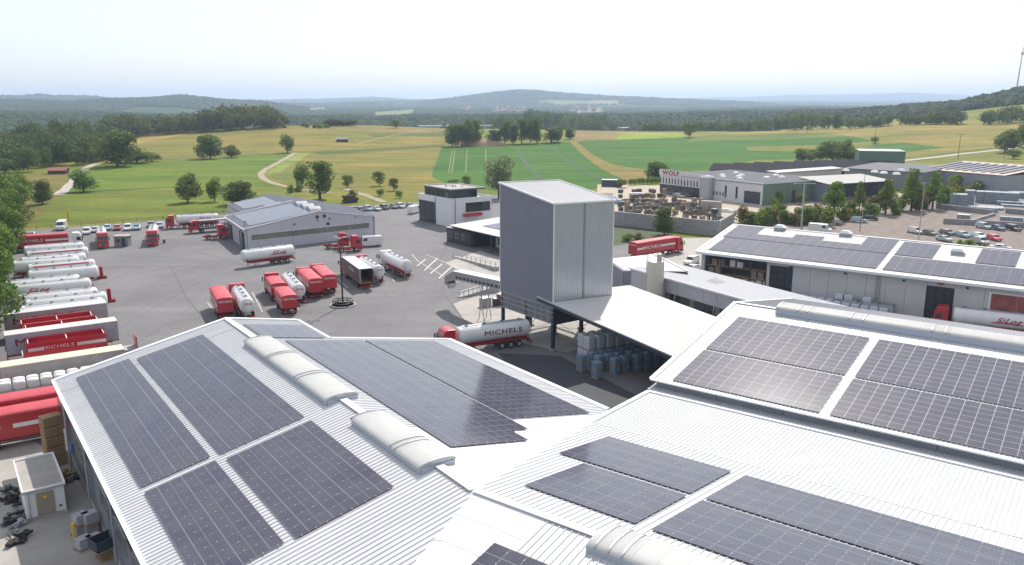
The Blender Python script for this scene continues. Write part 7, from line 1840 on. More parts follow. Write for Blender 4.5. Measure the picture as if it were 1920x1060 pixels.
# far canopy: instanced crowns on the hills (geometry nodes)
def canopy(name, dmin, dmax, f, smin, col, seed, subdiv, nz=0.35, hscale=1.0, keep=None):
    r = np.random.RandomState(seed); pts = []; scl = []
    d = dmin
    while d < dmax:
        s = max(smin, f * d)
        a = np.arange(-0.66, 0.66, s / d); a = a + r.uniform(-.5, .5, len(a)) * s / d
        dd = d + r.uniform(-.5, .5, len(a)) * s
        x = dd * np.sin(a); y = dd * np.cos(a); z = terrain_z(x, y)
        zz = z - CAM_H; dep = y * math.cos(PITCH) - zz * math.sin(PITCH); up = y * math.sin(PITCH) + zz * math.cos(PITCH)
        u = 960 + FOC * x / dep; v = 530 - FOC * up / dep
        ok = np.ones(len(a), bool)
        for c, poly in FAR_FIELDS: ok &= ~inpoly(u, v, poly)
        pat = np.sin(x / 310 + 2 * np.sin(y / 520)) + np.sin(y / 270 + x / 610)
        ok &= (pat < (1.35 if d > 1700 else 3)) 
        if keep is not None: ok &= keep(u, v, dd)
        pts.append(np.stack([x[ok], y[ok], z[ok]], 1)); scl.append(np.full(ok.sum(), s) * r.uniform(0.6, 1.2, ok.sum()))
        d += s * 0.9
    P = np.concatenate(pts); S = np.concatenate(scl)
    me = bpy.data.meshes.new(name); me.vertices.add(len(P)); me.vertices.foreach_set('co', P.ravel()); me.update()
    at1 = me.attributes.new('size', 'FLOAT', 'POINT'); at1.data.foreach_set('value', S.astype(np.float32))
    o = link(name, me); tag(o, kind='stuff')
    m, nt, b = newmat('far_foliage'); N = nt.nodes.new; L = nt.links.new
    oi = N('ShaderNodeAttribute'); oi.attribute_name = 'tint'; oi.attribute_type = 'INSTANCER'
    geo = N('ShaderNodeNewGeometry'); nzn = N('ShaderNodeTexNoise'); nzn.inputs['Scale'].default_value = 0.22; nzn.inputs['Detail'].default_value = 6; nzn.inputs['Roughness'].default_value = 0.8; L(geo.outputs['Position'], nzn.inputs['Vector'])
    r1 = N('ShaderNodeMapRange'); r1.inputs['To Min'].default_value = 0.6; r1.inputs['To Max'].default_value = 1.45; L(oi.outputs['Fac'], r1.inputs['Value'])
    r2 = N('ShaderNodeMapRange'); r2.inputs['From Min'].default_value = 0.3; r2.inputs['From Max'].default_value = 0.7; r2.inputs['To Min'].default_value = 0.55; r2.inputs['To Max'].default_value = 1.5; L(nzn.outputs['Fac'], r2.inputs['Value'])
    q = N('ShaderNodeMath'); q.operation = 'MULTIPLY'; L(r1.outputs[0], q.inputs[0]); L(r2.outputs[0], q.inputs[1])
    s_ = N('ShaderNodeVectorMath'); s_.operation = 'SCALE'; s_.inputs[0].default_value = col; L(q.outputs[0], s_.inputs['Scale']); L(s_.outputs[0], b.inputs['Base Color'])
    b.inputs['Roughness'].default_value = 0.9; b.inputs['Specular IOR Level'].default_value = 0.1
    bp = N('ShaderNodeBump'); bp.inputs['Strength'].default_value = 1.0; bp.inputs['Distance'].default_value = 2.0; L(nzn.outputs['Fac'], bp.inputs['Height']); L(bp.outputs[0], b.inputs['Normal'])
    ng = bpy.data.node_groups.new('canopy_nodes', 'GeometryNodeTree')
    ng.interface.new_socket('Geometry', in_out='INPUT', socket_type='NodeSocketGeometry'); ng.interface.new_socket('Geometry', in_out='OUTPUT', socket_type='NodeSocketGeometry')
    G = ng.nodes.new; K_ = ng.links.new
    gi = G('NodeGroupInput'); go = G('NodeGroupOutput')
    ico = G('GeometryNodeMeshIcoSphere'); ico.inputs['Subdivisions'].default_value = subdiv; ico.inputs['Radius'].default_value = 0.72
    sp = G('GeometryNodeSetPosition'); nt3 = G('ShaderNodeTexNoise'); nt3.inputs['Scale'].default_value = 2.6; nt3.inputs['Detail'].default_value = 3
    K_(ico.outputs[0], sp.inputs[0])
    vm = G('ShaderNodeVectorMath'); vm.operation = 'MULTIPLY_ADD'; K_(nt3.outputs['Color'], vm.inputs[0]); vm.inputs[1].default_value = (nz * 2,) * 3; vm.inputs[2].default_value = (-nz,) * 3
    K_(vm.outputs[0], sp.inputs['Offset'])
    sm = G('GeometryNodeSetMaterial'); sm.inputs['Material'].default_value = m; K_(sp.outputs[0], sm.inputs[0])
    mp = G('GeometryNodeMeshToPoints'); K_(gi.outputs[0], mp.inputs[0])
    ip = G('GeometryNodeInstanceOnPoints'); K_(mp.outputs[0], ip.inputs['Points']); K_(sm.outputs[0], ip.inputs['Instance'])
    na = G('GeometryNodeInputNamedAttribute'); na.data_type = 'FLOAT'; na.inputs['Name'].default_value = 'size'
    cx = G('ShaderNodeCombineXYZ'); mm = G('ShaderNodeMath'); mm.operation = 'MULTIPLY'; mm.inputs[1].default_value = hscale
    K_(na.outputs[0], cx.inputs[0]); K_(na.outputs[0], cx.inputs[1]); K_(na.outputs[0], mm.inputs[0]); K_(mm.outputs[0], cx.inputs[2]); K_(cx.outputs[0], ip.inputs['Scale'])
    rv = G('FunctionNodeRandomValue'); rv.data_type = 'FLOAT_VECTOR'; rv.inputs[1].default_value = (0.3, 0.3, 6.28); K_(rv.outputs[0], ip.inputs['Rotation'])
    st = G('GeometryNodeStoreNamedAttribute'); st.data_type = 'FLOAT'; st.domain = 'INSTANCE'; st.inputs['Name'].default_value = 'tint'
    rv2 = G('FunctionNodeRandomValue'); rv2.data_type = 'FLOAT'; rv2.inputs['Seed'].default_value = 5
    K_(ip.outputs[0], st.inputs['Geometry']); K_(rv2.outputs[1], st.inputs['Value']); K_(st.outputs[0], go.inputs[0])
    md = o.modifiers.new('canopy', 'NODES'); md.node_group = ng
    return o
canopy('forest', 1180, 2600, 0.0, 12.5, (0.046, 0.070, 0.026), 61, 3, nz=0.45, hscale=0.95)
canopy('forest', 2600, 8500, 0.0042, 12, (0.042, 0.064, 0.028), 62, 2, nz=0.4, hscale=0.8)
canopy('forest', 8500, 17500, 0.006, 12, (0.045, 0.075, 0.035), 63, 1, nz=0.3, hscale=0.5)
# ------------------------------------------------------------------ small things
ORD = ordn
def once(mbs, name, label, cat, loc, rz=0, group=None):
    """mbs: list of (part name, MB, material); a single part becomes the thing itself"""
    if len(mbs) == 1:
        o = mbs[0][1].build(name, mbs[0][2]); bm_fix(o); o.location = loc; o.rotation_euler = (0, 0, rz); return tag(o, label, cat, group)
    root = empty(name, loc, rz, label, cat, group)
    for n_, mb, m_ in mbs: bm_fix(mb.build(n_, m_, root))
    return root
# central yard lamp with ring fender
lampm = mat('dark_lamp_steel', (.045, .045, .05), .5, .4)
L0 = at(643, 573)
lp = empty('yard_lamp', L0, R(20), 'tall dark yard lamp in the middle of the yard, standing in a ring fender', 'street lamp')
mb = MB(); mb.tube((0, 0, 0), (0, 0, 12.0), .16, 8, .09); mb.build('pole', lampm, lp, smooth=True)
mb = MB(); n = 20
mb.loft([[(r_ * math.cos(2 * math.pi * i / n), r_ * math.sin(2 * math.pi * i / n), z) for i in range(n)] for r_, z in ((2.25, .02), (2.25, .22), (1.95, .24), (1.95, .02))]); bm_fix(mb.build('kerb_ring', M['concrete'], lp))
mb = MB()
for i in range(n):
    a, b = 2 * math.pi * i / n, 2 * math.pi * (i + 1) / n
    for z in (.55, .95): mb.tube((1.7 * math.cos(a), 1.7 * math.sin(a), z), (1.7 * math.cos(b), 1.7 * math.sin(b), z), .09, 5)
    if i % 3 == 0: mb.tube((1.7 * math.cos(a), 1.7 * math.sin(a), 0), (1.7 * math.cos(a), 1.7 * math.sin(a), .95), .07, 5)
mb.build('ring_fender', lampm, lp)
for k, a in enumerate((0.2, 2.3, 4.4)):
    mb = MB(); mb.tube((0, 0, 11.8), (.9 * math.cos(a), .9 * math.sin(a), 11.9), .05, 5); mb.obox((.9 * math.cos(a) - .3, .9 * math.sin(a) - .2, 11.75), (.6, 0, 0), (0, .4, 0), (0, 0, .18)); mb.build('floodlight', M['galv'], lp)
def mast(name, label, u, vb, vt, r=.1, arms=0, armw=1.2, m=None, cat='mast', lean=0, heads=None):
    p = ground_hit(u, vb) if vb < 330 else at(u, vb); d = math.hypot(p.x, p.y); h = (vb - vt) * d / 1537.0 * 1.02
    root = empty(name, p, 0, label, cat); mb = MB(); mb.tube((0, 0, -.3), (lean, 0, h), r, 7, r * .6); mb.build('pole', m or M['galv'], root, smooth=True)
    for k in range(arms):
        mb = MB(); z = h - .3 - k * .9; mb.box(-armw, armw, -.06, .06, z, z + .12); mb.build('crossarm', m or M['galv'], root)
        if heads:
            for x in (-armw, armw): 
                mb = MB(); mb.box(x - .35, x + .35, -.2, .2, z - .15, z + .05); mb.build('lamp_head', M['galv'], root)
    return root
mast('lamp_mast', 'thick grey mast with two cross arms between hedge and stone yard', 1502, 428, 341, .28, 2, 2.6, heads=True)
mast('lamp_mast', 'thin dark lamp post before the narrow brownish tree', 1612, 434, 326, .10, 1, .5, lampm)
mast('lamp_mast', 'tall thin lamp mast rising between the parked cars of the car park', 1722, 449, 352, .13, 1, .6)
mast('lamp_mast', 'thin mast in front of the peach roofed hall', 1876, 352, 296, .09, 1, .7, lampm)
mast('power_pole', 'wooden power pole with a crossarm beside the country road', 1796, 298, 258, .18, 1, 2.6, M['bark'], 'power pole')
mast('power_pole', 'wooden power pole left of the country road, rising over the meadow', 1640, 272, 234, .18, 1, 1.2, M['bark'], 'power pole')
mast('power_pole', 'slim mast beside the tree clump by the green box building', 1512, 306, 262, .12, 0, 1, M['galv'], 'mast')
mast('power_pole', 'thin pole standing in the far meadow above the green field', 1513, 251, 232, .14, 0, 1, M['bark'], 'pole')
mast('flag_pole', 'thin pole behind the left rear corner of the repair hall', 421, 405, 344, .07, 0, 1, M['galv'], 'pole')
mast('thin_post', 'thin lamp post at the right front end of the white office lawn', 702, 386, 352, .06, 0, 1, M['galv'], 'post')
mast('street_lamp', 'white street lamp head poking out of the left hedge', 8, 470, 414, .08, 1, .5, M['flash'], 'street lamp')
p = ground_hit(129, 414); once([('post', MB().box(-.35, .35, -.15, .15, 0, 2.9), M['yellow'])], 'marker_post', 'bright yellow marker board standing in the meadow', 'marker', p, .3)
# radio mast on the wooded hill
d = 1500; uu = 1902; az = math.atan((uu - 960) / 1537); x, y = d * math.sin(az), d * math.cos(az); rm = empty('radio_mast', (x, y, tz(x, y)), 0, 'slender radio mast on the wooded hill at the right', 'mast')
zt0 = CAM_H + d / math.cos(az) * 0 + math.hypot(x, y) * (195 - 108) / 1537; hh = zt0 - tz(x, y)
mb = MB(); mb.tube((0, 0, 0), (2.5, 0, hh), 1.1, 6, .5); mb.build('mast_shaft', M['galv'], rm); mb = MB(); mb.tube((2.1, 0, hh * .84), (2.2, 0, hh * .9), 1.9, 8); mb.build('antenna_platform', M['galv'], rm)
# fence along the meadow
fe = empty('fence', label='low wooden rail fence between the yard and the meadow', cat='fence')
FP = [at(40, 433), at(306, 412), at(420, 401)]
for a, b in zip(FP[:-1], FP[1:]):
    L_ = (b - a).length; n = int(L_ / 3.5)
    for i in range(n + 1):
        q = a.lerp(b, i / n); mb = MB(); mb.box(q.x - .07, q.x + .07, q.y - .07, q.y + .07, 0, 1.1); mb.build('post', M['wood'], fe)
    for z in (.5, .95): bar(fe, 'rail', a + Vector((0, 0, z)), b + Vector((0, 0, z)), .05, .12, M['wood'])
rebase(fe, tuple(FP[0]))
# painted bays
def stripe(a, b, w=.16, z=.036, m=None, name='painted_line'):
    a = at(*a, z) if not isinstance(a, Vector) else a; b = at(*b, z) if not isinstance(b, Vector) else b; d = (b - a).normalized(); n_ = Vector((-d.y, d.x, 0)) * w / 2
    mb = MB(); mb.add([(p.x, p.y, z) for p in (a - n_, b - n_, b + n_, a + n_)], [(0, 1, 2, 3)]); o = mb.build(name, m or M['paint'])
    if o.data.polygons[0].normal.z < 0: o.data.flip_normals()
    return tag(o, kind='structure')
for a, b in (((782, 499), (798, 486)), ((796, 507), (820, 484.5)), ((807, 513), (829, 495)), ((823, 522), (847, 500))): stripe(a, b, .28)
for a, b in (((772, 477), (784, 490)), ((784, 490), (842, 524)), ((798, 477), (858, 502)), ((444, 569), (462, 590)), ((389, 568), (410, 592)), ((473, 548), (492, 585)), ((536, 545), (560, 580)), ((600, 540), (625, 556)), ((630, 520), (652, 540)), ((716, 505), (740, 528)), ((700, 512), (716, 524))): stripe(a, b, .14)
for a, b in (((205, 500), (420, 500)), ((215, 520), (400, 488)), ((320, 500), (350, 560)), ((350, 560), (420, 640)), ((560, 470), (780, 440)), ((690, 560), (830, 548)), ((830, 548), (900, 640)), ((700, 470), (820, 462)), ((470, 500), (360, 470))): stripe(a, b, .12, .030, M['seam'], 'tar_seam')
# ramps with railings left of the tower
def ramp(label, A, B, wdt, h, side=1):
    a, b = at(*A), at(*B); d = (b - a); L_ = d.length; d.normalize(); n_ = Vector((-d.y, d.x, 0)) * side
    root = empty('loading_ramp', a, math.atan2(d.y, d.x), label, 'ramp'); s = side
    mb = MB(); mb.add([(0, 0, .03), (L_, 0, .03), (L_, s * wdt, .03), (0, s * wdt, .03), (0, 0, .12), (L_, 0, h), (L_, s * wdt, h), (0, s * wdt, .12)], [(0, 3, 2, 1), (4, 5, 6, 7), (0, 1, 5, 4), (1, 2, 6, 5), (2, 3, 7, 6), (3, 0, 4, 7)]); bm_fix(mb.build('ramp_wall', M['concrete'], root))
    n = 9
    for i in range(n + 1):
        x = L_ * i / n; z = .12 + (h - .12) * i / n; mb = MB(); mb.box(x - .05, x + .05, s * .1 - .05, s * .1 + .05, z, z + 1.05); mb.build('railing_post', M['galv'], root)
    for dz in (.5, 1.0):
        mb = MB(); mb.tube((0, s * .1, .12 + dz), (L_, s * .1, h + dz), .04, 5); mb.build('handrail', M['galv'], root)
ramp('concrete ramp with a steel railing above the conveyor gallery', (850, 482), (928, 509), 1.0, .9)
ramp('concrete ramp with a steel railing below the conveyor gallery', (862, 559), (937, 548), 1.2, 1.3)
# machinery behind the tower
def box_thing(name, u, v, sx, sy, sz, m, label, cat, rz=.6, group=None, z=.03, extra=None):
    mb = MB(); mb.box(-sx / 2, sx / 2, -sy / 2, sy / 2, 0, sz); parts = [('body', mb, m)]
    lid = MB(); lid.box(-sx / 2 - .05, sx / 2 + .05, -sy / 2 - .05, sy / 2 + .05, sz + .002, sz + .09); parts.append(('lid', lid, M['galv']))
    if extra: parts += extra
    return once(parts, name, label, cat, at(u, v, 0) + Vector((0, 0, z)), rz, group)
box_thing('machine_box', 910, 575, 1.7, 1.2, 1.5, M['paleslab'], 'small cream machine housing under the conveyor gallery', 'machine')
box_thing('waste_bin', 929, 574, .8, .8, 1.3, M['anthracite'], 'dark bin beside the machine housing under the gallery', 'bin')
box_thing('red_cabinet', 939, 572, 1.1, 1.0, 1.9, mat('brick_red_cabinet', (.22, .05, .035), .7), 'brick red cabinet at the rear foot of the tower', 'cabinet')
# small hut between the two tankers
hp = at(228, 463); hut = empty('hut', hp, R(8), 'small grey hut with a flat cream roof between two tanker trucks', 'hut')
mb = MB(); mb.box(-1.6, 1.6, 0, 2.4, .03, 2.5); mb.build('walls', M['wall_grey'], hut); mb = MB(); mb.box(-1.85, 1.85, -.3, 2.7, 2.5, 2.68); mb.build('roof', M['paleslab'], hut)
mb = MB(); mb.box(.1, 1.0, -.03, 0, .1, 2.1); mb.build('door', M['anthracite'], hut); mb = MB(); mb.box(-1.1, -.3, -.03, 0, 1.1, 1.9); mb.build('window', M['glass'], hut)
box_thing('bollard_box', 308, 456, .5, .5, .9, M['anthracite'], 'tiny dark box on the asphalt right of the tanker facing the viewer', 'box')
# pallets beneath the canopy
BL = mat('blue_shrink_wrap', (.17, .24, .32), .4, noise=.25, scale=2.5, bump=.4); WHP = mat('white_shrink_wrap', (.50, .52, .56), .35, noise=.15, scale=2.5, bump=.4); BRN = mat('brown_carton', (.28, .22, .16), .8, noise=.2, scale=2)
def pallet_mesh(m, sx=1.15, sy=.95, sz=1.05, seed=0):
    r = random.Random(seed); mb = MB(); n = 12; rings = []
    for z, k in ((.14, .96), (.3, 1.0), (sz * .6, 1.02), (sz - .08, .99), (sz, .9)):
        rings.append([(sx / 2 * k * max(-1, min(1, 1.35 * math.cos(2 * math.pi * (i + .5) / n))) * r.uniform(.98, 1.02), sy / 2 * k * max(-1, min(1, 1.35 * math.sin(2 * math.pi * (i + .5) / n))) * r.uniform(.98, 1.02), z) for i in range(n)])
    mb.loft(rings); o = mb.build('wrapped_load', m); bm_fix(o); me = o.data; bpy.data.objects.remove(o); return me
pm = MB(); pm.box(-.6, .6, -.5, .5, .1, .13)
for y in (-.5, -.05, .4): pm.box(-.6, .6, y, y + .1, 0, .1)
o = pm.build('pallet_base', M['wood']); pal = o.data; bpy.data.objects.remove(o)
PBL = [pallet_mesh(BL, seed=i) for i in range(2)]; PWH = [pallet_mesh(WHP, 1.2, 1.1, 1.9, 5)]; PBR = [pallet_mesh(BRN, seed=9)]
def pallet(me, loc, rz, label, group):
    root = empty('pallet', loc, rz, label, 'pallet', group); link('wrapped_load', me, root); link('pallet_base', pal, root); return root
rz0 = math.atan2(FT.t.y, FT.t.x)
base = at(1112, 707); e1 = (at(1210, 690) - base).normalized(); e2 = Vector((-e1.y, e1.x, 0)); k = 0
side = ['front', 'second', 'rear']
for j in range(3):
    for i in range(9 if j else 8):
        if (j == 0 and i == 1) or (j == 1 and i == 0): continue
        p = base + e1 * (i * 1.62 + (.35 if i < 1 and j == 0 else 0)) + e2 * (j * 1.55 - (.5 if i == 0 else 0)) + Vector((.12 * ((i * 5 + j * 3) % 3 - 1), .12 * ((i * 3 + j) % 3 - 1), 0))
        for lv in range(2):
            pallet(PBL[(i + lv) % 2], p + Vector((0, 0, .03 + lv * 1.12)), rz0 + .04 * ((i * 7 + j) % 3 - 1), '%s blue wrapped pallet of the %s line under the canopy, %s layer' % (ORD[i], side[j], 'lower' if lv == 0 else 'upper'), 'blue wrapped pallets under the canopy')
b2 = base + e1 * 2.2 + e2 * 4.6
for j in range(2):
    for i in range(6):
        for lv in range(2):
            pallet(PWH[0], b2 + e1 * (i * 1.5) + e2 * (j * 1.5) + Vector((0, 0, .03 + lv * 2.0)), rz0, '%s tall white wrapped pallet, %s line, %s, behind the blue ones' % (ORD[i], side[j], 'bottom' if lv == 0 else 'on top'), 'tall white pallets under the canopy')
for i, (u, v) in enumerate(((1110, 684), (1118, 668), (1106, 672))):
    for lv in range(2): pallet(PBR[0], at(u, v) + Vector((0, 0, .03 + lv * 1.12)), rz0 + .3 * i, '%s brown carton pallet left of the white pallets, %s' % (ORD[i], 'below' if lv == 0 else 'above'), 'brown pallets under the canopy')
# pallets and boxes in front of the warehouse wall
PLW = pallet_mesh(mat('white_bagged_goods', (.58, .60, .66), .6, noise=.2, scale=3, bump=.4), 1.2, 1.1, 1.0, 3)
for i in range(11):
    for j in range(2):
        for lv in range(2):
            pallet(PLW, FE.P(d1b + 1.2 + i * 1.45, qw + 1.5 + j * 1.35, .03 + lv * 1.08), math.atan2(FE.t.y, FE.t.x), '%s low white pallet before the warehouse wall, %s row, %s' % (ORD[i], 'inner' if j == 0 else 'outer', 'upper' if lv else 'lower'), 'low white pallets at the warehouse wall')
for i in (5, 6, 8): pallet(PLW, FE.P(d1b + 1.2 + i * 1.45, qw + 1.5, 2.2), math.atan2(FE.t.y, FE.t.x), 'white pallet standing on top of the low rows before the warehouse wall, %s' % {5: 'left of three', 6: 'middle of three', 8: 'right of three'}[i], 'stacked white pallets at the warehouse wall')
for k, u in enumerate((1600, 1640, 1668)):
    t_ = on_plane(FE, qw, u, 560)[0]; rt = empty('wire_container', FE.P(t_, qw + 1.8, 1.15), math.atan2(FE.t.y, FE.t.x), ['left', 'middle', 'right'][k] + ' grey steel container with folded sheets before the warehouse wall', 'container', 'steel containers at the warehouse wall')
    mb = MB(); mb.box(-1.2, 1.2, -.9, .9, .1, .2)
    for x_, y_ in ((-1.1, -.8), (1.0, -.8), (-1.1, .7), (1.0, .7)): mb.box(x_, x_ + .1, y_, y_ + .1, -1.12, .1)
    for x0, x1, y0, y1 in ((-1.2, -1.15, -.9, .9), (1.15, 1.2, -.9, .9), (-1.15, 1.15, -.9, -.85), (-1.15, 1.15, .85, .9)): mb.box(x0, x1, y0, y1, .2, 1.4)
    mb.build('frame', M['galv'], rt); mb = MB(); mb.obox((-1.0, -.7, .6), (2.0, 0, .3), (0, 1.3, .25), (0, 0, .4)); mb.build('sheets', M['wall_grey'], rt)
# stacked crates beside the foreground wall
cs = at(106, 872); cr = MB(); slat = []
for lv in range(5):
    rt = empty('wooden_crate', (cs.x, cs.y, .03 + lv * 1.02), R(50) + .03 * (lv % 3 - 1), ['lowest', 'second lowest', 'middle', 'second highest', 'topmost'][lv] + ' slatted wooden crate of the tall stack beside the foreground hall wall', 'crate', 'stacked wooden crates')
    for s in (-1, 1):
        for k in range(5):
            mb = MB(); z = .1 + k * .18; mb.box(-.8, .8, min(s * .55, s * .58), max(s * .55, s * .58), z, z + .13); mb.build('slat', M['wood'], rt)
            mb = MB(); mb.box(min(s * .8, s * .83), max(s * .8, s * .83), -.55, .55, z, z + .13); mb.build('slat', M['wood'], rt)
    mb = MB(); mb.box(-.72, .72, -.48, .48, .05, .9); mb.build('contents', M['bark'], rt)
    mb = MB(); mb.box(-.84, .84, -.6, .6, .965, 1.0); mb.build('lid', M['wood'], rt)
mb = MB()
# white flat roofed transformer box
FS = Frame(at(52, 980).x, at(52, 980).y, -36)
ws_ = empty('transformer_hut', label='white flat roofed transformer hut with a beige door, lower left', cat='hut')
fbox(FS, ws_, 'walls', M['wall_white'], 0, 7.2, 0, 2.9, .03, 2.55); fbox(FS, ws_, 'plinth', M['concrete'], -.06, 7.26, -.06, 2.96, .03, .35)
fbox(FS, ws_, 'roof_slab', M['paleslab'], -.15, 7.35, -.15, 3.05, 2.55, 2.68)
for a in ((-.15, 7.35, -.15, -.02), (-.15, 7.35, 2.92, 3.05), (7.22, 7.35, -.02, 2.92), (-.15, -.02, -.02, 2.92)): fbox(FS, ws_, 'roof_edge', M['flash'], *a, 2.68, 2.82)
fbox(FS, ws_, 'door', mat('beige_door', (.30, .26, .19), .6), -.10, -.06, .8, 2.1, .4, 2.35); fbox(FS, ws_, 'warning_sign', M['yellow'], -.13, -.105, 1.35, 1.6, 1.85, 2.05); fbox(FS, ws_, 'vent_grille', M['anthracite'], -.09, -.06, 2.4, 2.6, .75, .9)
mb = MB(); mb.tube(FS.P(-.14, .25, 2.5), FS.P(-.14, .25, .1), .05, 6); mb.build('downpipe', M['galv'], ws_)
finish(ws_, FS, 0, 0)
# piles of bagged goods, the tub, yellow strap and junk by the wall
for k, (u, v, lv, rot) in enumerate(((152, 1002, 0, .5), (170, 1000, 0, .6), (158, 1028, 0, .55), (178, 1024, 0, .5), (155, 1004, 1, .6), (172, 1002, 1, .5), (165, 985, 0, .5), (180, 984, 0, .6))):
    mb = MB()
    for i in range(4): mb.box(-.52 + .02 * (i % 2), .5, -.42, .40 + .02 * (i % 2), .14 + i * .2, .14 + i * .2 + .185)
    rt = empty('pallet', at(u, v) + Vector((0, 0, .03 + lv * 1.0)), R(54) + rot * .1, ['far left lower', 'far right lower', 'near left lower', 'near right lower', 'left upper', 'right upper', 'rearmost left', 'rearmost right'][k] + ' pallet of grey paper sacks beside the foreground hall wall', 'pallet', 'sack pallets by the foreground hall')
    mb.build('sack_layers', mat('grey_paper_sack', (.42, .42, .44), .8, noise=.2, scale=3) if k == 0 else bpy.data.materials['grey_paper_sack'], rt); link('pallet_base', pal, rt)
tb = empty('steel_tub', at(200, 1045) + Vector((0, 0, .9)), R(54), 'open dark steel tub standing on a stack of pallets by the foreground wall', 'tub'); W_ = .95
for x0, x1, y0, y1 in ((-W_, -W_ + .05, -.7, .7), (W_ - .05, W_, -.7, .7), (-W_ + .05, W_ - .05, -.7, -.65), (-W_ + .05, W_ - .05, .65, .7)):
    mb = MB(); mb.box(x0, x1, y0, y1, .08, .9); mb.build('side', M['darksteel'], tb)
mb = MB(); mb.box(-W_, W_, -.7, .7, 0, .08); mb.build('floor', M['galv'], tb)
for i in range(4):
    rt = once([('pallet', pm, M['wood'])], 'pallet', ['lowest', 'second', 'third', 'topmost'][i] + ' bare wooden pallet under the steel tub', 'pallet', at(200, 1045) + Vector((0, 0, .03 + i * .2)), R(54), 'bare pallets under the tub')
once([('strap', MB().box(-.08, .08, -.1, .1, 0, 1.3).box(-.12, .12, -.14, .14, 1.3, 1.5), M['yellow'])], 'bollard', 'yellow post leaning at the sack pallets by the foreground wall', 'post', at(140, 1014), .3)
jk = random.Random(5)
for k, (u, v, w_, h_, m_) in enumerate(((12, 925, 1.3, .6, M['anthracite']), (20, 945, 1.6, .5, M['black']), (25, 975, 1.1, .7, M['anthracite']), (36, 988, .6, .4, M['galv']), (34, 1012, .8, .35, M['black']), (128, 905, 1.0, .5, M['anthracite']), (118, 893, .7, .8, M['wood']))):
    mb = MB()
    for q_ in range(16):
        a_, r_ = jk.uniform(0, 6.28), w_ * .8 * math.sqrt(jk.random()); c_ = Vector((r_ * math.cos(a_), r_ * math.sin(a_), max(.02, h_ * (1 - r_ / w_) * jk.random())))
        d_ = Vector((jk.uniform(-1, 1), jk.uniform(-1, 1), jk.uniform(-.25, .35))).normalized(); e_ = d_.cross(Vector((0, 0, 1))).normalized()
        mb.obox(c_, d_ * jk.uniform(.3, .9), e_ * jk.uniform(.08, .5), Vector((0, 0, 1)) * jk.uniform(.05, .3))
    once([('heap', mb, m_)], 'scrap_heap', ORD[k] + ' dark heap of scrap from the top, lying around the transformer hut', 'scrap heap', at(u, v) + Vector((0, 0, .02)), jk.uniform(0, 6), 'scrap around the transformer hut')
p = at(123, 850); once([('box', MB().box(-.25, .25, -.15, .15, 0, .9), mat('blue_meter_box', (.06, .14, .30), .5))], 'meter_box', 'small blue box fixed low on the foreground hall wall by the crates', 'box', FA.P(36 * K, -15.0 * K, 3.0), R(126))
# retaining wall of concrete blocks
rw1 = empty('retaining_wall', label='grey retaining wall of big concrete blocks round the stone yard', cat='wall')
CB = mat('grey_concrete_block', (.30, .295, .30), .9, noise=.18, scale=.6, bump=.2, objvar=.12)
def blocks(root, A, B, h, th=.8, bl=1.8, bh=.8, z0=.02):
    a, b = Vector((A[0], A[1], 0)), Vector((B[0], B[1], 0)); d = b - a; L_ = d.length; d.normalize(); n_ = Vector((-d.y, d.x, 0)); n = max(1, round(L_ / bl)); bl = L_ / n
    mb = MB(); mb.box(.015, bl - .015, 0, th, 0, bh - .02); o = mb.build('concrete_block', CB); me = o.data; bpy.data.objects.remove(o); rz = math.atan2(d.y, d.x)
    for r_ in range(round(h / bh)):
        for i in range(n):
            p = a + d * (bl * (i + (.0))); o = link('concrete_block', me, root); o.location = (p.x, p.y, z0 + r_ * bh); o.rotation_euler = (0, 0, rz)
wa, wb, wc = at(1120, 419.5), at(1348, 444), at(1373, 428)
blocks(rw1, wa, wb, 4.0); blocks(rw1, wb, at(1376, 426), 4.0)
wl = empty('block_wall', label='low wall of grey concrete blocks zigzagging across the car park', cat='wall')
for A, B, h in (((1754, 391), (1862, 404), 1.6), ((1862, 404), (1815, 418), .8), ((1768, 420), (1985, 432), 1.6), ((1884, 400), (1985, 410), 1.6)): blocks(wl, at(*A), at(*B), h)
for k, (u, v) in enumerate(((1800, 413), (1812, 414))):
    box_thing('concrete_bin', u, v, 2.2, 1.6, 1.7, CB, ['left', 'right'][k] + ' grey block bin beside the zigzag wall on the car park', 'bin', .9, 'bins at the zigzag wall')
# stone yard goods
STN = mat('stacked_stone', (.30, .25, .19), .9, noise=.35, scale=2.2, bump=.5, objvar=.2); STD = mat('dark_stacked_stone', (.14, .13, .12), .9, noise=.35, scale=2.2, bump=.5, objvar=.2)
def stone_mesh(m, sx, sy, sz, seed):
    r = random.Random(seed); mb = MB(); nz = 5
    for k in range(nz):
        x = -sx / 2
        while x < sx / 2 - .1:
            w_ = r.uniform(.25, .5); x1 = min(x + w_, sx / 2); mb.box(x + .02, x1 - .01, -sy / 2 + r.uniform(-.05, .06), sy / 2 + r.uniform(-.06, .05), .14 + sz * k / nz + .01, .14 + sz * (k + 1) / nz - .01 + r.uniform(-.02, .0)); x = x1
    o = mb.build('stone_load', m); me = o.data; bpy.data.objects.remove(o); return me
SM = [stone_mesh(STN, 1.5, 1.2, 1.1, 1), stone_mesh(STN, 1.6, 1.2, 1.5, 2), stone_mesh(STD, 1.4, 1.2, 1.0, 3), stone_mesh(STD, 1.6, 1.3, 1.3, 4)]
rows = [('front', 1172, 1325, 413, 9), ('second', 1160, 1345, 404, 13), ('third', 1158, 1350, 396, 15), ('fourth', 1156, 1330, 388, 15), ('fifth', 1158, 1290, 380, 13), ('rear', 1160, 1250, 371, 10)]
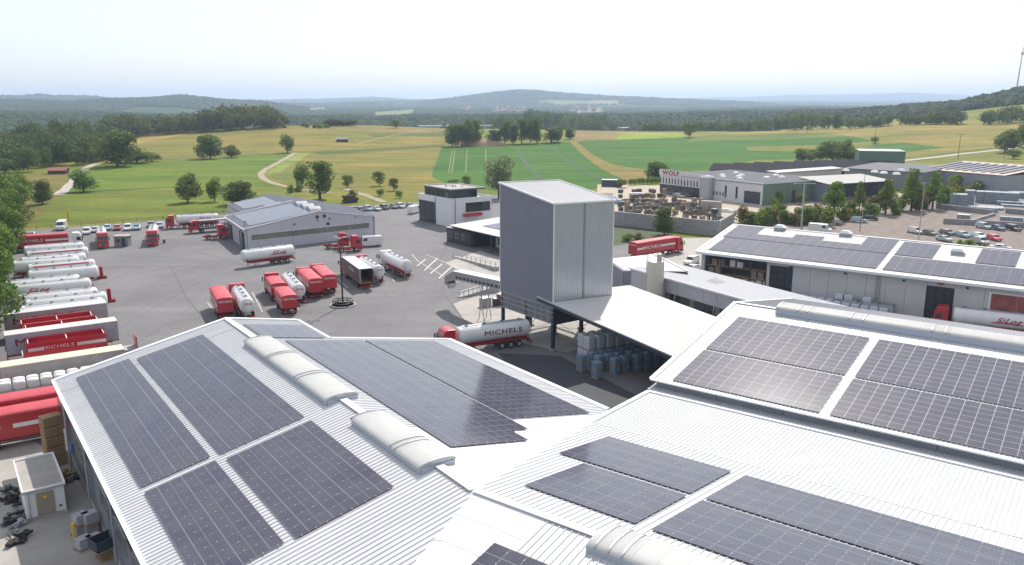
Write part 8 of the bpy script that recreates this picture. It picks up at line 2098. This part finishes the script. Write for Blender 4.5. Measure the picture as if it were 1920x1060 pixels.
for rn, u0, u1, v, n in rows:
    for i in range(n):
        if jk.random() < .12: continue
        u = u0 + (u1 - u0) * (i + .5) / n + jk.uniform(-3, 3); p = at(u, v + jk.uniform(-2, 2)); rz = R(37) + jk.uniform(-.2, .2); kk = jk.randrange(4)
        hts = 2 if jk.random() < .55 else 1
        for lv in range(hts):
            root = empty('stone_pallet', p + Vector((0, 0, .03 + lv * 1.55)), rz, '%s stone pallet from the left in the %s stone yard row%s' % (ORD[i], rn, ', upper one' if lv else ''), 'stone pallet', 'stone pallets in the stone yard')
            link('stone_load', SM[(kk + lv) % 4], root); link('pallet_base', pal, root)
cbk = empty('slab_stack', label='big pale stack of concrete slabs in the stone yard, left of the loader', cat='slab stack'); pc = at(1312, 402)
for i in range(3):
    for j in range(5):
        mb = MB(); mb.box(i * 2.1, i * 2.1 + 2.05, 0, 2.2, .03 + j * .85, .03 + j * .85 + .82); o = mb.build('slab_block', M['paleslab'], cbk)
cbk.location = pc; cbk.rotation_euler = (0, 0, R(-30))
def loader(u, v, rz, m, label):
    rt = empty('wheel_loader', at(u, v), rz, label, 'wheel loader')
    mb = MB(); mb.box(-2.4, -.2, -.9, .9, 1.0, 2.1); mb.box(-.2, 1.2, -.7, .7, .9, 1.3); mb.build('body', m, rt, bevel=.08)
    mb = MB(); mb.loft([[(x, y, z) for x, y in ((-1.0, -.75), (.5, -.75), (.5, .75), (-1.0, .75))] for z in (2.1,)] + [[(x, y, 3.3) for x, y in ((-.9, -.7), (.35, -.7), (.35, .7), (-.9, .7))]]); bm_fix(mb.build('cabin', M['glassdim'], rt)); mb = MB(); mb.box(-1.0, .5, -.8, .8, 3.3, 3.42); mb.build('cabin_roof', m, rt)
    for x in (-1.6, 1.3):
        for s in (-1, 1): w_ = wheel(rt, x, s * 1.0); w_.scale = (1.3, 1.1, 1.3); w_.location = (x, s * 1.0, .65)
    for s in (-1, 1): mb = MB(); mb.tube((.6, s * .45, 1.5), (2.6, s * .45, .6), .12, 6); mb.build('lift_arm', m, rt)
    mb = MB(); mb.add([(2.5, -1.3, .2), (3.5, -1.3, .15), (3.2, -1.3, .2), (2.5, -1.3, 1.2), (2.5, 1.3, .2), (3.5, 1.3, .15), (3.2, 1.3, .2), (2.5, 1.3, 1.2)], [(0, 1, 2, 3), (7, 6, 5, 4), (0, 4, 5, 1), (1, 5, 6, 2), (2, 6, 7, 3), (3, 7, 4, 0)]); bm_fix(mb.build('bucket', M['darksteel'], rt))
loader(1340, 413, R(-60), mat('grey_green_machine_paint', (.16, .18, .16), .5), 'grey green wheel loader working among the stone pallets')
loader(1530, 369, R(-100), M['redchassis'], 'red wheel loader parked beside the green wall of the merchant building')
for k, (kd, cl, u, v) in enumerate((('van', 'white', 1195, 371), ('sedan', 'white', 1149, 372), ('hatch', 'teal', 1163, 379), ('hatch', 'grey', 1290, 366), ('sedan', 'blue', 1262, 362), ('suv', 'silver', 1275, 367))):
    car(kd, cl, u, v, 100 + 10 * k, ['white van parked behind the stone pallets', 'white car just right of the tower top behind the stone yard', 'pale blue car behind the stone pallets near the tower', 'dark car left of the round stair tower', 'blue car under the glazed front of the merchant building', 'silver car beside the round stair tower'][k], 'cars in the stone yard')
for k, (u, v, w_) in enumerate(((1362, 398, 7), (1384, 401, 4), (1400, 408, 8), (1500, 377, 6))):
    mb = MB(); n = 10; rings = []
    for z, kk in ((0, 1), (.5, .8), (.85, .5), (1, .15)): rings.append([(w_ / 2 * kk * math.cos(2 * math.pi * i / n) * jk.uniform(.85, 1.1), 1.6 * kk * math.sin(2 * math.pi * i / n) * jk.uniform(.85, 1.1), 1.3 * z) for i in range(n)])
    mb.loft(rings); once([('pile', mb, [M['wall_cream'], M['paleslab'], M['darksteel'], M['redchassis']][k])], 'goods_pile', ['pale pile under a sheet before the white merchant wall', 'smaller pale pile before the gate of the merchant building', 'dark covered pile at the edge of the beige yard', 'reddish rack of goods before the green wall'][k], 'pile', at(u, v), R(-57))
# soil mound, container, hedge plants behind the stone yard
g = ground_hit(898, 272); mb = MB(); n = 14
mb.loft([[(22 * k_ * math.cos(2 * math.pi * i / n) * (1 + .1 * math.sin(3 * i)), 9 * k_ * math.sin(2 * math.pi * i / n), z) for i in range(n)] for k_, z in ((1.1, -1), (.8, 2.0), (.45, 3.4), (.1, 3.8))]); o = mb.build('soil_mound', mat('red_soil', (.33, .20, .14), .95, noise=.25, scale=.4), smooth=True); bm_fix(o); o.location = g; tag(o, 'reddish mound of soil before the field row of trees', 'mound')
box_thing('dark_container', 1146, 350, 8, 3, 2.8, M['darksteel'], 'dark blue container at the field edge behind the stone yard', 'container', R(-10))
for i in range(8):
    u = 1182 + i * 8; g = at(u, 348 - i * .6); root = tree('s2', g, 3.2, 2.6, ORD[i] + ' small potted tree from the left in the row behind the stone yard', 'tree', 'small trees in a row behind the stone yard')
# slabs stacked on the right store yard
SG = mat('blue_grey_slab', (.26, .30, .34), .6, noise=.12, scale=.8)
for k, (u, v, L_, w_, h_) in enumerate(((1795, 389, 5, 5, 4.6), (1816, 386, 3, 4, 5.4), (1868, 381, 13, 5, 4.0), (1842, 391, 12, 7, .8), (1893, 385, 8, 4, 1.4), (1912, 371, 8, 5, 2.2), (1905, 388, 9, 3, .7), (1850, 397, 6, 3, 1.4), (1896, 414, 6, 2.4, 1.2))):
    rt = empty('slab_stack', at(u, v), R(-32), ['leftmost tall', 'tallest narrow', 'long high', 'wide flat', 'low far', 'farthest right', 'thin flat', 'small low', 'nearest low'][k] + ' stack of blue grey slabs on the store yard above the car park', 'slab stack', 'slab stacks above the car park')
    nz = max(1, round(h_ / .75)); nx = max(1, round(L_ / 2.6))
    for i in range(nx):
        for j in range(nz):
            mb = MB(); dx = .06 * ((i + j) % 2); mb.box(-L_ / 2 + L_ * i / nx + .05, -L_ / 2 + L_ * (i + 1) / nx - .05, -w_ / 2 + dx, w_ / 2 - dx, .05 + h_ * j / nz, .05 + h_ * (j + 1) / nz - .10); mb.build('slab', SG, rt)
# woodpile behind the repair hall, round bales
mb = MB()
for i in range(5):
    for j in range(3 - (i > 3)):
        mb.tube((-2 + i * 1.0 + .5 * (j % 2), -1.3, .5 + j * .8), (-2 + i * 1.0 + .5 * (j % 2), 1.3, .5 + j * .8), .48, 8)
o = mb.build('log_pile', M['bark']); o.location = at(656, 380); o.rotation_euler = (0, 0, .6); tag(o, 'pile of dark logs in the grass behind the repair hall', 'log pile')
# village on the far slope and pale roofs in the valley
vr = random.Random(11); HWm = mat('village_wall', (.62, .60, .56), .8, objvar=.1); HRm = mat('village_roof', (.20, .11, .09), .8, objvar=.2)
mb = MB(); mb.box(-5, 5, -4, 4, -6, 6); o = mb.build('walls', HWm); me1 = o.data; bpy.data.objects.remove(o)
mb = MB(); mb.add([(-5.4, -4.5, 5.8), (5.4, -4.5, 5.8), (5.4, 0, 9.5), (-5.4, 0, 9.5), (5.4, 4.5, 5.8), (-5.4, 4.5, 5.8)], [(0, 1, 2, 3), (3, 2, 4, 5), (0, 3, 5), (1, 4, 2), (0, 5, 4, 1)]); o = mb.build('roof', HRm); me2 = o.data; bpy.data.objects.remove(o)
for i in range(60):
    if i < 36: u, v = vr.uniform(925, 985), vr.uniform(205, 213)
    elif i < 54: u, v = vr.uniform(1070, 1130), vr.uniform(203, 216)
    else: u, v = vr.uniform(865, 880), vr.uniform(205, 210)
    az = math.atan((u - 960) / 1537); d = 4300 + vr.uniform(-300, 500); x, y = d * math.sin(az), d * math.cos(az)
    z = CAM_H - math.hypot(x, y) * (v - 195) / 1537
    g = ground_hit(u, v); gd = math.hypot(g.x, g.y)
    if gd < 2200 or gd > 9000: x, y, z = x, y, max(tz(x, y), z)
    else: x, y, z = g.x, g.y, g.z + 6
    rt = empty('village_house', (x, y, z), vr.uniform(0, 3), 'tiny pale house of the village under the central hill' if i < 36 else ('tiny pale house of the hamlet right of the village' if i < 54 else 'tiny pale house standing left of the village'), 'house', 'houses of the village under the hill' if i < 36 else ('houses of the hamlet' if i < 54 else 'houses left of the village'))
    rt.scale = (1.5,) * 3; link('walls', me1, rt); link('roof', me2, rt)
for k, (u, v, L_) in enumerate(((880, 236, 70), (806, 237, 34), (1170, 240, 26))):
    az = math.atan((u - 960) / 1537); d = 1250; x, y = d * math.sin(az), d * math.cos(az); z = CAM_H - d * (v - 195) / 1537 - 3
    mb = MB(); mb.box(-L_ / 2, L_ / 2, -8, 8, -12, 4); rf = MB(); rf.box(-L_ / 2 - 1, L_ / 2 + 1, -9, 9, 4, 4.6); once([('walls', mb, M['wall_cream']), ('roof', rf, M['roof_white'])], 'valley_hall', ['long pale industrial hall in the valley behind the field trees', 'shorter pale hall in the valley left of the field trees', 'pale hall in the valley right of the field trees'][k], 'hall', (x, y, z), -az)
# hedge with flowers and solar-panel like cover near the red truck
tree_px('sh', 1175, 452, 14, 24, 'flowering bush at the lawn behind the tower, left one', cat='shrub'); tree_px('sd', 1195, 450, 12, 22, 'reddish flowering bush at the lawn behind the tower, right one', cat='shrub')
# ------------------------------------------------------------------ haze
hz = MB(); hz.box(-19500, 19500, -19500, 19500, -42, 270)
hm = bpy.data.materials.new('air_haze'); hm.use_nodes = True
hn = hm.node_tree.nodes; hn.remove(hn['Principled BSDF'])
pv = hn.new('ShaderNodeVolumePrincipled'); pv.inputs['Color'].default_value = (0.62, 0.77, 1.0, 1); pv.inputs['Density'].default_value = 0.00012
pv.inputs['Anisotropy'].default_value = 0.2
hm.node_tree.links.new(pv.outputs[0], hn['Material Output'].inputs['Volume'])
hb = hz.build('haze', hm); tag(hb, kind='stuff')
